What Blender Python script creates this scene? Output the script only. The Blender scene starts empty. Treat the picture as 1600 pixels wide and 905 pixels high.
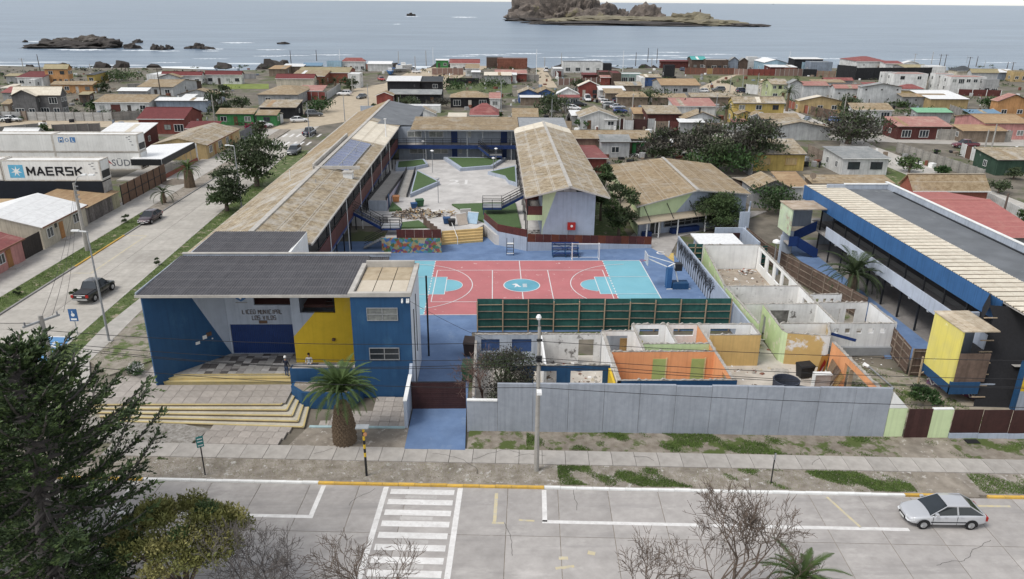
import bpy,bmesh,math,random
import numpy as np
from mathutils import Vector,Matrix
random.seed(7);RNG=np.random.default_rng(11)
R=math.radians
SC=bpy.context.scene
COL=SC.collection

# ------------------------------------------------------------------ camera
CAM_H=28.0;FOC=1170.0
PITCH=math.atan(450/FOC);YAW=R(1.53);ROLL=R(0.44)
_sp,_cp,_sy,_cy,_sr,_cr=(math.sin(PITCH),math.cos(PITCH),math.sin(YAW),math.cos(YAW),math.sin(ROLL),math.cos(ROLL))
_fw=Vector((_sy*_cp,_cy*_cp,-_sp));_rt=Vector((_cy,-_sy,0));_up=_rt.cross(_fw)
cam_d=bpy.data.cameras.new('camera');cam=bpy.data.objects.new('camera',cam_d);COL.objects.link(cam)
cam_d.sensor_width=36;cam_d.lens=36*FOC/1600;cam_d.clip_start=0.5;cam_d.clip_end=90000
_r=_rt*_cr+_up*_sr;_u=_r.cross(_fw)
cam.matrix_world=Matrix(((_r.x,_u.x,-_fw.x,0),(_r.y,_u.y,-_fw.y,0),(_r.z,_u.z,-_fw.z,CAM_H),(0,0,0,1)))
SC.camera=cam

# ------------------------------------------------------------------ sky, sun, exposure
W=bpy.data.worlds.new('World');SC.world=W;W.use_nodes=True
_n=W.node_tree.nodes;_l=W.node_tree.links
_bg=_n['Background'];_sky=_n.new('ShaderNodeTexSky');_sky.sky_type='NISHITA';_sky.sun_disc=False
SUN_EL,SUN_AZ=R(56),R(-120)          # azimuth from +Y towards +X
_sky.sun_elevation=SUN_EL;_sky.sun_rotation=SUN_AZ
_sky.air_density=1.0;_sky.dust_density=0.6;_sky.ozone_density=1.0
_hs=_n.new('ShaderNodeHueSaturation');_hs.inputs['Saturation'].default_value=0.25
_l.new(_sky.outputs[0],_hs.inputs['Color']);_l.new(_hs.outputs[0],_bg.inputs[0]);_bg.inputs[1].default_value=0.13
_sd=bpy.data.lights.new('sun','SUN');_sd.energy=1.5;_sd.angle=R(22);_sd.color=(1.0,0.96,0.9)
_so=bpy.data.objects.new('sun',_sd);COL.objects.link(_so)
_dv=Vector((math.sin(SUN_AZ)*math.cos(SUN_EL),math.cos(SUN_AZ)*math.cos(SUN_EL),math.sin(SUN_EL)))
_so.rotation_euler=_dv.to_track_quat('Z','Y').to_euler();_so.location=(0,0,200)
SC.view_settings.view_transform='Standard';SC.view_settings.look='None'
SC.view_settings.exposure=0.68;SC.view_settings.gamma=1.0
SC.render.engine='CYCLES';SC.cycles.max_bounces=6;SC.cycles.use_denoising=True

# ------------------------------------------------------------------ measuring: photograph pixel -> place on the ground / on a wall
def ray(px,py):
    u,v=px-800,py-452.5
    return _fw*FOC+_rt*(u*_cr+v*_sr)-_up*(-u*_sr+v*_cr)
def G(px,py,z=0.0):
    d=ray(px,py);t=(z-CAM_H)/d.z
    return Vector((d.x*t,d.y*t,z))
def GP(pts,z=0.0):return [tuple(G(a,b,z)[:2])for a,b in pts]
def FP(px,py,p0,p1):
    d=ray(px,py);ex,ey=p1[0]-p0[0],p1[1]-p0[1];L=math.hypot(ex,ey);nx,ny=-ey/L,ex/L
    t=(p0[0]*nx+p0[1]*ny)/(d.x*nx+d.y*ny)
    return ((d.x*t-p0[0])*ex+(d.y*t-p0[1])*ey)/L,CAM_H+d.z*t
def PXM(y):return FOC/(y*_cp+10)      # photo pixels per metre at that distance

# ------------------------------------------------------------------ building meshes
class MB:
    def __init__(s):s.v=[];s.f=[];s.m=[];s.uv={}
    def add(s,vs,fs,mi=0):
        b=len(s.v);s.v +=[tuple(p)for p in vs]
        for f in fs:s.f.append([i+b for i in f]);s.m.append(mi)
        return b
    def box(s,x0,y0,z0,x1,y1,z1,mi=0):
        if x1<x0:x0,x1=x1,x0
        if y1<y0:y0,y1=y1,y0
        if z1<z0:z0,z1=z1,z0
        s.add([(x0,y0,z0),(x1,y0,z0),(x1,y1,z0),(x0,y1,z0),(x0,y0,z1),(x1,y0,z1),(x1,y1,z1),(x0,y1,z1)],
              [(3,2,1,0),(4,5,6,7),(0,1,5,4),(1,2,6,5),(2,3,7,6),(3,0,4,7)],mi);return s
    def beam(s,p0,p1,w,h,mi=0):
        p0,p1=Vector(p0),Vector(p1);d=(p1-p0).normalized()
        upv=Vector((0,0,1))if abs(d.z)<.99 else Vector((1,0,0))
        a=d.cross(upv).normalized()*w/2;b=a.cross(d).normalized()*h/2
        s.add([p0-a-b,p0+a-b,p0+a+b,p0-a+b,p1-a-b,p1+a-b,p1+a+b,p1-a+b],
              [(0,1,2,3),(7,6,5,4),(0,4,5,1),(1,5,6,2),(2,6,7,3),(3,7,4,0)],mi);return s
    def tube(s,pts,rad,n=6,mi=0,cap=True):
        pts=[Vector(p)for p in pts]
        if not isinstance(rad,(list,tuple)):rad=[rad]*len(pts)
        rings=[];ref=None
        for i,p in enumerate(pts):
            d=(pts[min(i+1,len(pts)-1)]-pts[max(i-1,0)])
            d=d.normalized()if d.length>1e-6 else Vector((0,0,1))
            if ref is None:ref=d.orthogonal().normalized()
            a=(ref-d*ref.dot(d));a=a.normalized()if a.length>1e-5 else d.orthogonal().normalized();ref=a
            b=d.cross(a)
            rings.append([p+(a*math.cos(2*math.pi*k/n)+b*math.sin(2*math.pi*k/n))*rad[i]for k in range(n)])
        fs=[]
        for i in range(len(pts)-1):
            for k in range(n):
                k2=(k+1)%n;fs.append((i*n+k,i*n+k2,(i+1)*n+k2,(i+1)*n+k))
        if cap:fs.append(tuple(range(n-1,-1,-1)));fs.append(tuple(range((len(pts)-1)*n,len(pts)*n)))
        s.add([q for r in rings for q in r],fs,mi);return s
    def cyl(s,x,y,z0,z1,r,n=10,mi=0,r2=None):return s.tube([(x,y,z0),(x,y,z1)],[r,r if r2 is None else r2],n,mi)
    def prism(s,poly,z0,z1,mi=0,mside=None):
        poly=list(poly);n=len(poly)
        ar=sum(poly[i][0]*poly[(i+1)%n][1]-poly[(i+1)%n][0]*poly[i][1]for i in range(n))
        if ar<0:poly=poly[::-1]
        b=s.add([(x,y,z0)for x,y in poly]+[(x,y,z1)for x,y in poly],[tuple(range(n-1,-1,-1)),tuple(range(n,2*n))],mi)
        for i in range(n):s.f.append([b+i,b+(i+1)%n,b+n+(i+1)%n,b+n+i]);s.m.append(mi if mside is None else mside)
        return s
    def plate(s,p0,p1,poly,y0,y1,mi=0):
        """polygon in (s,z) of the vertical plane p0->p1, from y0 to y1 behind it (positive = to the left of p0->p1)"""
        ex,ey=p1[0]-p0[0],p1[1]-p0[1];L=math.hypot(ex,ey);ex /=L;ey /=L;nx,ny=-ey,ex
        n=len(poly);ar=sum(poly[i][0]*poly[(i+1)%n][1]-poly[(i+1)%n][0]*poly[i][1]for i in range(n))
        if ar<0:poly=poly[::-1]
        P=lambda a,z,d:(p0[0]+ex*a+nx*d,p0[1]+ey*a+ny*d,z)
        b=s.add([P(a,z,y0)for a,z in poly]+[P(a,z,y1)for a,z in poly],[tuple(range(n)),tuple(range(2*n-1,n-1,-1))],mi)
        for i in range(n):s.f.append([b+(i+1)%n,b+i,b+n+i,b+n+(i+1)%n]);s.m.append(mi)
        return s
    def wall(s,p0,p1,th,z0,z1,ops=(),mi=0):
        """wall with real openings; ops = (s0,s1,z0,z1); thickness to the left of p0->p1"""
        L=math.hypot(p1[0]-p0[0],p1[1]-p0[1])
        xs=sorted({0.0,L}|{min(max(o[i],0),L)for o in ops for i in (0,1)});zs=sorted({z0,z1}|{min(max(o[i],z0),z1)for o in ops for i in (2,3)})
        for a,b in zip(xs,xs[1:]):
            run=None
            for c,d in zip(zs,zs[1:]):
                hole=any(o[0]-1e-4<=a and b<=o[1]+1e-4 and o[2]-1e-4<=c and d<=o[3]+1e-4 for o in ops)
                if not hole:run=[run[0]if run else c,d]
                if hole and run:s.plate(p0,p1,[(a,run[0]),(b,run[0]),(b,run[1]),(a,run[1])],0,th,mi);run=None
            if run:s.plate(p0,p1,[(a,run[0]),(b,run[0]),(b,run[1]),(a,run[1])],0,th,mi)
        return s
    def roofplane(s,a,b,c,d,th,mi=0):
        """slab a,b (eave) c,d (ridge, c behind b) with UV in metres"""
        a,b,c,d=map(Vector,(a,b,c,d));n=(b-a).cross(d-a).normalized()
        if n.z<0:n=-n
        base=s.add([a,b,c,d,a-n*th,b-n*th,c-n*th,d-n*th],[(0,1,2,3),(7,6,5,4),(0,4,5,1),(1,5,6,2),(2,6,7,3),(3,7,4,0)],mi)
        U=(b-a).length;V=(d-a).length
        eu=(b-a).normalized();ev=(d-a);ev=(ev-eu*ev.dot(eu));ev=ev.normalized()
        for i,p in enumerate((a,b,c,d)):s.uv[base+i]=((p-a).dot(eu),(p-a).dot(ev));s.uv[base+4+i]=s.uv[base+i]
        return s
    def mesh(s,name,off=(0,0,0)):
        me=bpy.data.meshes.new(name)
        ox,oy,oz=off
        me.from_pydata([(x-ox,y-oy,z-oz)for x,y,z in s.v],[],s.f)
        if any(s.m):me.polygons.foreach_set('material_index',s.m)
        if s.uv:
            ul=me.uv_layers.new(name='UVMap');lv=np.zeros(len(me.loops),dtype=np.int32);me.loops.foreach_get('vertex_index',lv)
            tab=np.zeros((len(s.v),2),dtype=np.float32)
            for k,u in s.uv.items():tab[k]=u
            ul.data.foreach_set('uv',tab[lv].ravel())
        return me
    def build(s,name,mats,parent=None,local=False,smooth=False,**kw):
        off=(0,0,0)
        if parent is not None and not local:off=tuple(wloc(parent))
        me=s.mesh(name,off)
        return put(name,me,mats,parent,smooth=smooth,**kw)
def wloc(o):
    v=Vector(o.location)
    while o.parent:o=o.parent;v=v+o.location
    return v
def put(name,me,mats=None,parent=None,smooth=False,loc=None,rot=None,mat=None,**kw):
    if mats is not None and not me.materials:
        for m in (mats if isinstance(mats,(list,tuple))else [mats]):me.materials.append(m)
    if smooth:me.polygons.foreach_set('use_smooth',[True]*len(me.polygons))
    o=bpy.data.objects.new(name,me);COL.objects.link(o)
    if parent is not None:o.parent=parent
    if mat is not None:o.matrix_basis=mat
    else:
        if loc is not None:o.location=loc
        if rot is not None:o.rotation_euler=rot if isinstance(rot,(tuple,list))else (0,0,rot)
    tag(o,**kw);return o
def tag(o,label=None,cat=None,group=None,kind=None):
    if label:o['label']=label
    if cat:o['category']=cat
    if group:o['group']=group
    if kind:o['kind']=kind
    return o
def thing(name,label,cat,loc=(0,0,0),group=None,rz=0.0):
    o=bpy.data.objects.new(name,None);COL.objects.link(o);o.location=loc;o.rotation_euler=(0,0,rz);o.empty_display_size=.3
    return tag(o,label,cat,group)
def struct(name,loc=(0,0,0)):
    o=bpy.data.objects.new(name,None);COL.objects.link(o);o.location=loc;o['kind']='structure';return o
def kids(o):return [c for c in bpy.data.objects if c.parent==o]
def dup(root,loc,rz=0,label=None,group=None,scale=None):
    ch=root.get('_k')
    r=root.copy();COL.objects.link(r);r.location=loc;r.rotation_euler=(0,0,rz)
    if scale:r.scale=(scale,)*3 if not isinstance(scale,tuple)else scale
    if label:r['label']=label
    if group:r['group']=group
    for c in root.children:
        d=c.copy();COL.objects.link(d);d.parent=r
        for g in c.children:
            e=g.copy();COL.objects.link(e);e.parent=d
    return r
def quads(name,Q,mats,parent=None,mi=None,local=False,**kw):
    """Q: (N,k,3) array, one k-gon each"""
    Q=np.asarray(Q,dtype=np.float32);N,k=Q.shape[:2]
    if parent is not None and not local:Q=Q-np.array(wloc(parent),dtype=np.float32)
    me=bpy.data.meshes.new(name);me.vertices.add(N*k);me.vertices.foreach_set('co',Q.reshape(-1))
    me.loops.add(N*k);me.loops.foreach_set('vertex_index',np.arange(N*k,dtype=np.int32))
    me.polygons.add(N);me.polygons.foreach_set('loop_start',np.arange(0,N*k,k,dtype=np.int32))
    if mi is not None:me.polygons.foreach_set('material_index',np.asarray(mi,dtype=np.int32))
    me.update(calc_edges=True)
    return put(name,me,mats,parent,**kw)

# ------------------------------------------------------------------ materials (colour, grain, wear only)
_mc={}
def hexc(c):return tuple(c)+(1,)if len(c)==3 else c
def M(key,col=None,col2=None,sc=2.5,r=.85,bump=.1,var=.10,met=0.0,streak=0.0,stain=0.25,spec=.3,uv=False,fleck=None,coat=0,wear=None):
    if key in _mc:return _mc[key]
    m=bpy.data.materials.new(key);m.use_nodes=True;_mc[key]=m
    nt=m.node_tree;N=nt.nodes;L=nt.links;b=N['Principled BSDF']
    if col2 is None:col2=tuple(c*.78 for c in col)
    tc=N.new('ShaderNodeTexCoord');src=tc.outputs['UV' if uv else 'Object']
    n1=N.new('ShaderNodeTexNoise');n1.inputs['Scale'].default_value=sc;n1.inputs['Detail'].default_value=7;n1.inputs['Roughness'].default_value=.65
    L.new(src,n1.inputs['Vector'])
    rp=N.new('ShaderNodeValToRGB');rp.color_ramp.elements[0].position=.35;rp.color_ramp.elements[1].position=.68
    rp.color_ramp.elements[0].color=hexc(col2);rp.color_ramp.elements[1].color=hexc(col);L.new(n1.outputs['Fac'],rp.inputs['Fac'])
    out=rp.outputs['Color']
    if stain:
        n2=N.new('ShaderNodeTexNoise');n2.inputs['Scale'].default_value=.45;n2.inputs['Detail'].default_value=5;L.new(src,n2.inputs['Vector'])
        mr=N.new('ShaderNodeMapRange');mr.inputs[1].default_value=.4;mr.inputs[2].default_value=.75;mr.inputs[3].default_value=1.0;mr.inputs[4].default_value=1.0-stain;L.new(n2.outputs['Fac'],mr.inputs[0])
        mx=N.new('ShaderNodeMix');mx.data_type='RGBA';mx.blend_type='MULTIPLY';mx.inputs[0].default_value=1;L.new(out,mx.inputs[6]);L.new(mr.outputs[0],mx.inputs[7]);out=mx.outputs[2]
    if streak:
        mp=N.new('ShaderNodeMapping');mp.inputs['Scale'].default_value=(3.0,3.0,.12);L.new(src,mp.inputs['Vector'])
        n3=N.new('ShaderNodeTexNoise');n3.inputs['Scale'].default_value=1.6;n3.inputs['Detail'].default_value=6;L.new(mp.outputs[0],n3.inputs['Vector'])
        mr=N.new('ShaderNodeMapRange');mr.inputs[1].default_value=.48;mr.inputs[2].default_value=.75;mr.inputs[3].default_value=1.0;mr.inputs[4].default_value=1.0-streak;L.new(n3.outputs['Fac'],mr.inputs[0])
        mx=N.new('ShaderNodeMix');mx.data_type='RGBA';mx.blend_type='MULTIPLY';mx.inputs[0].default_value=1;L.new(out,mx.inputs[6]);L.new(mr.outputs[0],mx.inputs[7]);out=mx.outputs[2]
    if fleck:      # fleck = (colour, scale, amount)
        n4=N.new('ShaderNodeTexNoise');n4.inputs['Scale'].default_value=fleck[1];n4.inputs['Detail'].default_value=8;n4.inputs['Roughness'].default_value=.7;L.new(src,n4.inputs['Vector'])
        mr=N.new('ShaderNodeMapRange');mr.inputs[1].default_value=fleck[2];mr.inputs[2].default_value=fleck[2]+.06;L.new(n4.outputs['Fac'],mr.inputs[0])
        mx=N.new('ShaderNodeMix');mx.data_type='RGBA';L.new(mr.outputs[0],mx.inputs[0]);L.new(out,mx.inputs[6]);mx.inputs[7].default_value=hexc(fleck[0]);out=mx.outputs[2]
    if wear:      # wear = (colour, (x,y,z) stretch of place coordinates, threshold, strength): tyre tracks, drips, dust
        ge=N.new('ShaderNodeNewGeometry')
        for q,(wc,ws,wt,wa)in enumerate(wear):
            mp=N.new('ShaderNodeMapping');mp.inputs['Scale'].default_value=ws;L.new(ge.outputs['Position'],mp.inputs[0]);n6=N.new('ShaderNodeTexNoise');n6.inputs['Scale'].default_value=1;n6.inputs['Detail'].default_value=8;n6.inputs['Roughness'].default_value=.68;L.new(mp.outputs[0],n6.inputs[0])
            mr=N.new('ShaderNodeMapRange');mr.inputs[1].default_value=wt;mr.inputs[2].default_value=wt+.16;mr.inputs[4].default_value=wa;L.new(n6.outputs['Fac'],mr.inputs[0])
            mx=N.new('ShaderNodeMix');mx.data_type='RGBA';L.new(mr.outputs[0],mx.inputs[0]);L.new(out,mx.inputs[6]);mx.inputs[7].default_value=hexc(wc);out=mx.outputs[2]
    if var:
        oi=N.new('ShaderNodeObjectInfo');mr=N.new('ShaderNodeMapRange');mr.inputs[3].default_value=1-var;mr.inputs[4].default_value=1+var;L.new(oi.outputs['Random'],mr.inputs[0])
        mx=N.new('ShaderNodeMix');mx.data_type='RGBA';mx.blend_type='MULTIPLY';mx.inputs[0].default_value=1;L.new(out,mx.inputs[6]);L.new(mr.outputs[0],mx.inputs[7]);out=mx.outputs[2]
    L.new(out,b.inputs['Base Color']);b.inputs['Roughness'].default_value=r;b.inputs['Metallic'].default_value=met
    b.inputs['Specular IOR Level'].default_value=spec
    if coat:b.inputs['Coat Weight'].default_value=coat;b.inputs['Coat Roughness'].default_value=.08
    if bump:
        bp=N.new('ShaderNodeBump');bp.inputs['Strength'].default_value=bump;bp.inputs['Distance'].default_value=.05
        n5=N.new('ShaderNodeTexNoise');n5.inputs['Scale'].default_value=sc*5;n5.inputs['Detail'].default_value=4;L.new(src,n5.inputs['Vector'])
        L.new(n5.outputs['Fac'],bp.inputs['Height']);L.new(bp.outputs[0],b.inputs['Normal'])
    return m
def RM(key,col,col2,rib=.2,row=1.6,lich=None,r=.85,met=0.0,amount=.5,sheet=True,stretch=(.5,2.2)):
    """corrugated roofing in UV metres: u along the ridge, v up the slope; ribs are relief, sheet laps and lichen are colour"""
    if key in _mc:return _mc[key]
    m=bpy.data.materials.new(key);m.use_nodes=True;_mc[key]=m
    nt=m.node_tree;N=nt.nodes;L=nt.links;b=N['Principled BSDF']
    uv=N.new('ShaderNodeTexCoord').outputs['UV'];sx=N.new('ShaderNodeSeparateXYZ');L.new(uv,sx.inputs[0])
    oi=N.new('ShaderNodeObjectInfo');geo=N.new('ShaderNodeNewGeometry')
    mp=N.new('ShaderNodeMapping');mp.inputs['Scale'].default_value=(.8,.8,1);L.new(geo.outputs['Position'],mp.inputs[0])
    n1=N.new('ShaderNodeTexNoise');n1.inputs['Scale'].default_value=1.9;n1.inputs['Detail'].default_value=9;n1.inputs['Roughness'].default_value=.78;L.new(mp.outputs[0],n1.inputs[0])
    rp=N.new('ShaderNodeValToRGB');rp.color_ramp.elements[0].position=.40;rp.color_ramp.elements[1].position=.60
    rp.color_ramp.elements[0].color=hexc(col2);rp.color_ramp.elements[1].color=hexc(col);L.new(n1.outputs['Fac'],rp.inputs[0]);out=rp.outputs[0]
    if lich:
        n2=N.new('ShaderNodeTexNoise');n2.inputs['Scale'].default_value=.35;n2.inputs['Detail'].default_value=8;n2.inputs['Roughness'].default_value=.75;L.new(geo.outputs['Position'],n2.inputs[0])
        mr=N.new('ShaderNodeMapRange');mr.inputs[1].default_value=amount-.05;mr.inputs[2].default_value=amount+.16;L.new(n2.outputs['Fac'],mr.inputs[0])
        mx=N.new('ShaderNodeMix');mx.data_type='RGBA';L.new(mr.outputs[0],mx.inputs[0]);L.new(out,mx.inputs[6]);mx.inputs[7].default_value=hexc(lich);out=mx.outputs[2]
    mr=N.new('ShaderNodeMapRange');mr.inputs[3].default_value=.93;mr.inputs[4].default_value=1.06;L.new(oi.outputs['Random'],mr.inputs[0])
    mx=N.new('ShaderNodeMix');mx.data_type='RGBA';mx.blend_type='MULTIPLY';mx.inputs[0].default_value=1;L.new(out,mx.inputs[6]);L.new(mr.outputs[0],mx.inputs[7]);out=mx.outputs[2]
    if lich:      # paler worn strip along each lap of the sheets
        dv=N.new('ShaderNodeMath');dv.operation='DIVIDE';dv.inputs[1].default_value=row;L.new(sx.outputs[1],dv.inputs[0]);fq=N.new('ShaderNodeMath');fq.operation='FRACT';L.new(dv.outputs[0],fq.inputs[0])
        mr=N.new('ShaderNodeMapRange');mr.inputs[1].default_value=.10;mr.inputs[2].default_value=.02;mr.inputs[4].default_value=.55;L.new(fq.outputs[0],mr.inputs[0])
        mx=N.new('ShaderNodeMix');mx.data_type='RGBA';L.new(mr.outputs[0],mx.inputs[0]);L.new(out,mx.inputs[6]);mx.inputs[7].default_value=hexc(tuple(min(1,c*1.12)for c in lich));out=mx.outputs[2]
    L.new(out,b.inputs['Base Color']);b.inputs['Roughness'].default_value=r;b.inputs['Metallic'].default_value=met;b.inputs['Specular IOR Level'].default_value=.25
    if sheet:
        mu=N.new('ShaderNodeMath');mu.operation='MULTIPLY';mu.inputs[1].default_value=2*math.pi/rib;L.new(sx.outputs[0],mu.inputs[0])
        sn=N.new('ShaderNodeMath');sn.operation='SINE';L.new(mu.outputs[0],sn.inputs[0])
        sv=N.new('ShaderNodeMath');sv.operation='DIVIDE';sv.inputs[1].default_value=row;L.new(sx.outputs[1],sv.inputs[0])
        fr=N.new('ShaderNodeMath');fr.operation='FRACT';L.new(sv.outputs[0],fr.inputs[0])
        m2=N.new('ShaderNodeMath');m2.operation='MULTIPLY_ADD';m2.inputs[1].default_value=-1.2;L.new(fr.outputs[0],m2.inputs[0]);L.new(sn.outputs[0],m2.inputs[2])
        bp=N.new('ShaderNodeBump');bp.inputs['Strength'].default_value=.5;bp.inputs['Distance'].default_value=.025;L.new(m2.outputs[0],bp.inputs['Height']);L.new(bp.outputs[0],b.inputs['Normal'])
    return m
# ------------------------------------------------------------------ palette
CONC=M('concrete',(.44,.415,.39),(.35,.33,.31),sc=1.2,stain=.22,var=.09,bump=.08,fleck=((.50,.48,.45),.9,.6))
ROADC=M('road concrete',(.42,.395,.375),(.35,.328,.31),sc=1.6,stain=.15,var=.08,bump=.08,wear=[((.27,.255,.245),(.10,.85,1),.52,.75),((.56,.53,.50),(.22,.5,1),.56,.7),((.20,.19,.18),(.9,1.1,1),.66,.7)])
ROADL=M('side road concrete',(.46,.43,.385),(.37,.345,.305),sc=1.6,stain=.15,var=.08,bump=.08,wear=[((.30,.275,.245),(.8,.08,1),.53,.75),((.58,.55,.50),(.4,.2,1),.57,.6),((.22,.205,.185),(.9,.9,1),.66,.7)])
CONC2=M('concrete light',(.50,.47,.43),(.39,.37,.335),sc=1.5,stain=.2,var=.07)
PAVS=M('pavement concrete',(.46,.43,.395),(.36,.335,.305),sc=1.5,stain=.25,var=.08)
PAVE=M('paving',(.40,.36,.325),(.31,.28,.25),sc=3,stain=.2,var=.12)
ASPH=M('old kerb',(.30,.29,.28),sc=3)
DIRT=M('dirt',(.34,.30,.25),(.22,.19,.155),sc=1.2,stain=.35,var=0,bump=.5,fleck=((.44,.41,.37),2.2,.58))
DIRTG=M('dirt with weeds',(.33,.30,.25),(.22,.19,.15),sc=1.6,stain=.2,var=0,bump=.6,fleck=((.10,.13,.045),.55,.52))
GRASS=M('turf',(.12,.155,.05),(.07,.10,.03),sc=2,stain=.3,var=0,bump=.6,fleck=((.28,.24,.17),.8,.56))
BLADE=M('grass blades',(.12,.18,.045),(.075,.12,.03),sc=1.0,stain=0,var=0,bump=0)
BLADED=M('dry grass blades',(.28,.27,.13),(.17,.18,.07),sc=1.0,stain=0,var=0,bump=0)
SANDY=M('sandy track',(.50,.42,.31),(.40,.33,.24),sc=.6,stain=.2,var=0,bump=.2)
WHITE=M('white paint',(.80,.80,.78),(.70,.70,.68),sc=2,stain=.12,var=.03)
ROADW=M('road white',(.76,.75,.73),(.62,.60,.58),sc=3,stain=.1,var=.03,fleck=((.45,.43,.41),3.5,.62),wear=[((.46,.44,.42),(.25,1.2,1),.55,.6)])
ROADY=M('road yellow',(.58,.49,.28),(.47,.43,.34),sc=3,stain=.1,var=.05,fleck=((.44,.42,.38),2.2,.55))
KERBY=M('kerb yellow',(.66,.40,.06),(.50,.33,.10),sc=4,stain=.2,var=.12)
BLUE=M('blue paint',(.022,.080,.18),(.019,.070,.16),sc=1,stain=.15,var=.02,streak=.15,r=.6,wear=[((.045,.12,.215),(.7,.7,.35),.55,.6),((.10,.13,.16),(2.5,2.5,1.5),.68,.5)])
BLUE2=M('bright blue paint',(.045,.135,.31),(.038,.115,.27),sc=1,stain=.12,var=.03,streak=.22,r=.6)
NAVY=M('navy paint',(.018,.045,.16),(.014,.036,.13),sc=2,stain=.15,var=.05,r=.5)
LBLU=M('pale blue wall',(.40,.45,.53),(.355,.40,.475),sc=1.2,stain=.12,var=.03,streak=.18,wear=[((.30,.33,.37),(.8,.8,.25),.57,.5),((.50,.53,.58),(1.8,1.8,1),.66,.5)])
GREYW=M('grey wall',(.40,.44,.50),(.34,.375,.43),sc=1.5,stain=.2,var=.05,streak=.22)
YEL=M('yellow paint',(.72,.49,.035),(.64,.43,.03),sc=1,stain=.08,var=.02,streak=.1,r=.65,wear=[((.60,.45,.12),(.7,.7,.3),.55,.6),((.45,.38,.22),(2.2,2.2,1.2),.67,.5)])
YELP=M('pale yellow paint',(.78,.68,.16),(.70,.62,.20),sc=.8,stain=.08,var=.02,streak=.1,fleck=((.80,.78,.45),.5,.62))
LIME=M('pale green paint',(.60,.70,.42),(.53,.63,.37),sc=1,stain=.1,var=.03,streak=.15)
MAROON=M('maroon panel',(.115,.035,.03),(.08,.026,.023),sc=3,stain=.2,var=.16,streak=.2,r=.55)
DKRED=M('dark brown panel',(.060,.026,.024),(.045,.02,.019),sc=3,stain=.2,var=.12,streak=.2,r=.5)
BLACK=M('black steel',(.020,.021,.024),(.015,.016,.018),sc=3,stain=0,var=.05,r=.5,bump=0)
STEEL=M('galvanised steel',(.42,.43,.44),(.33,.34,.35),sc=5,stain=.1,var=.08,r=.45,met=.5)
GLASS=M('window glass',(.035,.042,.05),(.02,.025,.03),sc=.8,stain=0,var=.3,r=.12,bump=0,spec=.5)
GLASSL=M('curtained window',(.30,.31,.29),(.16,.17,.17),sc=2.5,stain=0,var=.3,r=.2,bump=0,spec=.5)
FRAMEW=M('window frame',(.74,.74,.72),sc=5,stain=0,var=.05,bump=0)
FRAMED=M('dark frame',(.10,.085,.075),sc=5,stain=0,var=.1,bump=0)
WOOD=M('weathered wood',(.30,.24,.19),(.19,.15,.12),sc=3,stain=.3,var=.2,streak=.3)
WOODB=M('brown board',(.165,.115,.09),(.115,.08,.062),sc=2.5,stain=.3,var=.14,streak=.25)
TIMB=M('raw timber',(.42,.33,.23),(.30,.23,.16),sc=5,stain=.2,var=.15)
OSB=M('chipboard',(.50,.33,.15),(.36,.23,.10),sc=9,stain=.15,var=.12)
POLEC=M('pole concrete',(.40,.38,.35),(.31,.295,.27),sc=4,stain=.2,var=.08)
POLEW=M('pole timber',(.10,.08,.065),(.06,.05,.042),sc=4,stain=.2,var=.1)
BRICKM=M('brick red',(.30,.105,.07),(.22,.08,.055),sc=3,stain=.25,var=.15)
BLOCK=M('concrete block',(.30,.285,.265),(.235,.225,.21),sc=2.5,stain=.3,var=.12,streak=.3)
PANELC=M('cast concrete panel',(.44,.435,.42),(.34,.335,.325),sc=3,stain=.25,var=.12,streak=.25)
TURF=M('artificial turf',(.085,.14,.055),(.068,.115,.045),sc=3,stain=.1,var=0,bump=.4)
RED=M('red paint',(.42,.03,.025),(.36,.025,.02),sc=2,stain=.1,var=.05,r=.4)
RUB=M('rubber',(.018,.018,.019),sc=6,stain=0,var=.1,bump=0)
CHROME=M('alloy',(.55,.56,.57),sc=6,stain=0,var=.05,r=.3,met=.8,bump=0)
ALUM=M('white enamel',(.86,.86,.85),sc=4,stain=.03,var=.02,r=.4,bump=0)

# ------------------------------------------------------------------ street frame: u along the front street, w away from its kerb
TH=R(-2.77);_e=(math.cos(TH),math.sin(TH));_w=(-math.sin(TH),math.cos(TH))
def S(u,w):return (u*_e[0]+w*_w[0],38.70+u*_e[1]+w*_w[1])
def SP(pts):return [S(a,b)for a,b in pts]
def sheet(name,poly,z,mat,parent=None,th=.05,**kw):
    mb=MB();mb.prism(poly,z-th,z);return mb.build(name,mat,parent,**kw)

# ------------------------------------------------------------------ land and sea
SHORE=[(-1500,338)]+[(x,347+6*math.sin(x*.021)+4*math.sin(x*.083+1)+(12 if x>150 else 0)-(8 if x<-100 else 0))for x in range(-420,640,12)]+[(1700,362)]
_g=MB();n=len(SHORE)
_g.add([(-1500,-120,-.04),(1700,-120,-.04)]+[(x,y,-.04)for x,y in SHORE[::-1]],[tuple(range(n+2))])
_g.build('ground',M('yard earth',(.23,.20,.16),(.12,.108,.085),sc=.22,stain=.4,var=0,bump=.3,fleck=((.09,.105,.045),.09,.52)),kind='structure')
_g=MB()
top=[(x,y,-.04)for x,y in SHORE];low=[(x,y+30+4*math.sin(x*.2),-3.7)for x,y in SHORE]
_g.add(top+low,[(i,i+1,n+i+1,n+i)for i in range(n-1)])
_g.build('beach',M('shore rock and sand',(.27,.22,.16),(.07,.06,.052),sc=.25,stain=.3,var=0,bump=1),kind='structure')
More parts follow.
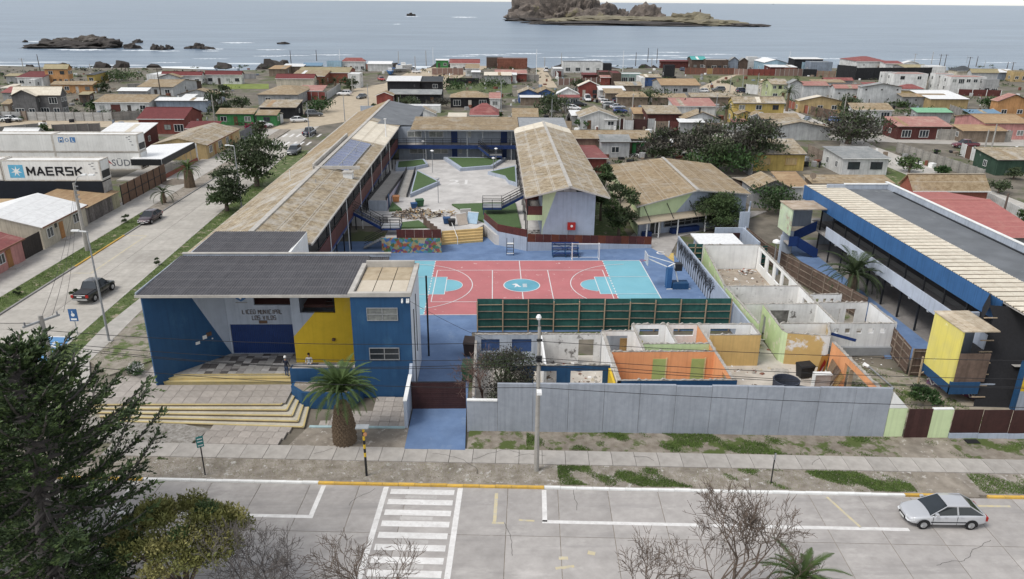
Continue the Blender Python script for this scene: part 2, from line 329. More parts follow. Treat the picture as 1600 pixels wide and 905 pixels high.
def sea_mat():
    m=bpy.data.materials.new('sea water');m.use_nodes=True;nt=m.node_tree;N=nt.nodes;L=nt.links;b=N['Principled BSDF']
    tc=N.new('ShaderNodeTexCoord');sep=N.new('ShaderNodeSeparateXYZ');L.new(tc.outputs['Object'],sep.inputs[0])
    def noise(scale,sx,sy,det=6):
        mp=N.new('ShaderNodeMapping');mp.inputs['Scale'].default_value=(sx,sy,1);L.new(tc.outputs['Object'],mp.inputs[0])
        t=N.new('ShaderNodeTexNoise');t.inputs['Scale'].default_value=scale;t.inputs['Detail'].default_value=det;t.inputs['Roughness'].default_value=.62;L.new(mp.outputs[0],t.inputs[0]);return t.outputs['Fac']
    a0,a1=noise(.012,.35,1.0,5),noise(.045,.22,1.0,7);am=N.new('ShaderNodeMath');am.operation='MULTIPLY_ADD';am.inputs[1].default_value=.55;L.new(a1,am.inputs[0]);a2=N.new('ShaderNodeMath');a2.operation='MULTIPLY';a2.inputs[1].default_value=.45;L.new(a0,a2.inputs[0]);L.new(a2.outputs[0],am.inputs[2]);a=am.outputs[0]
    rp=N.new('ShaderNodeValToRGB');rp.color_ramp.elements[0].position=.40;rp.color_ramp.elements[1].position=.60
    rp.color_ramp.elements[0].color=(.07,.112,.165,1);rp.color_ramp.elements[1].color=(.125,.18,.24,1);L.new(a,rp.inputs[0])
    # surf: broken white water close to the shore
    f=noise(.05,.3,1.6,8)
    mr=N.new('ShaderNodeMapRange');mr.inputs[1].default_value=372;mr.inputs[2].default_value=445;mr.inputs[3].default_value=.47;mr.inputs[4].default_value=.72;L.new(sep.outputs[1],mr.inputs[0])
    sb=N.new('ShaderNodeMath');sb.operation='SUBTRACT';L.new(f,sb.inputs[0]);L.new(mr.outputs[0],sb.inputs[1])
    m2=N.new('ShaderNodeMapRange');m2.inputs[1].default_value=0;m2.inputs[2].default_value=.06;L.new(sb.outputs[0],m2.inputs[0])
    mx=N.new('ShaderNodeMix');mx.data_type='RGBA';L.new(m2.outputs[0],mx.inputs[0]);L.new(rp.outputs[0],mx.inputs[6]);mx.inputs[7].default_value=(.75,.78,.79,1)
    L.new(mx.outputs[2],b.inputs['Base Color']);b.inputs['Roughness'].default_value=.32;b.inputs['IOR'].default_value=1.33;b.inputs['Specular IOR Level'].default_value=.5
    bp=N.new('ShaderNodeBump');bp.inputs['Strength'].default_value=.9;bp.inputs['Distance'].default_value=1.2
    h1=noise(.10,.35,1.0,8);L.new(h1,bp.inputs['Height']);L.new(bp.outputs[0],b.inputs['Normal'])
    return m
_g=MB();_g.add([(-60000,340,-3),(60000,340,-3),(60000,80000,-3),(-60000,80000,-3)],[(0,1,2,3)])
_g.build('sea',sea_mat(),kind='structure')

# ------------------------------------------------------------------ front street
road=struct('road');slab_me={}
ROWS=[(-.02,-4.36),(-4.40,-8.0),(-8.04,-11.6),(-11.64,-15.2)]
for i in range(-11,13):
    for w1,w0 in ROWS:
        me=slab_me.get((w1,w0))
        if me is None:b=MB();b.box(0,w0,-.25,3.02,w1,0);me=slab_me[(w1,w0)]=b.mesh('concrete_slab')
        x,y=S(0,0);o=put('concrete_slab',me,ROADC,road,rot=TH);p=S(i*3.06+.9,0);o.location=(p[0],p[1],0)
_b=MB();_b.prism(SP([(-60,-15.3),(60,-15.3),(60,0),(-60,0)]),-.27,-.021);_b.build('road_bed',DIRT,kind='structure')
mk=struct('road_marking')
def line(a,b,wd,mat=ROADW,name='painted_line',z=.004,par=None):
    (x0,y0),(x1,y1)=a,b;L=math.hypot(x1-x0,y1-y0);nx,ny=-(y1-y0)/L*wd/2,(x1-x0)/L*wd/2
    m=MB();m.add([(x0-nx,y0-ny,z),(x1-nx,y1-ny,z),(x1+nx,y1+ny,z),(x0+nx,y0+ny,z)],[(0,1,2,3)]);return m.build(name,mat,par or mk)
line(S(3.1,-.1),S(3.1,-3.1),.28);line(S(2.95,-3.1),S(23.9,-3.1),.28)
line(S(-10.5,-.1),S(-10.5,-2.95),.28);line(S(-10.35,-3.1),S(-22.2,-3.1),.28);line(S(-22.2,-.1),S(-22.2,-3.25),.28)
line(S(20.3,-.2),S(21.2,-3.0),.16,ROADY);line(S(.2,-.5),S(.2,-3.2),.2,ROADY);line(S(.05,-3.3),S(.75,-3.3),.16,ROADY)
line(S(27.5,-.8),S(31,-.75),.18,ROADY);line(S(1.6,-3.0),S(2.5,-3.05),.15,ROADY);line(S(5.4,-5.6),S(5.8,-5.7),.3,ROADY);line(S(3.8,-6.1),S(4.3,-6.1),.25,ROADY)
line(S(3.6,-6.9),S(4.6,-6.7),.2,ROADY)
zb=struct('crosswalk')
for u in (-6.62,-2.05):line(S(u,-.1),S(u,-12.5),.32,par=zb)
for k in range(9):line(S(-6.28,-.55-k*1.0),S(-2.38,-.55-k*1.0),.50,name='zebra_stripe',par=zb)
for k in range(4):line(S(-5.3,-1.05-k*2.0),S(-3.4,-1.05-k*2.0),.30,z=.0025,mat=M('worn white',(.52,.50,.48),(.42,.40,.38),sc=4),name='faded_stripe',par=zb)
kb=struct('kerb');kme={}
for i in range(-36,48):
    u=i*1.0+.12
    if 26.3<u<29.5:continue
    c=KERBY if (u<-22.2 or -10.9<u<3.0 or 24.5<u)else WHITE
    if c not in kme:b=MB();b.prism([(0,0),(.985,0),(.985,.2),(0,.2)],-.2,.115);kme[c]=b.mesh('kerb_stone')
    o=put('kerb_stone',kme[c],c,kb,rot=TH+random.uniform(-.006,.006));p=S(u,random.uniform(-.012,.012));o.location=(p[0],p[1],random.uniform(-.015,.008))
sheet('verge',SP([(-36,.205),(48,.205),(48,2.5),(-36,2.5)]),.085,M('roadside dirt',(.36,.325,.285),(.215,.185,.15),sc=1.6,stain=.3,var=0,bump=.9,fleck=((.46,.44,.41),2.1,.58)),kind='structure',th=.3)
sheet('wall_verge',SP([(-2.0,4.12),(48,4.12),(48,6.9),(-2.0,6.9)]),.09,M('wallside dirt',(.32,.285,.24),(.19,.16,.125),sc=1.5,stain=.25,var=0,bump=.9,fleck=((.08,.105,.03),.5,.51)),kind='structure',th=.3)
sheet('front_verge',SP([(-14.0,4.12),(-6.1,4.12),(-6.3,7.1),(-13.3,6.55)]),.09,DIRT,kind='structure',th=.3)
sheet('corner_verge',SP([(-30,4.12),(-20.6,4.12),(-20.0,6.0),(-26.5,7.6),(-31,7.6)]),.09,M('gravel',(.42,.40,.37),(.20,.18,.155),sc=4,stain=.2,var=0,bump=1,fleck=((.07,.10,.03),.8,.6)),kind='structure',th=.3)
sw=struct('sidewalk');sme=MB().box(0,2.52,-.2,1.49,4.10,.12).mesh('pavement_slab')
for i in range(-17,33):
    o=put('pavement_slab',sme,PAVS,sw,rot=TH);p=S(i*1.52,0);o.location=(p[0],p[1],random.uniform(-.012,.008))
sp=struct('paved_corner');pme=MB().box(0,0,-.2,.78,.78,.115).mesh('paving_tile')
for i in range(7):
    for j in range(3):
        o=put('paving_tile',pme,PAVE,sp,rot=TH);p=S(-20.3+i*.8+j*.15,4.16+j*.8);o.location=(p[0],p[1],random.uniform(-.008,.006))

# ------------------------------------------------------------------ road on the left
def kx(y):return -36.55-(y-50)*.0365
lroad=struct('side_road')
for k in range(32):
    y0=40+k*4.6;y1=y0+4.56
    for a0,a1 in ((0,.5),(.5,1)):
        q=lambda y,a:-46.55*(1-a)+(kx(y)-.02)*a
        b=MB();b.prism([(q(y0,a0)+.02,y0),(q(y0,a1)-.02,y0),(q(y1,a1)-.02,y1),(q(y1,a0)+.02,y1)],-.25,.0);b.build('concrete_slab',ROADL,lroad)
lk=struct('side_kerb')
for k in range(50):
    y0=44+k*2.4
    for x,c in ((-46.75,ASPH if not (78<y0<92)else KERBY),(None,CONC2)):
        b=MB()
        if x:b.box(x,y0,-.2,x+.2,y0+2.36,.115)
        elif y0>50:b.prism([(kx(y0),y0),(kx(y0)+.2,y0),(kx(y0+2.36)+.2,y0+2.36),(kx(y0+2.36),y0+2.36)],-.2,.115)
        else:continue
        b.build('kerb_stone',c,lk)
lm=struct('side_marking')
line((-46.4,78.0),(-43.9,78.0),.18,ROADY,par=lm);line((-43.9,77.9),(-43.9,92),.18,ROADY,par=lm);line((-46.4,92),(-43.9,92),.18,ROADY,par=lm)
for k in range(6):line((-46+k*1.5,166),(-46+k*1.5,170),.5,ROADW,name='zebra_stripe',par=lm);line((-46+k*1.5,156),(-46+k*1.5,160),.5,ROADW,name='zebra_stripe',par=lm)
DP=M('parking blue',(.13,.29,.52),(.10,.24,.44),sc=2,stain=.2,var=0)
bay=GP([(40,563),(73,526),(118,527),(84,568)]);cxb=sum(p[0]for p in bay)/4;cyb=sum(p[1]for p in bay)/4
b=MB();b.add([(x,y,.004)for x,y in bay],[(0,1,2,3)]);b.build('disabled_bay',DP,lm)
for i in range(4):line(bay[i],bay[(i+1)%4],.16,par=lm,z=.008)
b=MB()
def rot2(x,y,a):return x*math.cos(a)-y*math.sin(a),x*math.sin(a)+y*math.cos(a)
cr=[(cxb+.1+.75*math.cos(t),cyb-.35+.75*math.sin(t))for t in np.linspace(-2.4,1.6,14)]
for p,q in zip(cr,cr[1:]):b.beam((*p,.010),(*q,.010),.17,.004)
for p,q in (((-.25,.9),(-.1,-.1)),((-.1,-.1),(.55,-.1)),((.55,-.1),(.85,-.8)),((-.2,.45),(.45,.45))):b.beam((cxb+p[0],cyb+p[1],.012),(cxb+q[0],cyb+q[1],.012),.17,.004)
b.add([(cxb-.3+.24*math.cos(t),cyb+1.25+.24*math.sin(t),.012)for t in np.linspace(0,2*math.pi,11)[:-1]],[tuple(range(10))])
b.build('wheelchair_symbol',ROADW,lm)
sheet('grass_strip',[(-46.78,42),(-49.2,42),(-49.2,103),(-46.78,103)],.09,GRASS,kind='structure',th=.3)
sheet('dirt_strip',[(-46.78,103),(-49.2,103),(-49.2,176),(-46.78,176)],.085,DIRT,kind='structure',th=.3)
sheet('footway',[(-49.22,42),(-54.5,42),(-54.5,176),(-49.22,176)],.10,CONC2,kind='structure',th=.3)
SWL=GP([(95,582),(160,515),(221,466)]);SWR=GP([(140,566),(185,524),(224,484)])
ve=[(kx(y)+.22,y)for y in (50,70,90,110,130,150)]
sheet('school_verge',ve+[(-36.5,150),(-35.2,110),(-34.0,90)]+[SWL[2],SWL[1],SWL[0],(-34.5,50)],.095,GRASS,kind='structure',th=.3)
sheet('school_footway',[(-34.2,49.5),SWL[0],SWL[1],SWL[2],(-33.6,92),(-31.4,92),SWR[2],SWR[1],SWR[0],(-31.2,52.2)],.12,CONC2,kind='structure',th=.3)
sheet('lawn_patch',[SWR[0],SWR[1],SWR[2],(-30.2,80),(-26.5,80),(-26.3,60),(-27.6,57.2),(-30.5,53.8)],.10,DIRTG,kind='structure',th=.3)
wv=struct('corner_paving')
for i in range(9):
    for j in range(11):
        x=-33.4+i*.95+j*.0;y=46.9+j*.95
        if x+.0>-25.6 or (y>50.5 and x<-31.2+(y-50.5)*.72)or y<47.6 and x>-29:continue
        o=put('paving_tile',bpy.data.meshes.get('big_tile')or MB().box(0,0,-.2,.925,.925,.13).mesh('big_tile'),PAVE,wv);o.location=(x,y,random.uniform(-.008,.004))
# far tracks and lanes
def lane(pts,z,mat,name):sheet(name,GP(pts,0),z,mat,kind='structure',th=.03)
lane([(395,213),(600,181),(640,165),(700,137),(725,118),(770,103),(690,103),(640,112),(600,131),(560,137),(525,152),(500,178),(440,195)],.006,SANDY,'dirt_road')
lane([(0,190),(60,187),(235,189),(225,197),(0,203)],.004,SANDY,'dirt_lane')
lane([(838,106),(851,106),(871,137),(843,137)],.006,SANDY,'beach_lane')
lane([(1063,208),(1130,214),(1600,229),(1600,214),(1260,208),(1100,199),(1064,199)],.004,CONC2,'cross_street')
sheet('east_street',[(72.8,60),(80.6,60),(80.6,156),(83.4,190),(84.2,215),(79.0,215),(78.4,190),(77.2,165),(72.8,156)],.010,CONC2,kind='structure',th=.03)
lane([(1080,143),(1130,120),(1175,112),(1210,113),(1150,118),(1130,128),(1160,140),(1160,150)],.005,SANDY,'field_track')
lane([(1082,118),(1200,118),(1290,121),(1300,126),(1240,134),(1180,138),(1120,133),(1085,124)],.003,M('rough pasture',(.16,.16,.075),(.10,.115,.05),sc=.25,stain=.4,var=0,bump=.4,fleck=((.26,.22,.15),.12,.58)),'pasture')
lane([(690,128),(800,130),(800,145),(700,146)],.003,M('overgrown lot',(.13,.16,.06),(.075,.10,.04),sc=.2,stain=.4,var=0,bump=.5),'overgrown_lot')
lane([(347,131),(420,131),(420,139),(350,139)],.003,M('bright pasture',(.22,.27,.06),(.16,.20,.05),sc=.2,stain=.3,var=0),'meadow')
lane([(1360,272),(1400,247),(1470,300),(1430,318)],.004,GRASS,'lawn')
lane([(1400,252),(1440,250),(1570,308),(1560,322)],.005,GRASS,'street_verge')

sheet('driveway',SP([(26.25,-.02),(29.6,-.02),(29.3,2.5),(26.6,2.5)]),.10,DIRT,kind='structure',th=.2);sheet('driveway',SP([(26.8,4.12),(31.2,4.12),(30.6,6.4),(27.6,6.4)]),.105,DIRT,kind='structure',th=.2)
# ================================================================== SCHOOL
RTAN=RM('old cement roofing',(.40,.335,.24),(.19,.145,.09),lich=(.42,.40,.365),amount=.53,stretch=(.45,2.6))
RTAN2=RM('rusty lichen roofing',(.34,.265,.17),(.215,.155,.09),lich=(.39,.35,.29),amount=.56,stretch=(.45,2.6))
RCREAM=RM('cream roofing',(.66,.61,.51),(.55,.49,.40),lich=(.42,.36,.28),amount=.66)
RDARK=RM('dark roofing',(.085,.082,.088),(.062,.060,.066),lich=(.16,.15,.15),amount=.68,r=.6)
MEMB=M('grey membrane',(.165,.175,.185),(.125,.133,.143),sc=.4,stain=.25,var=0,r=.6,fleck=((.21,.22,.225),.35,.6))
_shm={}
def corr_sheet(w,l,ribs,amp):
    k=(round(w,3),round(l,3),ribs,amp)
    if k not in _shm:
        b=MB();n=ribs*2
        for i in range(n+1):
            x=w*i/n;z=amp*(1 if i %2 else 0)
            b.v +=[(x,0,z+.022),(x,l,z)];b.uv[2*i]=(x,0);b.uv[2*i+1]=(x,l)
        for i in range(n):b.f.append([2*i,2*i+2,2*i+3,2*i+1]);b.m.append(0)
        _shm[k]=b.mesh('roof_sheet')
    return _shm[k]
_sheetmat={}
def roof_sheets(parent,a,U,V,nu,nv,mat,ribs=4,amp=.035,deck=.10,deckmat=None,pick=None,name='roof_sheet'):
    a,U,V=Vector(a),Vector(U),Vector(V);eu,ev=U.normalized(),V.normalized();n=eu.cross(ev).normalized()
    if n.z<0:n=-n
    if deck:
        b=MB();b.roofplane(a-n*.01,a+U-n*.01,a+U+V-n*.01,a+V-n*.01,deck);b.build('roof_deck',deckmat or WOOD,parent)
    su,sv=U.length/nu,V.length/nv;pl=wloc(parent)
    for i in range(nu):
        for j in range(nv):
            m=mat if pick is None else pick(i,j)
            key=(round(su,3),round(sv,3),ribs,amp,m.name)
            if key not in _sheetmat:
                me=corr_sheet(su*1.0,sv+.08,ribs,amp).copy();me.materials.append(m);_sheetmat[key]=me
            p=a+eu*(su*i)+ev*(sv*j-.04)+n*(.012+random.uniform(0,.006))-pl
            flip=eu.cross(ev).z<0
            put(name,_sheetmat[key],None,parent,mat=Matrix(((eu.x,ev.x,n.x,p.x),(eu.y,ev.y,n.y,p.y),(eu.z,ev.z,n.z,p.z),(0,0,0,1))))
_winc={}
def window(parent,p,rz,w,h,fm=None,gm=None,nx=2,nz=1,fr=.07,depth=.06,name='window',local=False):
    """window in a wall; p = bottom left corner on the wall face seen from outside; x runs to the right, outwards is -y"""
    fm=fm or FRAMEW;gm=gm or GLASS
    k=(round(w,2),round(h,2),nx,nz,fr,depth,fm.name,gm.name)
    if k not in _winc:
        b=MB();d=depth
        b.box(0,-d,0,w,.01,fr);b.box(0,-d,h-fr,w,.01,h);b.box(0,-d,fr,fr,.01,h-fr);b.box(w-fr,-d,fr,w,.01,h-fr)
        for i in range(1,nx):x=w*i/nx;b.box(x-fr/2,-d+.006,fr,x+fr/2,.01,h-fr)
        for i in range(1,nz):z=h*i/nz;b.box(fr,-d+.01,z-fr/2,w-fr,.01,z+fr/2)
        me=b.mesh('window');me.materials.append(fm)
        g=MB();g.box(fr*.5,-d*.45,fr*.5,w-fr*.5,.005,h-fr*.5);mg=g.mesh('pane');mg.materials.append(gm);_winc[k]=(me,mg)
    me,mg=_winc[k];pl=Vector((0,0,0))if local else wloc(parent)
    o=put(name,me,None,parent,loc=Vector(p)-pl,rot=rz);put('pane',mg,None,o);return o
def facewin(parent,p0,p1,s,z,w,h,**k):
    """window on the wall p0->p1 (seen from its right-hand side), s metres along, z up"""
    L=math.hypot(p1[0]-p0[0],p1[1]-p0[1]);e=((p1[0]-p0[0])/L,(p1[1]-p0[1])/L)
    return window(parent,(p0[0]+e[0]*s,p0[1]+e[1]*s,z),math.atan2(e[1],e[0]),w,h,**k)
def text(s,size,origin,rz,mat,parent,name='lettering',off=.0,ext=.006,flat=False,sx=1.0,align='CENTER',sp=1.0,**kw):
    cu=bpy.data.curves.new('t','FONT');cu.body=s;cu.size=size;cu.extrude=ext;cu.offset=off;cu.align_x=align;cu.space_character=sp;cu.resolution_u=3
    o=bpy.data.objects.new('t',cu);COL.objects.link(o);bpy.context.view_layer.update()
    me=bpy.data.meshes.new_from_object(o.evaluated_get(bpy.context.evaluated_depsgraph_get()));bpy.data.objects.remove(o)
    q=Matrix.Translation(Vector(origin)-(wloc(parent)if parent else Vector((0,0,0))))@Matrix.Rotation(rz,4,'Z')@(Matrix()if flat else Matrix.Rotation(R(90),4,'X'))@Matrix.Diagonal((sx,1,1,1))
    return put(name,me,mat,parent,mat=q,**kw)
TILEM=[M('tile grey',(.36,.345,.325),(.29,.28,.265),sc=4),M('tile mid',(.26,.245,.235),sc=4),M('tile dark',(.10,.092,.09),sc=4),M('tile light',(.50,.48,.46),sc=4)]

# ---- terrace, steps, platform
terr=struct('terrace')
STEPC=M('step tread',(.56,.52,.42),(.46,.42,.34),sc=3,stain=.2,var=.05);STEPY=M('step yellow',(.56,.44,.19),(.48,.40,.22),sc=3,stain=.2,var=.06);RISER=M('step riser',(.16,.12,.085),sc=3,stain=.2)
for k in range(5):
    z=.75-.15*k
    A=(-29.3+.45*k,47.98-.305*k);B=(-15.3+.51*k,47.83-.525*k);C=(-15.1+.36*k,49.9)
    b=MB();b.prism([A,B,C,(-15.1,50.86),(-25.2,50.86),(-30.2,50.5)],-.1,z-.002*k);b.build('step' if k else 'landing',[PAVE if k==0 else STEPC],terr)
    b=MB();d=Vector((B[0]-A[0],B[1]-A[1])).normalized()
    b.beam((A[0],A[1]+.035,z-.02),(B[0]-.04,B[1]+.035,z-.02),.13,.05);b.beam((B[0]-.04,B[1]+.03,z-.02),(C[0]-.04,C[1]-.3,z-.02),.12,.05);b.build('nosing',STEPY,terr)
    b=MB();b.beam((A[0],A[1]-.012,z-.10),(B[0],B[1]-.012,z-.10),.03,.085);b.build('riser',RISER,terr)
for i in range(15):
    for j in range(3):
        put('paving_tile',bpy.data.meshes.get('terrace_tile')or MB().box(.02,.02,-.05,.91,.91,.02).mesh('terrace_tile'),PAVE,terr,loc=(-29.0+i*.93+(j*.0),48.02+j*.93-.0,.75+random.uniform(-.006,.004)))
for k in range(3):
    z=1.2-.15*k;b=MB();b.box(-25.3,51.73-.31*k,.6,-15.42,52.2,z-.003*k);b.build('upper_step',[STEPY if k else STEPC],terr)
    b=MB();b.box(-25.3,51.73-.31*k-.03,z-.06,-15.42,51.73-.31*k+.10,z+.004);b.build('nosing',STEPY,terr)
plat=struct('entrance_platform')
b=MB();b.prism([(-25.2,51.75),(-11,51.75),(-11,53.75),(-15.6,53.75),(-15.6,55.4),(-21.2,55.4)],.2,1.17);b.build('platform_base',CONC,plat)
tme=MB().box(.01,.01,-.02,.585,.43,.035).mesh('floor_tile')
for i in range(24):
    for j in range(9):
        x,y=-25.2+i*.6,51.76+j*.44
        if y>55.0 or (y>53.3 and x>-15.95)or x>-11.4 or y-51.6>(x+25.0)*1.10:continue
        me=bpy.data.meshes.get('floor_tile_%d' %(i %0 if False else 0));k=random.choices([0,1,2,3],[.5,.2,.22,.08])[0]
        nm='ft%d' %k;me=bpy.data.meshes.get(nm)
        if not me:me=tme.copy();me.name=nm;me.materials.append(TILEM[k])
        put('floor_tile',me,None,plat,loc=(x,y,1.175+random.uniform(0,.006)))
pt=thing('planter_wall','low blue angled planter beside the yellow entrance steps under the palm','planter',(-13,49,0))
b=MB();b.prism([(-15.0,49.55),(-14.0,48.55),(-10.6,48.30),(-9.75,49.9),(-10.0,50.05),(-15.0,50.4)],.0,1.3);b.build('wall',BLUE,pt)
b=MB();b.prism([(-14.8,49.65),(-13.9,48.75),(-10.75,48.5),(-10.1,49.85),(-14.8,50.2)],1.25,1.33);b.build('soil',DIRT,pt)
pt2=thing('bench_wall','upper blue wall at the right end of the entrance platform','wall',(-13,51.2,.7))
b=MB();b.box(-15.38,50.95,.5,-10.32,51.7,2.0);b.build('wall',BLUE,pt2);b=MB();b.box(-15.25,51.07,1.98,-10.4,51.58,2.02);b.build('coping',CONC,pt2)
pv=struct('side_paving');pvm=MB().box(.01,.01,-.2,.69,.69,.12).mesh('side_tile')
for i in range(10):
    for j in range(6):
        x,y=-13.0+i*.7,45.95+j*.71
        if x<-12.6+(y-46)*.55 or (x<-9.4 and y>47.7):continue
        put('paving_tile',pvm,PAVE,pv,loc=(x,y-.045*(x+13),random.uniform(-.006,.006)))
b=MB();b.prism([(-12.9,45.7),(-6.2,45.5),(-6.2,45.72),(-12.9,45.93)],-.1,.16);b.build('edging',M('pale turquoise paint',(.42,.56,.58),sc=2),pv)

# ---- front block
fb=thing('school_front_block','blue and yellow school entrance hall with dark roof and blue roller gate','school',(-17,55,0))
P0,P1=(-25.34,50.73),(-21.2,55.35)
b=MB();b.plate(P0,P1,[(0,.4),(6.2,.4),(6.2,1.2),(3.15,7.88),(0,7.88)],0,.18,0);b.plate(P0,P1,[(6.2,1.2),(6.2,7.88),(3.15,7.88)],0,.18,1);b.build('slanted_wall',[BLUE,LBLU],fb)
b=MB();b.wall((-21.2,55.35),(-15.45,55.35),.2,.4,7.95,[(.15,5.3,1.2,3.76),(2.26,5.4,5.41,7.45)]);b.build('entrance_wall',LBLU,fb)
b=MB();b.wall((-15.6,55.33),(-15.6,53.9),.2,.4,7.9);b.build('return_wall',LBLU,fb)
Y0,Y1=(-15.6,53.7),(-10.3,53.7)
b=MB();b.plate(Y0,Y1,[(0,1.0),(5.3,1.0),(5.3,7.88),(3.39,7.88),(3.39,5.43),(1.76,5.43),(0,3.43)],0,.2,0);b.plate(Y0,Y1,[(0,3.43),(1.76,5.43),(.67,5.43),(.67,7.88),(0,7.88)],0,.2,1);b.build('yellow_wall',[YEL,LBLU],fb)
gt=MB()
for k in range(34):x=-21.02+k*.1515;gt.box(x,55.42,1.2,x+.12,55.47 if k %2 else 55.45,3.76)
gt.box(-21.05,55.47,1.2,-15.9,55.5,3.76);gt.build('roller_gate',NAVY,fb)
b=MB();b.box(-25.2,59.05,0,-8.7,59.25,8.35);b.box(-25.45,50.9,0,-25.27,59.2,7.72);b.box(-25.3,59.3,0,-25.1,65.9,8.25);b.build('outer_wall',GREYW,fb)
b=MB();b.wall((-16.95,59.3),(-16.95,65.9),.2,0,8.3);b.box(-25.1,65.7,0,-17.2,65.9,8.25);b.build('white_end_wall',WHITE,fb)
b=MB();b.box(-21.0,57.6,4.6,-10.4,57.75,7.6);b.box(-21.0,55.6,5.1,-10.4,57.6,5.35);b.box(-10.7,53.95,5.1,-10.5,57.5,7.6);b.build('inner_wall',M('inner maroon wall',(.20,.10,.09),sc=2),fb)
b=MB();b.box(-21.3,55.6,.4,-21.1,57.6,7.6);b.build('inner_grey_wall',LBLU,fb);b=MB();b.box(-15.3,53.95,5.1,-15.1,57.55,7.6);b.build('inner_grey_wall',LBLU,fb)
b=MB()
for z in (5.75,6.05,6.35,6.65):b.box(-12.9,53.72,z,-12.3,53.77,z+.05)
b.box(-12.35,53.7,5.43,-12.28,53.78,7.5);b.build('railing',BLACK,fb)
roof_sheets(fb,(-25.75,50.72,8.0),(15.55,0,0),(0,8.35,.26),15,1,RDARK,ribs=5,amp=.045,deckmat=CONC2)
b=MB();b.box(-25.8,50.66,7.9,-10.25,50.74,8.1);b.build('fascia',CONC2,fb)
roof_sheets(fb,(-10.2,57.0,8.06),(1.6,0,0),(0,2.05,.1),2,1,RDARK,ribs=5,amp=.045)
roof_sheets(fb,(-25.2,59.35,8.2),(8.2,0,0),(0,6.5,.12),8,1,RDARK,ribs=5,amp=.045)
b=MB();b.box(-25.5,59.06,8.2,-8.5,59.28,8.46);b.box(-25.85,50.9,7.9,-25.77,59.28,8.2);b.build('parapet',GREYW,fb)
b=MB();b.box(-25.55,59.0,8.46,-8.45,59.34,8.53);b.build('coping',CONC2,fb)
def slab_text(s,x0,z0,h,y,mat,parent):
    """outlined block capitals made of bars"""
    F={'L':[(0,1,0,0),(0,0,1,0)],'I':[(.5,0,.5,1)],'C':[(1,1,0,1),(0,1,0,0),(0,0,1,0)],'E':[(1,1,0,1),(0,1,0,0),(0,0,1,0),(0,.5,.8,.5)],'O':[(0,0,1,0),(1,0,1,1),(1,1,0,1),(0,1,0,0)],
         'M':[(0,0,0,1),(0,1,.5,.4),(.5,.4,1,1),(1,1,1,0)],'U':[(0,1,0,0),(0,0,1,0),(1,0,1,1)],'N':[(0,0,0,1),(0,1,1,0),(1,0,1,1)],'P':[(0,0,0,1),(0,1,1,1),(1,1,1,.5),(1,.5,0,.5)],'A':[(0,0,0,1),(0,1,1,1),(1,1,1,0),(0,.45,1,.45)],
         'S':[(1,1,0,1),(0,1,0,.5),(0,.5,1,.5),(1,.5,1,0),(1,0,0,0)],'V':[(0,1,.5,0),(.5,0,1,1)]}
    b=MB();x=x0
    for ch in s:
        if ch!=' ':
            for a,c,d,e in F[ch]:b.beam((x+a*h*.46,y,z0+c*h),(x+d*h*.46,y,z0+e*h),.055,.04)
        x +=h*(.66 if ch not in ' I' else .52)
    return b.build('lettering',mat,parent)
LET=M('sign letters',(.22,.20,.20),sc=4,var=0)
slab_text('LICEO MUNICIPAL',-19.92,4.68,.34,55.31,LET,fb);slab_text('LOS VILOS',-19.2,4.17,.34,55.31,LET,fb)
b=MB();b.plate((-20.3,55.35),(-19.5,55.35),[(.0,6.55),(.78,6.55),(.78,5.98),(.39,5.75),(0,5.98)],-.05,.0);b.build('shield',BLUE2,fb)
b=MB();b.plate((-20.3,55.35),(-19.5,55.35),[(.12,6.3),(.32,6.17),(.42,6.02),(.52,6.2),(.66,6.36),(.5,6.1),(.4,5.92),(.25,6.05)],-.07,-.05);b.box(-20.15,55.28,6.38,-19.65,55.30,6.44);b.build('bird_emblem',WHITE,fb)
b=MB();b.box(-20.35,55.30,5.62,-19.45,55.34,5.68);b.build('crest_ribbon',M('grey ribbon',(.3,.3,.3)),fb)
b=MB();b.box(-18.7,55.30,3.85,-18.05,55.34,4.10);b.build('plaque',M('bronze plaque',(.16,.10,.07)),fb)
for s_,z_,w_,h_,m_ in ((4.0,3.2,.34,.30,WHITE),(3.38,2.95,.34,.22,WHITE),(4.32,3.33,.42,.32,M('bronze plaque')),(4.72,2.98,.1,.1,WHITE)):
    b=MB();b.plate(P0,P1,[(s_,z_),(s_+w_,z_),(s_+w_,z_+h_),(s_,z_+h_)],-.04,-.002);b.build('notice',m_,fb)
b=MB();b.tube([(-12.5,53.6,3.12),(-12.5,53.6,3.3)],.14,8);b.build('wall_lamp',M('bronze plaque'),fb)
# tower
tw=thing('stair_tower','tall dark blue tower with two barred windows beside the yellow wall','tower',(-8.1,53,0))
b=MB();b.wall((-10.28,50.1),(-6.0,50.1),.2,0,8.2,[(1.13,3.37,6.33,7.34),(1.13,3.35,3.18,4.16)]);b.box(-10.28,50.3,0,-10.1,53.6,8.2);b.build('front_wall',BLUE,tw)
b=MB();b.wall((-6.0,50.31),(-6.0,56.5),.2,0,8.19);b.box(-10.28,56.31,0,-6.21,56.49,8.18);b.build('side_wall',M('white-blue wall',(.66,.69,.74),(.60,.63,.68),sc=1,stain=.12,streak=.2),tw)
facewin(tw,(-10.28,50.1),(-6.0,50.1),1.13,6.33,2.24,1.01,nx=2,nz=2,gm=GLASSL,fm=STEEL,fr=.055);facewin(tw,(-10.28,50.1),(-6.0,50.1),1.13,3.18,2.22,.98,nx=2,nz=2,fm=STEEL,fr=.055)
b=MB();b.box(-10.4,50.0,8.2,-5.9,50.35,8.5);b.box(-10.4,50.35,8.2,-10.05,56.6,8.5);b.box(-6.25,50.35,8.2,-5.9,56.6,8.5);b.box(-10.05,56.3,8.2,-6.25,56.6,8.75);b.build('parapet',CONC2,tw)
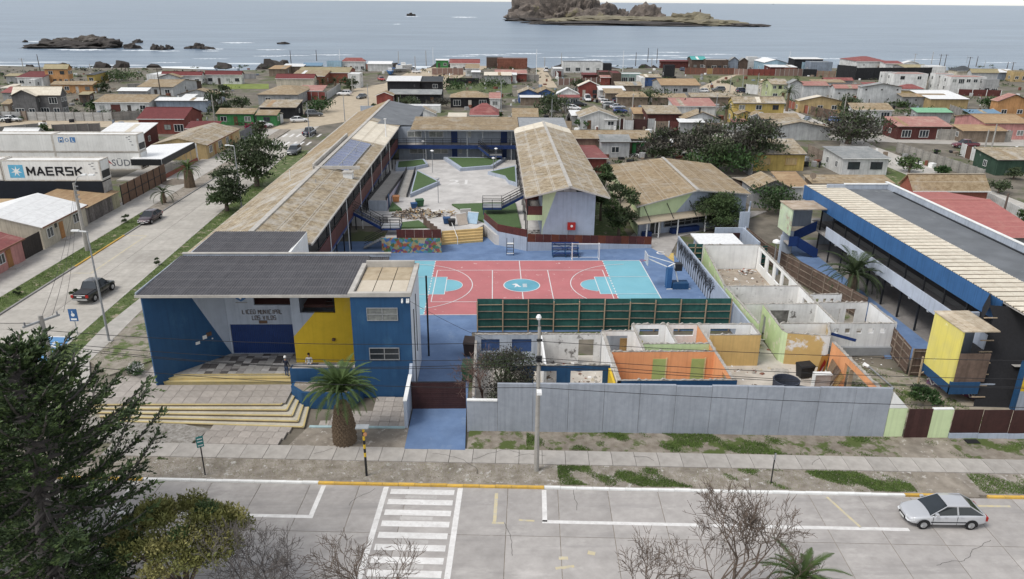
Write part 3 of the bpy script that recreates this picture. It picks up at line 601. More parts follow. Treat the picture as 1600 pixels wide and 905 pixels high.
for i in range(3):
    for j in range(2):
        b=MB();b.box(-9.98+i*1.23,50.42+j*2.95,8.2,-9.98+i*1.23+1.17,50.42+j*2.95+2.9,8.26);b.build('roof_panel',RCREAM if j==0 else M('stained roof panel',(.50,.42,.30),(.38,.30,.2),sc=1.2),tw)
for x in (-6.6,-6.25,-6.15):
    b=MB();b.box(x,49.93,7.85,x+.12,50.08,8.05);b.cyl(x+.06,49.93,7.78,7.9,.07,8);b.build('floodlight',ALUM,tw)
b=MB();b.tube([(-5.93,51.6,.0),(-5.93,51.6,6.6)],.035,6);b.tube([(-5.93,53.2,2.4),(-5.93,53.2,7.2)],.03,6);b.build('drain_pipe',BLACK,tw)
tag(MB().cyl(-5.45,57.2,0,7.2,.075,8).build('pole',BLACK),'thin black post standing behind the blue tower by the ball court','pole')

# ---- gate and pier walls
sl=thing('gate_pier_wall','low pale blue wall between tower and maroon entrance gate','wall',(-6.1,48,0))
b=MB();b.plate((-6.02,45.6),(-6.02,50.08),[(0,.0),(0,2.2),(3.6,2.35),(4.45,2.9),(4.45,0)],-.02,.2);b.build('wall',LBLU,sl)
b=MB();b.plate((-6.02,45.6),(-6.02,50.08),[(0,2.2),(0,2.27),(3.6,2.42),(3.6,2.35)],-.04,.23);b.build('coping',WHITE,sl)
gm=thing('sliding_gate','maroon slatted sliding gate at the top of the blue ramp','gate',(-4,48.2,0))
for k in range(13):b=MB();b.box(-5.95,48.17,.12+k*.165,-2.02,48.21,.12+k*.165+.155);b.build('slat',DKRED,gm)
b=MB();b.box(-5.97,48.21,.1,-5.88,48.27,2.3);b.box(-2.1,48.21,.1,-2.01,48.27,2.3);b.box(-5.97,48.21,2.26,-2.01,48.28,2.32);b.build('gate_frame',BLACK,gm)
rp_=MB();rp_.add([(-5.95,42.95,.125),(-1.9,42.75,.125),(-2.0,48.15,.14),(-5.9,48.15,.14),(-5.95,42.95,-.1),(-1.9,42.75,-.1),(-2.0,48.15,-.1),(-5.9,48.15,-.1)],[(0,1,2,3),(7,6,5,4),(0,4,5,1),(1,5,6,2),(3,7,4,0)])
FLOORB=M('worn blue floor',(.155,.235,.39),(.12,.19,.33),sc=.8,stain=.2,var=0,bump=.05,wear=[((.09,.14,.25),(.35,.5,1),.55,.7),((.25,.32,.43),(.6,.4,1),.60,.6)],fleck=((.36,.43,.56),1.3,.66))
rp_.build('ramp',FLOORB,kind='structure')

# ---- court
ct=struct('court')
def flat(name,poly,z,mat):m=MB();m.prism(poly,z-.003,z);return m.build(name,mat,ct)
flat('blue_floor',[(-19.0,66.5),(-6.0,56.6),(-5.95,48.3),(-1.95,48.3),(-1.95,62),(22,62.2),(21.4,88),(-1.5,91.5),(-6.4,89.5),(-19.0,89.5)],.010,FLOORB)
CRED=M('court red',(.50,.185,.19),(.44,.155,.16),sc=.9,stain=.14,var=0,bump=0,fleck=((.62,.44,.43),1.3,.615),wear=[((.40,.16,.16),(.3,.3,1),.55,.6)])
CCY=M('court cyan',(.21,.47,.55),(.18,.42,.50),sc=.9,stain=.12,var=0,bump=0,fleck=((.45,.62,.66),1.2,.67))
CLINE=M('court line',(.74,.74,.74),(.62,.62,.62),sc=3,stain=.1,var=0,bump=0)
flat('cyan_floor',[(-11,66),(17,66),(17,82),(-11,82)],.016,CCY);flat('red_floor',[(-6.65,66),(12.65,66),(12.65,82),(-6.65,82)],.022,CRED)
cxc,cyc=3.0,73.95
def arcp(x,y,r,a0,a1,n=28):return [(x+r*math.cos(R(a0+(a1-a0)*i/n)),y+r*math.sin(R(a0+(a1-a0)*i/n)))for i in range(n+1)]
for sgn in (-1,1):
    xe=cxc+sgn*8.0;xo=cxc+sgn*9.64
    flat('key',[(xo+sgn*.02,71.35),(xo+sgn*.02,76.5),(xe,76.5),(xe,71.35)],.028,CCY)
    flat('key_arc',arcp(xe,cyc,1.75,90 if sgn>0 else -90,270 if sgn>0 else 90),.0285,CCY)
flat('centre_circle',arcp(cxc,cyc,1.9,0,350),.028,M('logo cyan',(.15,.40,.50),(.13,.36,.46),sc=1,var=0))
ln=MB()
def pl(pts,wd=.08,z=.034,close=False):
    if close:pts=list(pts)+[pts[0]]
    for (x0,y0),(x1,y1)in zip(pts,pts[1:]):
        L=math.hypot(x1-x0,y1-y0);nx,ny=-(y1-y0)/L*wd/2,(x1-x0)/L*wd/2
        ln.add([(x0-nx,y0-ny,z),(x1-nx,y1-ny,z),(x1+nx,y1+ny,z),(x0+nx,y0+ny,z)],[(0,1,2,3)])
pl([(-11,66),(17,66),(17,82),(-11,82)],.10,.034,True);pl([(3.0,66),(3.0,72.0)],.09,.036);pl([(3.0,75.9),(3.0,82)],.09,.036);pl(arcp(3,cyc,1.9,0,360,36),.10,.038)
pl([(-6.2,69.3),(12.2,69.3),(12.2,78.7),(-6.2,78.7)],.09,.040,True)
for x in (-.1,6.06):pl([(x,69.35),(x,78.65)],.09,.042)
for sgn in (-1,1):
    xe=cxc+sgn*8.0;xo=cxc+sgn*14
    pl([(xe,71.35),(xe,76.5)],.08,.044);pl([(xe,76.5),(xo,76.5)],.07,.046);pl([(xe,71.35),(xo,71.35)],.07,.046)
    pl(arcp(xo-sgn*2.1,cyc,6.7,90 if sgn>0 else -90,270 if sgn>0 else 90,30),.09,.048)
    pl(arcp(xe,cyc,1.75,90 if sgn>0 else -90,270 if sgn>0 else 90,16),.06,.047)
    for k in range(20):pl([(cxc+sgn*9.64,66.2+k*.8),(cxc+sgn*9.64,66.2+k*.8+.42)],.11,.050)
ln.build('court_lines',CLINE,ct)
b=MB();b.add([(1.95+x*1.0,cyc+y,.036)for x,y in ((0,.25),(.25,.42),(.45,.5),(.6,.35),(.75,-.1),(1.0,-.45),(.75,-.5),(.55,-.3),(.4,-.55),(.2,-.62),(.35,-.3),(.35,.05),(.15,.1))],[tuple(range(13))]);b.build('bird_emblem',CLINE,ct)
b=MB()
for k in range(4):b.add([(3.1,cyc+.4-k*.27,.0365),(3.55,cyc+.4-k*.27,.0365),(3.55,cyc+.25-k*.27,.0365),(3.1,cyc+.25-k*.27,.0365)],[(3,2,1,0)])
b.build('emblem_text',CLINE,ct)
text('C',1.5,(20.0,84.3,.03),0,CLINE,ct,flat=True,off=.03,ext=.002)
flat('yellow_zone',[(20.9,81.4),(21.6,84.8),(21.1,85.0),(20.3,85.0),(20.2,84.6)],.020,M('floor yellow',(.62,.45,.16),sc=2))

# ---- raised patio behind the court (1.3 m up)
ZP=1.3
pa=struct('patio');PATC=M('patio concrete',(.58,.56,.535),(.47,.45,.43),sc=.5,stain=.2,var=0,wear=[((.33,.31,.29),(.12,.12,1),.54,.8),((.66,.64,.62),(.3,.3,1),.6,.6)],fleck=((.56,.54,.52),.7,.58))
b=MB();b.prism([(-18.8,96.5),(-14.0,96.5),(-13.1,91),(-13.1,85.3),(-6.4,85.3),(-6.4,89.75),(-2.05,90.9),(-1.2,92.6),(.2,88.2),(4.3,85.7),(12.0,86.4),(12.0,100),(6,134.5),(-18.8,134.5)],-.1,ZP);b.build('patio_floor',PATC,pa)
stp=thing('patio_steps','five yellow steps climbing from the blue court to the patio','steps',(-4,90,0))
for k in range(5):
    z=.26*(k+1);d=k*.36;b=MB();b.prism([(-6.35,88.0+d),(-1.3+.0*k,89.3+d),(-1.3,91.6),(-6.35,89.9+.01*k)],0,z-.004)if k<5 else None
    b.build('step',M('step ochre',(.58,.43,.20),(.50,.36,.17),sc=3,var=.1),stp)
def mural_mat():
    m=bpy.data.materials.new('mural print');m.use_nodes=True;N=m.node_tree.nodes;L=m.node_tree.links;b=N['Principled BSDF']
    tc=N.new('ShaderNodeTexCoord');nz=N.new('ShaderNodeTexNoise');nz.inputs['Scale'].default_value=2.2;nz.inputs['Detail'].default_value=4;L.new(tc.outputs['Object'],nz.inputs[0])
    mx=N.new('ShaderNodeMix');mx.data_type='RGBA';mx.inputs[0].default_value=.35;L.new(tc.outputs['Object'],mx.inputs[6]);L.new(nz.outputs['Color'],mx.inputs[7])
    v=N.new('ShaderNodeTexVoronoi');v.inputs['Scale'].default_value=4.2;L.new(mx.outputs[2],v.inputs[0])
    rp=N.new('ShaderNodeValToRGB');rp.color_ramp.interpolation='CONSTANT';el=rp.color_ramp.elements
    cs=[(.06,.16,.40),(.34,.28,.13),(.06,.20,.15),(.32,.09,.06),(.09,.25,.33),(.38,.34,.22),(.15,.06,.16),(.08,.15,.05),(.40,.19,.07)]
    el[0].color=hexc(cs[0]);el[1].position=.12;el[1].color=hexc(cs[1])
    for i,c in enumerate(cs[2:]):e=el.new(.24+i*.11);e.color=hexc(c)
    sp2=N.new('ShaderNodeSeparateColor');L.new(v.outputs['Color'],sp2.inputs[0]);L.new(sp2.outputs[0],rp.inputs[0]);L.new(rp.outputs[0],b.inputs['Base Color']);b.inputs['Roughness'].default_value=.8
    return m
MURAL=mural_mat()
mw=thing('mural_wall','retaining wall painted with a colourful swirling mural left of the patio steps','wall',(-9.7,85.2,0))
b=MB();b.box(-13.2,84.98,0,-6.15,85.28,1.82);b.build('wall',MURAL,mw)
pf=thing('panel_fence','maroon sheet fence standing on top of the mural wall','fence',(-9,85.1,1.8))
for k in range(5):b=MB();b.box(-11.4+k*1.05,85.05,1.83,-11.4+k*1.05+1.03,85.1,2.85);b.build('panel',MAROON,pf)
pf2=thing('leaning_fence_panel','dark brown fence running back beside the patio steps','fence',(-6.5,87,1.3))
for k in range(5):y=85.2+k*1.2;b=MB();b.add([(-6.15-k*.52,y,1.83),(-6.15-(k+1)*.52,y+1.17,1.7),(-6.15-(k+1)*.52,y+1.17,2.6),(-6.15-k*.52,y,2.85),(-6.2-k*.52,y+.02,1.83),(-6.2-(k+1)*.52,y+1.19,1.7),(-6.2-(k+1)*.52,y+1.19,2.6),(-6.2-k*.52,y+.02,2.85)],[(0,1,2,3),(7,6,5,4),(2,6,7,3),(0,4,5,1),(0,3,7,4),(1,5,6,2)]);b.build('panel',WOODB,pf2)
rw=thing('retaining_wall','white angled retaining wall right of the yellow patio steps','wall',(1.5,88,0))
b=MB();b.plate((-1.25,93.5),(.55,88.0),[(0,0),(5.79,0),(5.79,1.75),(0,1.75)],0,.25);b.plate((.55,88.0),(4.0,85.6),[(0,0),(4.2,0),(4.2,1.75),(0,1.75)],0,.25);b.build('wall',LBLU,rw)
pf3=thing('angled_panel_fence','maroon sheet fence round the front of the big green turf patch','fence',(1.5,88,1.75))
for (q0,q1,nn)in (((-1.2,93.35),(.55,88.0),5),((.58,87.95),(4.0,85.6),4)):
    for k in range(nn):
        L=math.hypot(q1[0]-q0[0],q1[1]-q0[1]);b=MB();b.plate(q0,q1,[(L*k/nn+.01,1.76),(L*(k+1)/nn-.01,1.76),(L*(k+1)/nn-.01,2.68),(L*k/nn+.01,2.68)],.02,.07);b.build('panel',MAROON,pf3)
pf4=thing('long_panel_fence','long rust red sheet fence on a low wall behind the blue bleachers','fence',(11.5,86.2,0))
b=MB();b.plate((4.1,85.6),(19.3,86.75),[(0,0),(15.24,0),(15.24,.45),(0,1.15)],0,.2);b.build('wall',LBLU,pf4)
for k in range(16):
    q=15.24/16;z0=1.17-.7*k/16;b=MB();b.plate((4.1,85.6),(19.3,86.75),[(k*q+.01,z0-.02),((k+1)*q-.01,z0-.06),((k+1)*q-.01,z0+.92),(k*q+.01,z0+.98)],.03,.08);b.build('panel',MAROON if k %3 else M('rust panel',(.16,.05,.03),sc=3),pf4)
# planters of artificial turf
def planter(pts,label,h=.55,z=ZP,turf=True):
    P=GP(pts,z);cx=sum(p[0]for p in P)/len(P);cy=sum(p[1]for p in P)/len(P)
    t=thing('planter',label,'planter',(cx,cy,z))
    b=MB();b.prism(P,z-.05,z+h);b.build('rim',LBLU,t)
    b=MB();b.prism([(cx+(x-cx)*.86,cy+(y-cy)*.86)for x,y in P],z+h-.02,z+h+.03);b.build('turf',TURF,t);return t
planter([(618,268),(620,257),(663,253),(669,261),(647,266)],'irregular raised turf bed in the far left corner of the patio')
planter([(641,309),(687,289),(651,270)],'triangular raised turf bed beside the concrete ramps')
planter([(693,250),(790,251),(770,264),(719,268)],'long raised turf bed under the balcony stairs at the far end of the patio')
planter([(762,273),(806,263),(808,292),(795,288),(789,280)],'zigzag edged turf bed against the two storey classroom block')
gp_=thing('turf_patch','big flat green turf patch inside the angled maroon fence','turf patch',(0,95,ZP))
b=MB();b.prism(GP([(706,321),(805,318),(814,357),(780,358),(742,343)],ZP),ZP-.02,ZP+.22);b.build('turf',TURF,gp_)
gp2=thing('turf_patch','small green turf wedge behind the mural wall','turf patch',(-10,88,ZP))
b=MB();b.prism(GP([(624,358),(628,350),(654,347),(670,357)],ZP),ZP-.02,ZP+.25);b.build('turf',TURF,gp2)
gp3=thing('turf_patch','tiny turf sliver with white edge beside the rubbish heap','turf patch',(-13,97,ZP))
b=MB();b.prism(GP([(608,331),(613,318),(628,330)],ZP),ZP-.02,ZP+.3);b.build('turf',TURF,gp3)
text('21',4.4,(-5.2,115.3,ZP+.006),0,ROADW,pa,flat=True,off=.04,ext=.002,name='painted_number',sx=.85)
b=MB();b.box(-7.0,114.9,ZP+.004,-3.3,115.05,ZP+.006);b.build('painted_line',ROADW,pa)

# ---- long left wing
lw=thing('left_wing','long two storey classroom wing with lichen covered roof along the side road','school',(-22,105,0))
EX,EZ,RX,RZ,OX,OZ=-16.75,7.0,-22.1,8.2,-29.0,5.5
def pickL(i,j):
    y=66.3+i*(97.2/54)
    return RCREAM if 115<y<133 else RTAN
roof_sheets(lw,(EX,66.3,EZ),(0,72.0,0),(RX-EX,0,RZ-EZ),40,3,RTAN,ribs=6,amp=.05,pick=pickL)
roof_sheets(lw,(OX,66.0,OZ),(0,98.4,0),(RX-OX,0,RZ-OZ),55,2,RTAN,ribs=6,amp=.05,pick=lambda i,j:RTAN2 if i>26 else RTAN)
b=MB();b.roofplane((-14.5,139,6.7),(-14.5,163.5,6.7),(RX+.1,163.5,RZ),(RX+.1,132,RZ),.15);b.build('roof_membrane',MEMB,lw)
b=MB();b.beam((RX,66.2,RZ+.05),(RX,164,RZ+.05),.5,.12);b.beam((EX+.05,66.2,EZ-.02),(EX+.05,134,EZ-.02),.12,.16);b.beam((OX-.05,118,OZ),(OX-.05,164.4,OZ),.25,.2);b.build('ridge_cap',CONC2,lw)
b=MB();b.box(RX-.6,94.5,RZ-.2,-16.9,94.75,RZ+.2);b.box(RX-.75,94.5,RZ-.3,RX-.5,118,RZ+.5);b.build('roof_kerb',CONC2,lw)
b=MB();b.box(-28.5,66.2,0,-28.3,164,5.4);b.box(-28.3,163.8,0,-15,164,7);b.box(-19.3,66.2,0,-19.1,134,6.9);b.build('wall',GREYW,lw)
b=MB();b.box(-19.1,66.2,3.7,-17.0,134,3.95);b.build('walkway',CONC,lw)
for k in range(17):b=MB();b.box(-17.06,66.3+k*4,3.6,-16.98,66.3+k*4+3.95,5.15);b.build('parapet_panel',MAROON,lw)
for k in range(17):b=MB();b.box(-17.12,66.2+k*4,1.3 if k>5 else 0,-17.0,66.32+k*4,6.95);b.build('column',BLACK,lw)
b=MB();b.box(-17.15,66.3,3.35,-16.95,134,3.62);b.build('edge_beam',NAVY,lw)
b=MB();b.box(-17.06,66.3,5.35,-17.0,134,5.42);b.build('railing',BLACK,lw)
for k in range(14):
    facewin(lw,(-19.1,70),(-19.1,134),1+k*4.4,4.9,2.2,1.2,nx=2);
    b=MB();b.box(-19.08,72.6+k*4.4,3.95,-19.02,73.6+k*4.4,6.1);b.build('door',NAVY,lw)
for k in range(6):b=MB();b.tube([(-16.9,75+k*9.5,6.9),(-16.9,75+k*9.5,.3)],.05,6);b.build('downpipe',WHITE,lw)
sol=thing('solar_array','bank of blue solar panels lying on the lichen covered roof','solar panels',(-20.4,105,7.9))
PVM=M('photovoltaic cell',(.10,.13,.26),(.08,.10,.21),sc=.6,stain=0,var=.12,r=.25,spec=.6,bump=0)
for i in range(11):
    for j in range(2):
        x0=-21.6+j*1.55;y0=95.2+i*1.78;zz=lambda x:RZ-(x-RX)*(RZ-EZ)/(EX-RX)+.22
        b=MB();b.add([(x0,y0,zz(x0)),(x0+1.5,y0,zz(x0+1.5)),(x0+1.5,y0+1.7,zz(x0+1.5)),(x0,y0+1.7,zz(x0)),(x0,y0,zz(x0)-.05),(x0+1.5,y0,zz(x0+1.5)-.05),(x0+1.5,y0+1.7,zz(x0+1.5)-.05),(x0,y0+1.7,zz(x0)-.05)],[(0,1,2,3),(7,6,5,4),(0,4,5,1),(1,5,6,2),(2,6,7,3),(3,7,4,0)])
        p=b.build('panel',PVM,sol);b=MB()
        for q in range(1,4):b.beam((x0+.02,y0+1.7*q/4,zz(x0)+.008),(x0+1.48,y0+1.7*q/4,zz(x0+1.5)+.008),.03,.01)
        for (a,c)in (((x0,y0),(x0+1.5,y0)),((x0,y0+1.7),(x0+1.5,y0+1.7)),((x0,y0),(x0,y0+1.7)),((x0+1.5,y0),(x0+1.5,y0+1.7))):b.beam((a[0],a[1],zz(a[0])+.01),(c[0],c[1],zz(c[0])+.01),.06,.03)
        b.build('frame',STEEL,p)
bx=thing('roof_vent','small white box vent near the end of the solar panels','vent',(-17.9,92.6,7.2));b=MB();b.box(-18.6,92.2,7.2,-17.5,93.3,8.0);b.build('housing',WHITE,bx);b=MB();b.box(-18.7,92.1,8.0,-17.4,93.4,8.12);b.build('cap',CONC2,bx)
for i,(px,py,lab)in enumerate([(494,290,'thin vent pipe on the roof below the solar panels'),(536,262,'thin vent pipe at the near corner of the solar panels'),(557,240,'thin vent pipe beside the far solar panels'),(453,276,'short white vent on the outer slope of the long roof')]):
    p=G(px,py,7.6);tag(MB().cyl(p.x,p.y,p.z-.7,p.z+.8,.05,6).build('vent_pipe',STEEL if i<3 else WHITE),lab,'vent pipe')

# ---- back wing
bw=thing('back_wing','two storey pale wing with blue balcony and tan roof across the back of the patio','school',(-6,138,0))
roof_sheets(bw,(-14.6,133.6,6.75),(19.2,0,0),(0,10.2,.85),19,3,RTAN2,ribs=5,amp=.05)
b=MB();b.box(-17.2,136.8,0,5.2,137,6.8);b.box(-17.2,143.4,0,5,143.6,6.9);b.box(-17.1,136.6,0,-16.9,143.5,6.6);b.build('wall',GREYW,bw)
b=MB();b.box(-17.0,134.4,3.75,4.6,136.8,3.95);b.build('balcony_floor',CONC,bw)
b=MB();b.box(-17.0,134.3,3.3,4.6,134.42,3.98);b.build('edge_beam',NAVY,bw)
b=MB();b.box(-14.8,133.55,6.58,4.7,133.68,6.78);b.build('gutter',STEEL,bw)
rl=MB()
for a0,a1 in ((-17,-4.7),(-1.9,4.6)):
    for z in (4.4,4.75,5.1):rl.box(a0,134.34,z,a1,134.39,z+.05)
    for k in range(int((a1-a0)/1.6)+1):rl.box(a0+k*1.6,134.33,3.95,a0+k*1.6+.06,134.4,5.1)
rl.build('railing',BLACK,bw)
for x in (-12.1,-4.7,-1.9,3.2):b=MB();b.box(x,134.35,ZP,x+.14,134.5,6.7);b.build('column',STEEL,bw)
for x in (-7.6,1.4):b=MB();b.box(x,136.74,3.95,x+1.15,136.8,6.3);b.build('door',NAVY,bw);b=MB();b.box(x+.1,136.74,ZP,x+1.1,136.8,3.4);b.build('door',NAVY,bw)
for x,z,w_ in ((-15.5,4.95,2.6),(-11.6,4.95,2.6),(-4.5,4.95,.5),(-15.2,2.0,3),(-10.8,2.0,2.6),(-6.2,2.0,.5)):facewin(bw,(-17.2,136.8),(5,136.8),x+17.2,z,w_,1.1,nx=2,gm=GLASSL)
lk_=RM('grey far roofing',(.30,.31,.32),(.22,.23,.24))
bw2=thing('back_wing_extension','grey roofed link between the tan back wing and the classroom block','school',(8,138,0))
b=MB();b.roofplane((4.7,133.6,6.72),(13.4,133.6,6.72),(13.4,144,7.5),(4.7,144,7.5),.15);b.build('roof',lk_,bw2);b=MB();b.box(5.3,137,0,13.2,143.5,6.8);b.build('wall',GREYW,bw2)
# ---- centre classroom block
cb=thing('classroom_block','two storey classroom block with gabled lichen roof and red fire hose box','school',(9,110,0))
X0,X1,YF=5.85,12.15,86.5
b=MB();b.plate((X0,YF),(X1,YF),[(0,1.0),(.05,2.45),(1.62,7.05),(0,7.05)],0,.2,1);b.plate((X0,YF),(X1,YF),[(0,0),(6.3,0),(6.3,7.05),(1.62,7.05),(.05,2.45)],0,.2,0);b.build('end_wall',[LBLU,LIME],cb)
b=MB();b.box(X1-.2,YF+.2,0,X1,138,7.1);b.box(X0,YF+.2,0,X0+.2,134,7.2);b.build('wall',LBLU,cb)
zr_=lambda x:8.05-(abs(x-8.95)*.25 if x<8.95 else (x-8.95)*.28)-.16
for k in range(6):
    x_=X0+1.7+k*.77;b=MB();b.add([(x_,YF+.02,7.06),(x_+.73,YF+.02,7.06),(x_+.73,YF+.02,max(7.07,zr_(x_+.73))),(x_,YF+.02,max(7.07,zr_(x_)))],[(0,1,2,3)]);b.build('gable_board',M('grey board',(.40,.41,.40),sc=2,var=.3)if k!=3 else BLACK,cb)
RGE=(8.95,84.6)
roof_sheets(cb,(3.75,84.9,6.75),(0,50.5,0),(8.95-3.75,0,1.3),28,3,RTAN,ribs=6,amp=.05,pick=lambda i,j:RCREAM if i>24 else RTAN)
roof_sheets(cb,(13.6,84.9,6.75),(0,50.5,0),(8.95-13.6,0,1.3),28,3,RTAN,ribs=6,amp=.05,pick=lambda i,j:RCREAM if i>24 else RTAN)
b=MB();b.beam((8.95,84.8,8.12),(8.95,135.5,8.12),.42,.1);b.beam((3.72,84.85,6.7),(8.95,84.85,8.0),.08,.18);b.beam((8.95,84.85,8.0),(13.62,84.85,6.7),.08,.18);b.beam((3.72,84.9,6.7),(3.72,135.4,6.7),.08,.16);b.build('ridge_cap',CONC2,cb)
b=MB();b.box(4.05,86.5,3.75,X0,134,4.05);b.build('walkway',CONC,cb);b=MB();b.box(4.05,86.42,3.6,X0,86.55,4.22);b.build('edge_band',LIME,cb)
b=MB();b.box(4.05,86.6,4.22,4.12,134,5.3);b.box(4.05,86.55,4.22,X0,86.62,5.3);b.build('parapet',MAROON,cb)
b=MB();b.box(4.1,YF+7.5,4.2,X0,YF+7.6,6.9);b.build('inner_wall',MAROON,cb)
for k in range(13):b=MB();b.box(4.0,86.5+k*4,ZP,4.12,86.62+k*4,6.8);b.build('column',BLACK,cb)
hb=MB();hb.box(8.9,YF-.3,2.45,9.85,YF,3.35);hbo=hb.build('hose_box',RED,cb);b=MB();b.plate((8.9,YF-.31),(9.85,YF-.31),arcp(.5,2.95,.16,0,340,10),-.01,.0);b.build('dial',WHITE,hbo)
b=MB();b.tube([(9.0,YF-.05,2.45),(9.0,YF-.05,1.2)],.03,6);b.build('pipe',STEEL,cb)
for i in range(6):
    for j in range(7):
        b=MB();b.box(4.1+i*.29,86.7+j*.5,ZP,4.1+i*.29+.27,86.7+j*.5+.48,ZP+.03+.001*((i+j)%3));b.build('floor_tile',TILEM[random.choice([0,1,1,2])],cb)
# steel stairs
def stairs(label,top,mid,land,w,grp=None):
    """flight from top (high) down to a landing rectangle"""
    t=thing('steel_stairs',label,'stairs',(land[0],land[1],ZP))
    tx,ty,tz=top;mx_,my,mz=mid;n=11
    for k in range(n):
        f=(k+.5)/n;x=tx+(mx_-tx)*f;y=ty+(my-ty)*f;z=tz+(mz-tz)*f
        b=MB();b.box(x-.17,y-w/2,z-.03,x+.17,y+w/2,z+.03);b.build('tread',M('stair plate',(.14,.145,.16),sc=3),t)
    b=MB()
    for sy in (-w/2,w/2):b.beam((tx,ty+sy,tz-.12),(mx_,my+sy,mz-.12),.07,.34);
    x0,x1,y0,y1=land;b.box(min(x0,x1),y0,mz-.3,max(x0,x1),y1,mz-.06);b.build('stringer',BLUE2 if False else NAVY,t)
    b=MB();b.box(min(x0,x1)+.05,y0+.05,mz-.06,max(x0,x1)-.05,y1-.05,mz);b.build('landing',STEEL,t)
    r=MB()
    for h_ in (.35,.7,1.05):
        for sy in (-w/2,w/2):r.beam((tx,ty+sy,tz+h_),(mx_,my+sy,mz+h_),.05,.05)
        r.beam((mx_,y0,mz+h_),(x1,y0,mz+h_),.05,.05);r.beam((x1,y0,mz+h_),(x1,y1,mz+h_),.05,.05);r.beam((mx_,y1,mz+h_),(x1,y1,mz+h_),.05,.05)
    for px_,py_ in ((mx_,y0),(x1,y0),(x1,y1),(mx_,y1),((mx_+x1)/2,y0)):r.beam((px_,py_,mz-.3),(px_,py_,mz+1.1),.07,.07)
    for k in range(4):f=k/3.2;r.beam((tx+(mx_-tx)*f,ty-w/2,tz+(mz-tz)*f),(tx+(mx_-tx)*f,ty-w/2,tz+(mz-tz)*f+1.08),.06,.06)
    r.build('railing',BLACK,t)
    b=MB()
    for px_ in (x1-.15*(1 if x1>mx_ else -1),):b.beam((px_,y1-.1,0.0),(px_,y1-.1,mz-.3),.1,.1);b.beam((px_,y0+.1,.0),(px_,y0+.1,mz-.3),.1,.1)
    b.build('post',NAVY,t);return t
stairs('blue steel stairs with black rails beside the mural wall',(-17.0,89.3,3.95),(-13.6,88.6,2.3),(-13.6,-11.3,87.6,89.8),1.5)
stairs('blue steel stairs and landing over the big turf patch',(4.1,98.0,3.95),(1.15,97.6,2.5),(1.15,-1.4,96.5,98.7),1.6)
stairs('blue steel stairs below the balcony at the far end of the patio',(-2.6,134.0,3.9),(-.7,132.8,2.6),(-.7,1.6,131.8,133.8),1.5)
b=MB();fl2=thing('lower_stairs','lower black railed flight in the shade under the mural side stairs','stairs',(-15,87,0))
for k in range(8):b=MB();b.box(-15.6+k*.3,86.2,.15+k*.16,-15.2+k*.3,87.2,.2+k*.16);b.build('tread',STEEL,fl2)
b=MB()
for h_ in (.5,1.0):b.beam((-15.5,86.2,.2+h_),(-13.2,86.2,1.4+h_),.05,.05);b.beam((-15.5,87.2,.2+h_),(-13.2,87.2,1.4+h_),.05,.05)
b.build('railing',BLACK,fl2)
# ramps
rp1=thing('access_ramp','upper concrete ramp with black kerbs and mural side beside the left wing','ramp',(-15.5,110,ZP))
b=MB();b.add([(-16.9,99.5,2.7),(-14.4,99.5,2.7),(-14.4,122.5,ZP+.1),(-16.9,122.5,ZP+.1),(-16.9,99.5,1.2),(-14.4,99.5,1.2),(-14.4,122.5,1.2),(-16.9,122.5,1.2)],[(0,1,2,3),(7,6,5,4),(0,4,5,1),(2,6,7,3),(3,7,4,0)]);b.build('deck',CONC2,rp1)
b=MB();b.add([(-14.395,99.5,2.9),(-14.395,122.5,ZP+.3),(-14.395,122.5,1.2),(-14.395,99.5,1.2)],[(0,3,2,1)]);b.build('mural_side',M('pale mural',(.55,.58,.62),(.42,.30,.40),sc=.9,stain=0,fleck=((.25,.35,.5),1.2,.56)),rp1)
b=MB()
for x in (-16.9,-14.5):b.beam((x,99.5,2.95),(x,122.5,ZP+.35),.12,.5)
b.build('kerb_rail',BLACK,rp1)
b=MB();b.box(-16.9,99.3,ZP,-14.4,99.48,2.7);b.build('end_wall',GREYW,rp1);b=MB();b.box(-14.38,100.4,ZP,-14.33,101.6,3.2);b.build('door',BLUE,rp1)
rp2=thing('access_ramp','lower concrete ramp between black kerbs beside the triangular turf bed','ramp',(-13.4,114,ZP))
b=MB();b.add([(-14.0,107,ZP+.02),(-12.6,107,ZP+.02),(-12.9,123.5,ZP+.5),(-14.3,123.5,ZP+.5),(-14.0,107,ZP-.1),(-12.6,107,ZP-.1),(-12.9,123.5,ZP-.1),(-14.3,123.5,ZP-.1)],[(0,1,2,3),(7,6,5,4),(0,4,5,1),(1,5,6,2),(2,6,7,3),(3,7,4,0)]);b.build('deck',CONC2,rp2)
b=MB();b.beam((-12.55,106.8,ZP+.2),(-12.9,123.5,ZP+.75),.12,.5);b.beam((-14.05,106.8,ZP+.2),(-14.35,123.5,ZP+.75),.12,.5);b.build('kerb_rail',BLACK,rp2)

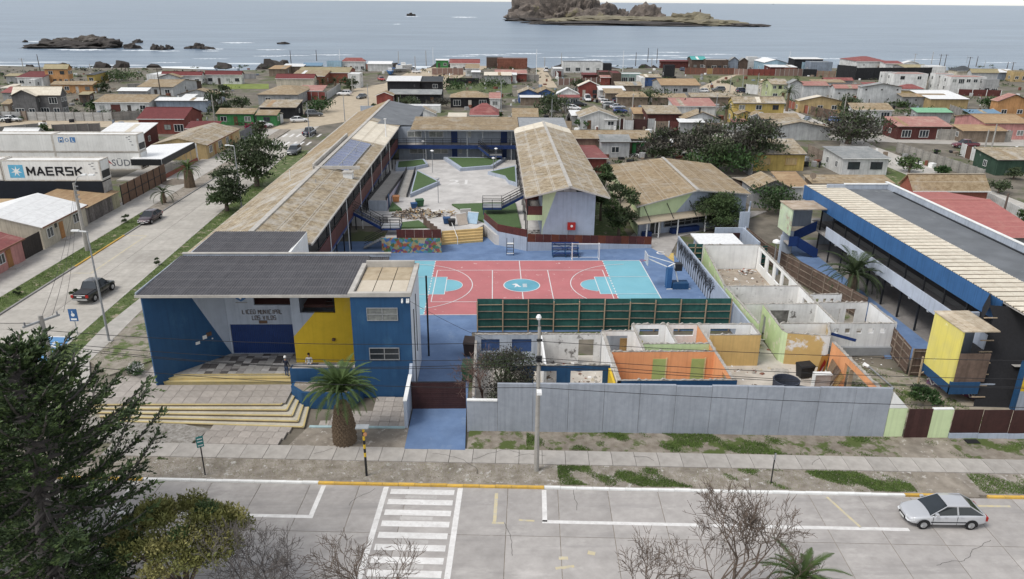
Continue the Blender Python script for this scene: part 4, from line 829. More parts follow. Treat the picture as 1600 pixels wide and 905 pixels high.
# ---- cafeteria
cf=thing('dining_hall','low dining hall with wide tan gabled roof and glazed porch','hall',(27,105,0))
C0,C1=(18.6,91.7),(34.3,98.1);_L=math.hypot(15.7,6.4)
def CQ(s_,d_,z):return (C0[0]+15.7/_L*s_+6.4/_L*d_,C0[1]+6.4/_L*s_-15.7/_L*d_,z)
for c4 in (((17.9,90.7,4.15),(17.9,116.2,4.15),(26.4,115.6,5.45),(26.4,94.1,5.45)),((34.6,117.6,4.15),(34.6,97.5,4.15),(26.4,94.1,5.45),(26.4,115.6,5.45))):
    A_,B_,C_,D_=map(Vector,c4);bi=lambda u,v:(A_*(1-u)+B_*u)*(1-v)+(D_*(1-u)+C_*u)*v
    for j in range(4):
        for i in range(13):
            u0,u1,v0,v1=i/13,(i+1)/13,j/4,(j+1.12)/4 if j<3 else 1;lz=Vector((0,0,.012*(j %2)+.008*(i %2)));b=MB();b.roofplane(bi(u0,v0)+lz+Vector((0,0,.03)),bi(u1,v0)+lz+Vector((0,0,.03)),bi(u1,v1)+lz,bi(u0,v1)+lz,.03);b.build('roof_sheet',RTAN2,cf)
b=MB();b.beam((26.4,94.0,5.53),(26.4,115.7,5.53),.4,.1);b.beam((17.9,90.65,4.1),(26.4,94.05,5.4),.08,.15);b.beam((26.4,94.05,5.4),(34.6,97.45,4.1),.08,.15);b.build('ridge_cap',CONC2,cf)
b=MB();b.wall(C0,C1,.2,0,2.3,[(1.6,3.3,0,2.05),(3.8,14.6,.75,1.85)]);b.build('front_wall',LBLU,cf)
b=MB();b.plate(C0,C1,[(0,2.3),(5.2,2.3),(8.0,5.05),(.0,4.0)],0,.2,1);b.plate(C0,C1,[(5.2,2.3),(16.9,2.3),(16.9,3.95),(8.6,5.2),(8.0,5.05)],0,.2,0);b.box(18.5,92.2,0,18.7,116,4.0,1);b.box(34.1,98.3,0,34.3,117,4.0,0);b.box(18.5,115.4,0,34.3,115.6,4.0,0);b.build('gable_wall',[LBLU,LIME],cf)
for k in range(2):facewin(cf,C0,C1,1.6+k*.86,.03,.84,2.0,nx=1,fm=WHITE)
for k in range(5):facewin(cf,C0,C1,3.85+k*2.15,.78,2.1,1.05,nx=2,nz=2,fm=STEEL)
b=MB();b.add([CQ(-1.4,1.9,2.25),CQ(12.6,1.7,2.35),CQ(12.6,.02,2.6),CQ(-1.2,.02,2.6),CQ(-1.4,1.9,2.15),CQ(12.6,1.7,2.25),CQ(12.6,.02,2.5),CQ(-1.2,.02,2.5)],[(0,1,2,3),(7,6,5,4),(0,4,5,1),(1,5,6,2),(3,7,4,0)]);b.box(17.2,91.9,2.45,18.49,112,2.55);b.build('canopy',RTAN2,cf)
b=MB()
for s_ in (.5,4,7.5):b.beam(CQ(s_,1.7,2.4),CQ(s_,0,4.0),.07,.07)
for y in (95,99,103,107):b.beam((17.3,y,2.5),(18.5,y,3.8),.06,.06)
b.build('canopy_strut',BLACK,cf)
for s_ in (.2,2.0,4.9,9.2):b=MB();b.beam(CQ(s_,1.5,0),CQ(s_,1.5,2.25),.15,.15);b.build('post',WHITE,cf)
for s_,w_ in ((.3,1.1),(4.6,4.2)):b=MB();b.beam(CQ(s_,.6,.35),CQ(s_+w_,.6,.35),.7,.7);b.build('bench_wall',NAVY,cf)
b=MB();b.prism(GP([(965,388),(1018,388),(1045,402),(1062,370),(1160,345),(1200,330),(1150,330),(990,365)],0),-.1,.03);b.build('hall_forecourt',CONC,kind='structure')
sheet('shaded_lawn',[(13,86.9),(18.5,86.9),(17.3,92),(17.2,118),(13,130),(12.3,130),(12.2,87)],.02,GRASS,kind='structure')
# ---- right-hand building
rb=thing('right_classroom_building','long two storey building with blue fascia and cream roof edge on the right','school',(44,75,0))
roof_sheets(rb,(38.5,48.5,7.1),(0,41.4,0),(4.15,0,.05),42,1,RCREAM,ribs=3,amp=.07,deckmat=CONC)
b=MB();b.box(42.6,48.4,6.6,47.9,88.2,7.02);b.build('roof_membrane',MEMB,rb)
b=MB();b.box(47.9,48.4,0,48.15,88.9,7.75);b.box(40.5,88.2,0,47.9,88.5,7.6);b.box(48.9,48.4,0,49.1,88.9,7.0);b.build('parapet',GREYW,rb)
b=MB();b.box(47.86,48.4,7.75,48.2,88.95,7.83);b.box(42.6,88.15,7.6,48.2,88.55,7.7);b.build('coping',WHITE,rb)
b=MB();b.add([(48.15,48.4,7.7),(49.6,48.4,7.05),(49.6,88.9,7.05),(48.15,88.9,7.7)],[(0,1,2,3)]);b.build('parapet_skirt',M('zinc skirt',(.40,.42,.44),(.33,.35,.37),sc=1),rb)
b=MB();b.box(47.7,48.5,7.02,47.9,86.5,7.12);b.build('gutter',BLACK,rb)
for k in range(1,14):b=MB();b.box(38.42,48.6+k*2.96,5.45,38.52,48.6+k*2.96+2.94,7.12);b.build('fascia_panel',BLUE2,rb)
b=MB();b.box(38.46,52,2.75,42.6,89.5,3.0);b.box(38.4,90.0,5.4,42.6,90.1,7.1);b.build('balcony_floor',CONC,rb)
b=MB();b.box(38.36,52,2.8,38.46,82.2,4.05);b.build('balcony_parapet',M('balcony paint',(.50,.55,.63),(.45,.49,.57),sc=1,streak=.2),rb)
for i in range(5):
    for j in range(40):
        if (i*j*7+i+j)%1==0:
            me=bpy.data.meshes.get('bt%d' %((i*5+j*3)%3))
            if not me:me=MB().box(0,0,0,.76,.96,.02).mesh('bt%d' %((i*5+j*3)%3));me.materials.append(TILEM[(i*5+j*3)%3])
            put('floor_tile',me,None,rb,loc=Vector((38.6+i*.8,48.8+j*1.0,3.0))-Vector((44,75,0)))
b=MB();b.wall((42.6,90.0),(42.6,48.5),.2,3.0,7.0);b.wall((42.6,90.0),(42.6,48.5),.2,.0,2.75);b.build('inner_wall',M('gallery wall',(.68,.71,.76),(.62,.65,.70),sc=1.2,stain=.1),rb)
for k in range(13):
    y=50.2+k*3.1
    b=MB();b.box(42.54,y,3.02,42.6,y+.95,5.15);b.build('door',NAVY,rb)if k %3!=2 else facewin(rb,(42.6,90),(42.6,48.5),90-y-2.4,4.0,2.4,1.2,nx=2)
    b=MB();b.box(42.54,y+.5,.03,42.6,y+1.5,2.15);b.build('door',NAVY,rb)if k %2 else facewin(rb,(42.6,90),(42.6,48.5),90-y-2.6,.9,2.4,1.2,nx=2)
for k in range(11):
    y=52.3+k*3.2;b=MB();b.box(38.56,y,3.0,38.7,y+.14,5.6);b.box(38.56,y,.05,38.7,y+.14,2.78);b.build('column',BLACK,rb)
for k in range(9):b=MB();b.box(38.5,53.9+k*3.2,2.55,38.8,54.15+k*3.2,2.74);b.build('lamp',ALUM,rb)
b=MB();b.box(42.28,62.6,.9,42.56,63.4,1.9);b.box(42.28,71,.9,42.56,71.9,2.0);b.build('hose_box',RED,rb)
sheet('covered_walk',[(38.5,48.5),(42.6,48.5),(42.6,90),(38.5,90)],.04,TILEM[1],kind='structure')
sheet('blue_walk',[(33.2,56.3),(38.5,55.8),(38.5,90),(36,90),(35.4,65)],.03,FLOORB,kind='structure')
# stair house at its far end
sh_=thing('stair_house','peeling pale green stair house with blue stairs at the far end of the building','stair house',(36,84,0))
b=MB();b.box(34.4,82.8,2.8,34.55,86.5,5.88);b.build('wall',M('peeling lime wall',(.56,.66,.44),(.50,.56,.42),sc=1,fleck=((.40,.33,.26),.9,.57)),sh_)
b=MB();b.box(34.3,82.65,5.9,38.35,86.6,6.03);b.build('roof',M('rust stained slab',(.52,.45,.37),(.36,.27,.19),sc=1.2,wear=[((.20,.11,.06),(.4,1.2,1),.55,.8)]),sh_)
b=MB();b.box(34.56,86.3,2.9,38.3,86.5,5.88);b.box(34.4,84.55,0,35.7,84.75,2.78);b.build('back_wall',LBLU,sh_)
b=MB();b.box(34.56,83.0,1.55,35.6,86.25,1.7);b.build('landing',CONC,sh_)
for k in range(7):f=(k+.5)/7;b=MB();b.box(35.6+2.8*f-.2,84.9,1.65+1.35*f-.08,35.6+2.8*f+.2,86.2,1.65+1.35*f);b.build('tread',STEEL,sh_);b=MB();b.box(35.6+2.6*f-.2,83.1,1.6-1.6*f,35.6+2.6*f+.2,84.4,1.7-1.6*f);b.build('tread',STEEL,sh_)
for y_,z0,z1,x1 in ((84.8,1.6,3.0,38.4),(83.0,1.6,.05,38.2)):b=MB();b.add([(35.6,y_,z0-.25),(x1,y_,z1-.25),(x1,y_,z1+1.0),(35.6,y_,z0+1.0),(35.6,y_+.08,z0-.25),(x1,y_+.08,z1-.25),(x1,y_+.08,z1+1.0),(35.6,y_+.08,z0+1.0)],[(0,1,2,3),(7,6,5,4),(3,2,6,7),(0,4,5,1),(1,5,6,2),(0,3,7,4)]);b.build('stair_side',NAVY,sh_)
b=MB();b.box(34.56,82.9,1.45,35.6,82.98,2.65);b.build('landing_side',NAVY,sh_)
for k in range(42):b=MB();b.box(38.52,48.5+k*.986-.03,7.12,42.6,48.5+k*.986+.03,7.215);b.build('roof_seam_shadow',M('seam shadow brown',(.30,.26,.20),(.20,.17,.13),sc=3),rb)  # dark brown strips paint in the shadow line at each sheet seam
# yellow stair block at its near end
yb=thing('yellow_stair_block','yellow projecting stair block with blue base and brown boarded front','stair block',(36,51.5,0))
b=MB();b.plate((33.95,52.3),(33.95,48.6),[(0,1.6),(3.7,1.6),(3.7,5.95),(0,5.95)],0,.15);b.build('side_wall',YELP,yb)
b=MB();b.plate((33.9,52.35),(33.9,48.55),[(0,1.6),(3.8,1.6),(3.8,.9),(0,.9)],0,.2);b.box(33.9,48.5,.9,36.1,48.7,1.9);b.build('base_band',BLUE,yb)
b=MB();b.box(34.1,48.55,1.9,36.4,48.62,4.2);b.build('board_front',WOODB,yb)
for k in range(4):b=MB();b.box(33.9+k*.68,48.5,5.95,33.9+k*.68+.66,52.4,6.03+.012*(k %2));b.build('roof_board',M('bleached board',(.56,.49,.38),(.36,.28,.19),sc=1.5,var=.15),yb)
b=MB();b.box(34.1,52.2,.9,37.4,52.4,5.95);b.box(34.1,48.7,1.55,37.4,52.2,1.65);b.build('inner_wall',LBLU,yb)
b=MB();b.box(34.6,49.2,1.65,35.2,49.8,2.6);b.build('bin',NAVY,yb)
mz=thing('mosaic_skirt','red and white zigzag mosaic panel below the yellow stair block','mosaic',(36,50,0))
b=MB();b.add([(34.2,51.8,.05),(36.9,48.75,.05),(36.9,48.75,.88),(34.2,51.8,.88)],[(0,1,2,3)]);b.build('panel',M('mosaic backing',(.26,.06,.09),(.10,.12,.22),sc=2),mz)
b=MB()
for k in range(9):
    f0,f1=k/9,(k+1)/9;q=lambda f,z:(34.2+2.7*f-.03,51.8-3.05*f-.03,z);b.beam(q(f0,.1 if k %2 else .8),q(f1,.8 if k %2 else .1),.03,.09);b.beam(q(f0,.45),q(f1,.15 if k %2 else .75),.03,.07)
b.build('zigzag',WHITE,mz)
nt=thing('black_net_screen','tall black shade net on timber poles in front of the right building','screen',(39,51,0))
NETM=M('black shade net',(.022,.022,.025),(.016,.016,.018),sc=6,stain=.2,var=.1,r=.9)
b=MB();b.add([(35.8,48.2,.05),(38.45,47.95,.05),(45,50.4,6.7),(37.1,51.0,7.05),(37.35,50.6,6.2),(36.5,49.6,3.5)],[(0,1,2,3,4,5)]);b.add([(38.45,47.95,.05),(45,47.9,.05),(45,50.4,6.7)],[(0,1,2)]);b.add([(36.9,51.3,5.2),(37.2,51.0,7.0),(38.4,53.0,7.3),(38.2,53.2,6.0)],[(0,1,2,3)]);b.build('net',NETM,nt)
for k in range(8):z=.7+k*.78;f=z/7;b=MB();b.box(35.5+1.3*f,48.05+2.85*f,z,36.5+1.3*f,48.12+2.85*f,z+.07);b.build('batten',TIMB,nt)

bp_=thing('blue_yellow_pier','blue yellow and white painted pier beside the black net','pier',(38.5,47.7,0));b=MB();b.box(38.3,47.6,0,38.55,47.9,4);b.box(38.56,47.62,0,42.5,47.85,1.6,1);b.box(38.56,47.62,1.6,42.5,47.85,4,2);b.build('wall',[BLUE,LBLU,YEL],bp_)
ptw=thing('blue_screen_wall','pale blue boundary wall with dark blue door beside the dining hall','wall',(33,88,0))
b=MB();b.plate((35.6,100.5),(30.2,86.0),[(0,0),(15.4,0),(15.4,2.4),(0,2.4)],0,.2);b.box(30.0,80.2,0,30.2,86,2.8);b.box(26.7,86.0,0,30.2,86.2,2.8);b.box(31.2,77.0,0,31.4,77.2,4.6);b.box(30.2,88.0,0,31.4,88.2,4.2);b.build('wall',LBLU,ptw)
b=MB();b.box(33.0,98.5,0,34.2,98.7,2.6);b.build('door',NAVY,ptw)
# ================================================================== DEMOLISHED ROOMS BEHIND THE GREY WALL
PLW=M('old white plaster',(.86,.855,.84),(.77,.765,.75),sc=1.1,stain=.12,var=.03,streak=.12,fleck=((.30,.28,.26),.9,.70))
PLS=M('stained plaster',(.76,.75,.73),(.62,.61,.59),sc=1.3,stain=.15,var=.04,streak=.15,fleck=((.16,.15,.14),1.0,.60))
ORG=M('orange plaster',(.76,.37,.18),(.70,.32,.15),sc=.8,stain=.12,var=.02,streak=.15,fleck=((.70,.60,.50),1.4,.70))
OCH=M('ochre plaster',(.64,.44,.18),(.57,.39,.16),sc=1,stain=.1,var=.03,streak=.15,fleck=((.68,.63,.52),1.1,.70))
OCHP=M('peeling ochre plaster',(.60,.42,.17),(.52,.36,.15),sc=1,stain=.1,var=.03,fleck=((.70,.68,.66),.62,.50))
LIMEP=M('peeling lime plaster',(.55,.66,.36),(.48,.58,.31),sc=1,stain=.1,var=.03,fleck=((.68,.66,.52),.8,.54))
LIMED=M('lime door',(.36,.46,.17),(.31,.40,.15),sc=1.5,stain=.15,var=.04)
RAW=M('broken wall top',(.46,.43,.39),(.30,.28,.25),sc=5,stain=.2,var=.1,bump=.6)
TF=M('dirty tile floor',(.46,.40,.33),(.34,.28,.22),sc=1.2,stain=.35,var=.05)
ru=thing('roofless_building','roofless half demolished building with white orange and ochre rooms','ruin',(14,55,0))
HT=2.8
def rwall(p0,p1,mat,ops=(),th=.16,z0=0.0,h=HT,ragged=True,mat2=None):
    """p0->p1 with its painted face to the right; ragged broken top"""
    b=MB();b.wall(p0,p1,th/2 if mat2 else th,z0,h,ops);b.build('wall',mat,ru)
    ex,ey=p1[0]-p0[0],p1[1]-p0[1];L=math.hypot(ex,ey);ex /=L;ey /=L;nx,ny=-ey,ex
    if mat2:
        q0=(p0[0]+nx*th/2,p0[1]+ny*th/2);q1=(p1[0]+nx*th/2,p1[1]+ny*th/2)
        b=MB();b.wall(q0,q1,th/2,z0,h,ops);b.build('wall',mat2,ru)
    if ragged:
        b=MB();n=max(2,int(L/.17));hs=[random.choice([.02,.03,.05,.08,.15])*random.uniform(.5,1.2)for _ in range(n+1)]
        pts=[(L*i/n,h+hs[i])for i in range(n+1)]
        b.plate(p0,p1,[(0,h+.001),(L,h+.001)]+pts[::-1],-.012,th+.012);b.build('broken_top',RAW,ru)
fl=MB();fl.prism([(-1.6,46.0),(27,45),(27.2,54.5),(23.8,56),(24,62),(29.3,61),(30.2,79),(23.3,79),(21.8,62),(21.8,57.3),(-1.6,57)],-.1,.03);fl.build('floor',M('dusty slab',(.58,.54,.48),(.46,.42,.37),sc=.8,stain=.25,var=0),ru)
fl=MB();fl.prism([(22.2,66.4),(29.3,66.4),(30.0,78.9),(23.5,78.9)],0,.05);fl.build('tile_floor',TF,ru)
# west rooms
rwall((-1.5,55.3),(3.85,55.3),GREYW,[(.5,2.0,1.3,2.4),(3.0,4.6,1.2,2.4)],mat2=PLW)
b=MB();b.box(-1.0,55.42,1.3,.5,55.45,2.4);b.build('blue_window',M('blue board',(.05,.10,.24),(.03,.06,.15),sc=1.5),ru);b=MB();b.box(1.5,55.42,1.2,3.1,55.45,2.4);b.build('blue_window',M('blue board'),ru)
rwall((3.95,55.3),(8.75,55.3),PLS,[(3.0,4.25,0.05,2.35)])
b=MB();b.box(3.8,49.8,0,3.95,55.25,2.75);b.build('column',PLW,ru)
rwall((8.85,55.9),(8.85,47.3),PLW,mat2=ORG,th=.24)
rwall((.8,49.75),(8.7,49.75),BLUE,[(2.2,3.9,0,2.35),(4.95,7.35,0,2.35),(.0,1.2,0,2.35)],mat2=PLW)
rwall((8.9,55.9),(11.6,55.9),PLW,[(.35,2.15,.2,2.4)],th=.14);b=MB();b.box(8.95,57.0,0,11.5,57.1,2.2);b.build('dark_screen',GREYW,ru)
b=MB();b.box(10.5,56.2,0,11.2,56.3,2.0);b.build('leaning_door',OSB,ru)
rwall((-1.5,55.3),(-1.5,46.0),PLW,h=2.3)
# orange room
rwall((9.0,52.0),(17.25,52.0),ORG,mat2=LIME)
for px in (1030.5,1091):
    s0=FP(px-10,560,(9.0,52.0),(17.25,52.0))[0];s1=FP(px+10,560,(9.0,52.0),(17.25,52.0))[0]
    b=MB();b.plate((9.0,52.0),(17.25,52.0),[(s0,.05),(s1,.05),(s1,2.2),(s0,2.2)],-.05,-.002);d_=b.build('door',LIMED,ru)
    b=MB();b.plate((9.0,52.0),(17.25,52.0),[(s1,.05),(s1+.12,.05),(s1+.12,2.3),(s1,2.3)],-.06,-.003);b.build('frame',M('cream timber',(.70,.58,.32),sc=3),d_)
rwall((8.85,47.3),(17.45,47.3),BLUE,[(.6,2.0,0,2.3),(3.6,5.2,0,2.3),(6.2,8.0,0,2.3)],mat2=ORG)
rwall((17.3,47.35),(17.3,57.1),OCH,[(.5,2.3,0.0,2.3)],mat2=ORG,th=.2)
b=MB();b.box(8.55,47.3,0,8.72,49.7,2.6);b.build('yellow_post',YEL,ru)
# three white rooms
B0,B1=(11.6,57.2),(21.85,57.2);ops=[]
for a,c in ((999,1029.5),(1052,1083.5),(1109.5,1150)):ops.append((FP(a,520,B0,B1)[0],FP(c,520,B0,B1)[0],1.78,2.42))
rwall(B0,B1,PLW,ops);rwall((11.6,57.1),(11.6,52.1),PLW,mat2=PLW);rwall((14.45,57.1),(14.45,53.5),PLW,mat2=PLW)
rwall((11.7,53.4),(17.2,53.4),LIME,mat2=PLW);rwall((17.6,55.05),(21.8,55.05),OCH,mat2=PLW);rwall((21.8,55.1),(21.8,57.1),PLW)
for x in (12.3,15.1):b=MB();b.box(x,57.12,.9,x+.3,57.18,1.35);b.build('notice',M('faded notice',(.66,.62,.25),sc=3),ru)
b=MB();b.box(12.9,52.3,.1,13.6,53.0,.75);b.build('sink',ALUM,ru)
# corridor and ochre corner
rwall((24.15,61.6),(23.85,56.0),LIMEP,[(.3,1.3,0,2.1)]);rwall((23.85,56.0),(24.1,55.4),LIME);rwall((24.1,55.4),(27.3,54.8),OCHP)
rwall((22.1,66.0),(22.3,57.4),LIMEP);rwall((27.4,54.8),(28.3,57.2),OCHP,ragged=True)
rwall((24.2,57.3),(28.2,57.3),PLW)
rwall((27.05,53.7),(27.05,45.0),ORG,[(2.6,6.6,.15,2.25)],mat2=ORG,th=.22)
b=MB();b.box(26.9,49.9,.15,27.2,50.05,2.25);b.build('timber_post',TIMB,ru)
# north-east rooms
rwall((22.0,66.2),(29.3,66.2),PLS,[(.9,3.0,.6,2.3)]if False else ());rwall((22.4,61.7),(29.1,61.7),PLS,[(2.3,4.3,.2,2.2)])
b=MB();b.box(24.6,62.6,.0,27.2,62.7,2.1);b.build('mouldy_board',M('mouldy plaster',(.34,.33,.31),(.10,.095,.09),sc=1.5),ru)
rwall((23.4,79.1),(29.6,79.1),PLW);rwall((23.4,79.0),(22.0,66.3),LIMEP,mat2=LIMEP)
E0,E1=(29.75,79.0),(29.1,57.3)
rwall(E1[:2],E0[:2],PLW,[(11.6,13.4,.9,2.45),(14.0,15.8,.9,2.45),(16.4,18.2,.9,2.45),(19.0,20.8,.9,2.45),(6.5,7.6,0,2.2)],mat2=PLW)
rwall((28.25,57.2),(33.9,57.2),M('white block',(.72,.72,.71),(.64,.64,.64),sc=1,stain=.15,streak=.2),[(k*1.0+.5,k*1.0+.95,1.95,2.4)for k in range(5)],h=2.85);rwall((34.0,62.0),(34.0,57.3),PLW,mat2=PLW);rwall((29.4,62.0),(33.9,62.0),PLS,[(1.1,2.1,0,2.2),(2.6,3.5,0,2.2)])
rwall((29.5,64.0),(32.4,64.0),PLW,[(.5,.8,1.9,2.4),(1.2,1.5,1.9,2.4),(1.9,2.2,1.9,2.4)])
b=MB();b.box(28.1,56.9,0,33.9,57.18,.75);b.build('plinth',M('grey plinth',(.30,.31,.32),(.25,.26,.27),sc=1.5),ru)
b=MB();b.add([(23.9,68.3,.06),(25.6,68.3,.06),(25.6,70.9,.06),(23.9,70.9,.06)],[(0,1,2,3)]);b.build('blue_mat',M('grey blue mat',(.33,.39,.47),sc=2),ru)
hut=thing('flat_roof_hut','small flat white roofed hut behind the roofless building','hut',(25.8,82,0))
b=MB();b.box(23.6,80.4,0,27.8,83.8,2.5);b.build('wall',LBLU,hut);b=MB();b.box(23.2,80.0,2.55,28.2,84.1,2.68);b.build('roof',ALUM,hut)
b=MB();b.box(28.2,85.5,0,29.6,85.6,2.3);tag(b.build('dark_doorway',DKRED),'dark maroon door panel beside the white roofed hut','door')
# mural wall with painted trees
tmw=thing('tree_mural_wall','pale blue wall painted with black bare trees along the court','wall',(21.5,70,0))
b=MB();b.plate((21.55,83.3),(21.75,57.3),[(0,0),(26,0),(26,2.6),(0,2.6)],0,.16);b.build('wall',LBLU,tmw)
tm=MB();rr=random.Random(5);bx=21.53
def branch(y,z,a,L,w,d):
    y1,z1=y+math.sin(a)*L,z+math.cos(a)*L
    if z1>2.55:return
    xx=bx+(83.3-y)/26*.2-.012-.0015*d
    nx,nz=math.cos(a)*w/2,-math.sin(a)*w/2
    tm.add([(xx,y-nx,z-nz),(xx,y+nx,z+nz),(xx,y1+nx*.7,z1+nz*.7),(xx,y1-nx*.7,z1-nz*.7)],[(0,1,2,3)])
    if d<4:
        for s_ in (-1,1):branch(y1,z1,a+s_*rr.uniform(.25,.65),L*rr.uniform(.6,.8),w*.62,d+1)
        if d<2:branch(y1,z1,a+rr.uniform(-.2,.2),L*.8,w*.7,d+1)
for k in range(17):branch(82.3-k*.82,.02,rr.uniform(-.06,.06),rr.uniform(.8,1.05),rr.uniform(.14,.24),0)
tm.build('painted_trees',M('mural black',(.02,.02,.022),var=0,stain=0),tmw)
# green mesh fence
gf=thing('green_mesh_fence','green mesh fence on timber frame along the near side of the court','fence',(10,63.7,0))
MESH=M('green mesh',(.034,.115,.10),(.022,.082,.074),sc=2.2,stain=.35,var=.12,streak=.2,r=.9)
GX0,GX1=-1.45,21.5;n=10;q=(GX1-GX0)/n
FY=62.15;FH=3.15
for k in range(n):b=MB();b.box(GX0+k*q+.01,FY+.06,.1,GX0+(k+1)*q-.01,FY+.09,FH+random.uniform(-.02,.03));b.build('mesh_panel',MESH,gf)
for k in range(n+1):b=MB();b.box(GX0+k*q-.05,FY-.1,0,GX0+k*q+.05,FY+.02,FH-.1+random.uniform(-.25,.12));b.build('post',TIMB,gf)
for j in range(4):
    for k in range(n):z=.5+j*.72+random.uniform(-.05,.05);b=MB();b.beam((GX0+k*q+.06,FY,z+random.uniform(-.05,.05)),(GX0+(k+1)*q-.06,FY,z),.055,.065);b.build('rail',WOOD if (j+k)%3 else TIMB,gf)
gf2=thing('green_mesh_fence','short green mesh fence between the tree mural wall and the roofless rooms','fence',(22.5,79.6,0))
for k in range(2):b=MB();b.box(21.75+k*.9,79.6,.1,21.75+k*.9+.87,79.63,2.8);b.build('mesh_panel',MESH,gf2);b=MB();b.box(21.7+k*.92,79.5,0,21.8+k*.92,79.58,2.85);b.build('post',TIMB,gf2)
for j in range(4):b=MB();b.box(21.75,79.5,.4+j*.65,23.4,79.57,.48+j*.65);b.build('rail',TIMB,gf2)
# brown hoardings
def hoarding(pts,h,label,step=2.0,back=False,mat=None):
    t=thing('timber_hoarding',label,'fence',(pts[0][0],pts[0][1],0))
    for (x0,y0),(x1,y1)in zip(pts,pts[1:]):
        L=math.hypot(x1-x0,y1-y0);n=max(1,round(L/step));nx,ny=-(y1-y0)/L,(x1-x0)/L
        if back:nx,ny=-nx,-ny
        for k in range(n):
            f0,f1=k/n,(k+1)/n;A=(x0+(x1-x0)*f0,y0+(y1-y0)*f0);B=(x0+(x1-x0)*f1,y0+(y1-y0)*f1)
            b=MB();b.plate(A,B,[(.01,.05),(L/n-.01,.05),(L/n-.01,h+random.uniform(-.04,.04)),(.01,h)],0,.03);b.build('board',mat or WOODB,t)
            b=MB();b.beam((A[0]-nx*.06,A[1]-ny*.06,0),(A[0]-nx*.06,A[1]-ny*.06,h+.05),.09,.09);b.build('post',WOOD,t)
            for j in range(4):z=.3+j*(h-.5)/3;b=MB();b.beam((A[0]-nx*.035,A[1]-ny*.035,z),(B[0]-nx*.035,B[1]-ny*.035,z),.05,.08);b.build('rail',WOOD,t)
    return t
hoarding([(31.0,88.3),(31.3,81.2),(33.2,72.5),(35.0,64.2)],2.4,'long brown timber hoarding zigzagging beside the palm and blue walkway',back=False)
hoarding([(34.0,57.7),(33.4,53.4)],2.45,'short brown hoarding with rails beside the white block',1.4)
hoarding([(33.5,53.2),(36.4,53.0)],2.4,'brown plywood hoarding panel left of the yellow stair block',1.45)
hoarding([(29.9,80.0),(31.1,80.2)],2.4,'green backed end panel of the timber hoarding by the lamp',1.2,mat=MESH)
pr=thing('timber_prop','timber prop with diagonal brace leaning on the plywood hoarding','prop',(34,52.5,0))
b=MB();b.beam((33.6,51.9,0),(33.6,52.0,2.3),.1,.1);b.beam((33.7,51.9,.9),(35.6,52.6,1.6),.08,.08);b.build('strut',TIMB,pr)
sheet('weedy_yard',[(27.3,45.2),(37,44.6),(37,48.4),(34,53),(28.3,57)],.02,DIRTG,kind='structure');sheet('bare_yard',[(31.5,46.5),(40,45.5),(40,49),(34.0,53)],.035,M('pale dirt',(.40,.35,.28),(.30,.26,.20),sc=1.2),kind='structure')
sheet('back_lawn',[(22,80),(31,80),(33,72),(34.8,64.3),(30,62.2),(30.2,79)],.01,DIRTG,kind='structure')
# grey front wall
fw_=thing('grey_front_wall','long pale grey boundary wall beside the sidewalk with overhead wires','wall',(12,44.8,0))
W0,W1=(-1.84,45.17),(26.95,44.06);WL=math.hypot(W1[0]-W0[0],W1[1]-W0[1])
xs=[0,2.1]+[2.1+k*(WL-2.1)/11 for k in range(1,12)]
for k,(a,c)in enumerate(zip(xs,xs[1:])):
    b=MB();h_=2.45 if k==0 else 3.82+random.uniform(-.04,.04);dz=random.uniform(0,.02)
    b.plate(W0,W1,[(a+.012,.0),(c-.012,.0),(c-.012,h_),(a+.012,h_)],dz,.22);b.build('wall_panel',M('front wall grey',(.335,.36,.405),(.285,.31,.35),sc=2.2,stain=.15,var=.025,streak=.18,fleck=((.30,.32,.35),2.6,.68)),fw_)
b=MB();b.plate(W0,W1,[(0,.0),(WL,.0),(WL,3.7),(2.1,3.7),(2.1,2.3),(0,2.3)],.04,.2);b.build('wall_core',BLOCK,fw_)
b=MB();b.plate(W0,W1,[(0,2.45),(2.1,2.45),(2.1,2.53),(0,2.53)],-.03,.25);b.build('coping',WHITE,fw_)
for nm,x0,x1,h_,lab in (('gate_pier',26.97,28.25,2.4,'pale green pier with white sloping top at the end of the grey wall'),('gate_pier',29.95,31.35,2.35,'pale green pier between the two dark maroon gates')):
    t=thing(nm,lab,'pier',(x0,44,0));y=44.07-(x0-26.9)*.06;b=MB();b.box(x0,y,0,x1,y+.25,h_-.1);b.build('pier',LIME,t)
    b=MB();
    if x0<28:b.add([(x0,y+.01,h_-.08),(x1,y+.01,h_-.08),(x0+.1,y+.01,h_+1.15),(x0,y+.24,h_-.08),(x1,y+.24,h_-.08),(x0+.1,y+.24,h_+1.15)],[(0,1,2),(5,4,3),(1,4,5,2),(0,2,5,3)])
    else:b.box(x0,y+.01,h_-.08,x1,y+.24,h_)
    b.build('cap',WHITE,t)
mg=thing('metal_gate','dark maroon sheet gate between the two pale green piers','gate',(29,43.9,0))
for k in range(4):b=MB();b.box(28.28+k*.415,43.92,.05,28.28+k*.415+.405,43.96,2.33);b.build('panel',DKRED,mg)
mf=thing('maroon_fence','dark maroon sheet fence on pale plinth at the right edge','fence',(36,43.6,0))
for k in range(6):y=43.83-(k*2)*.03;b=MB();b.box(31.4+k*2.0,y,.5,31.4+k*2.0+1.97,y+.05,2.3);b.build('panel',DKRED,mf);b=MB();b.box(31.4+k*2.0,y-.05,0,31.4+k*2+1.99,y+.15,.48);b.build('plinth',LBLU,mf)
tag(MB().box(32.3,43.1,.09,33.2,43.6,.13).build('drain_cover',RUB),'dark drain cover in the dirt before the maroon fence','drain')
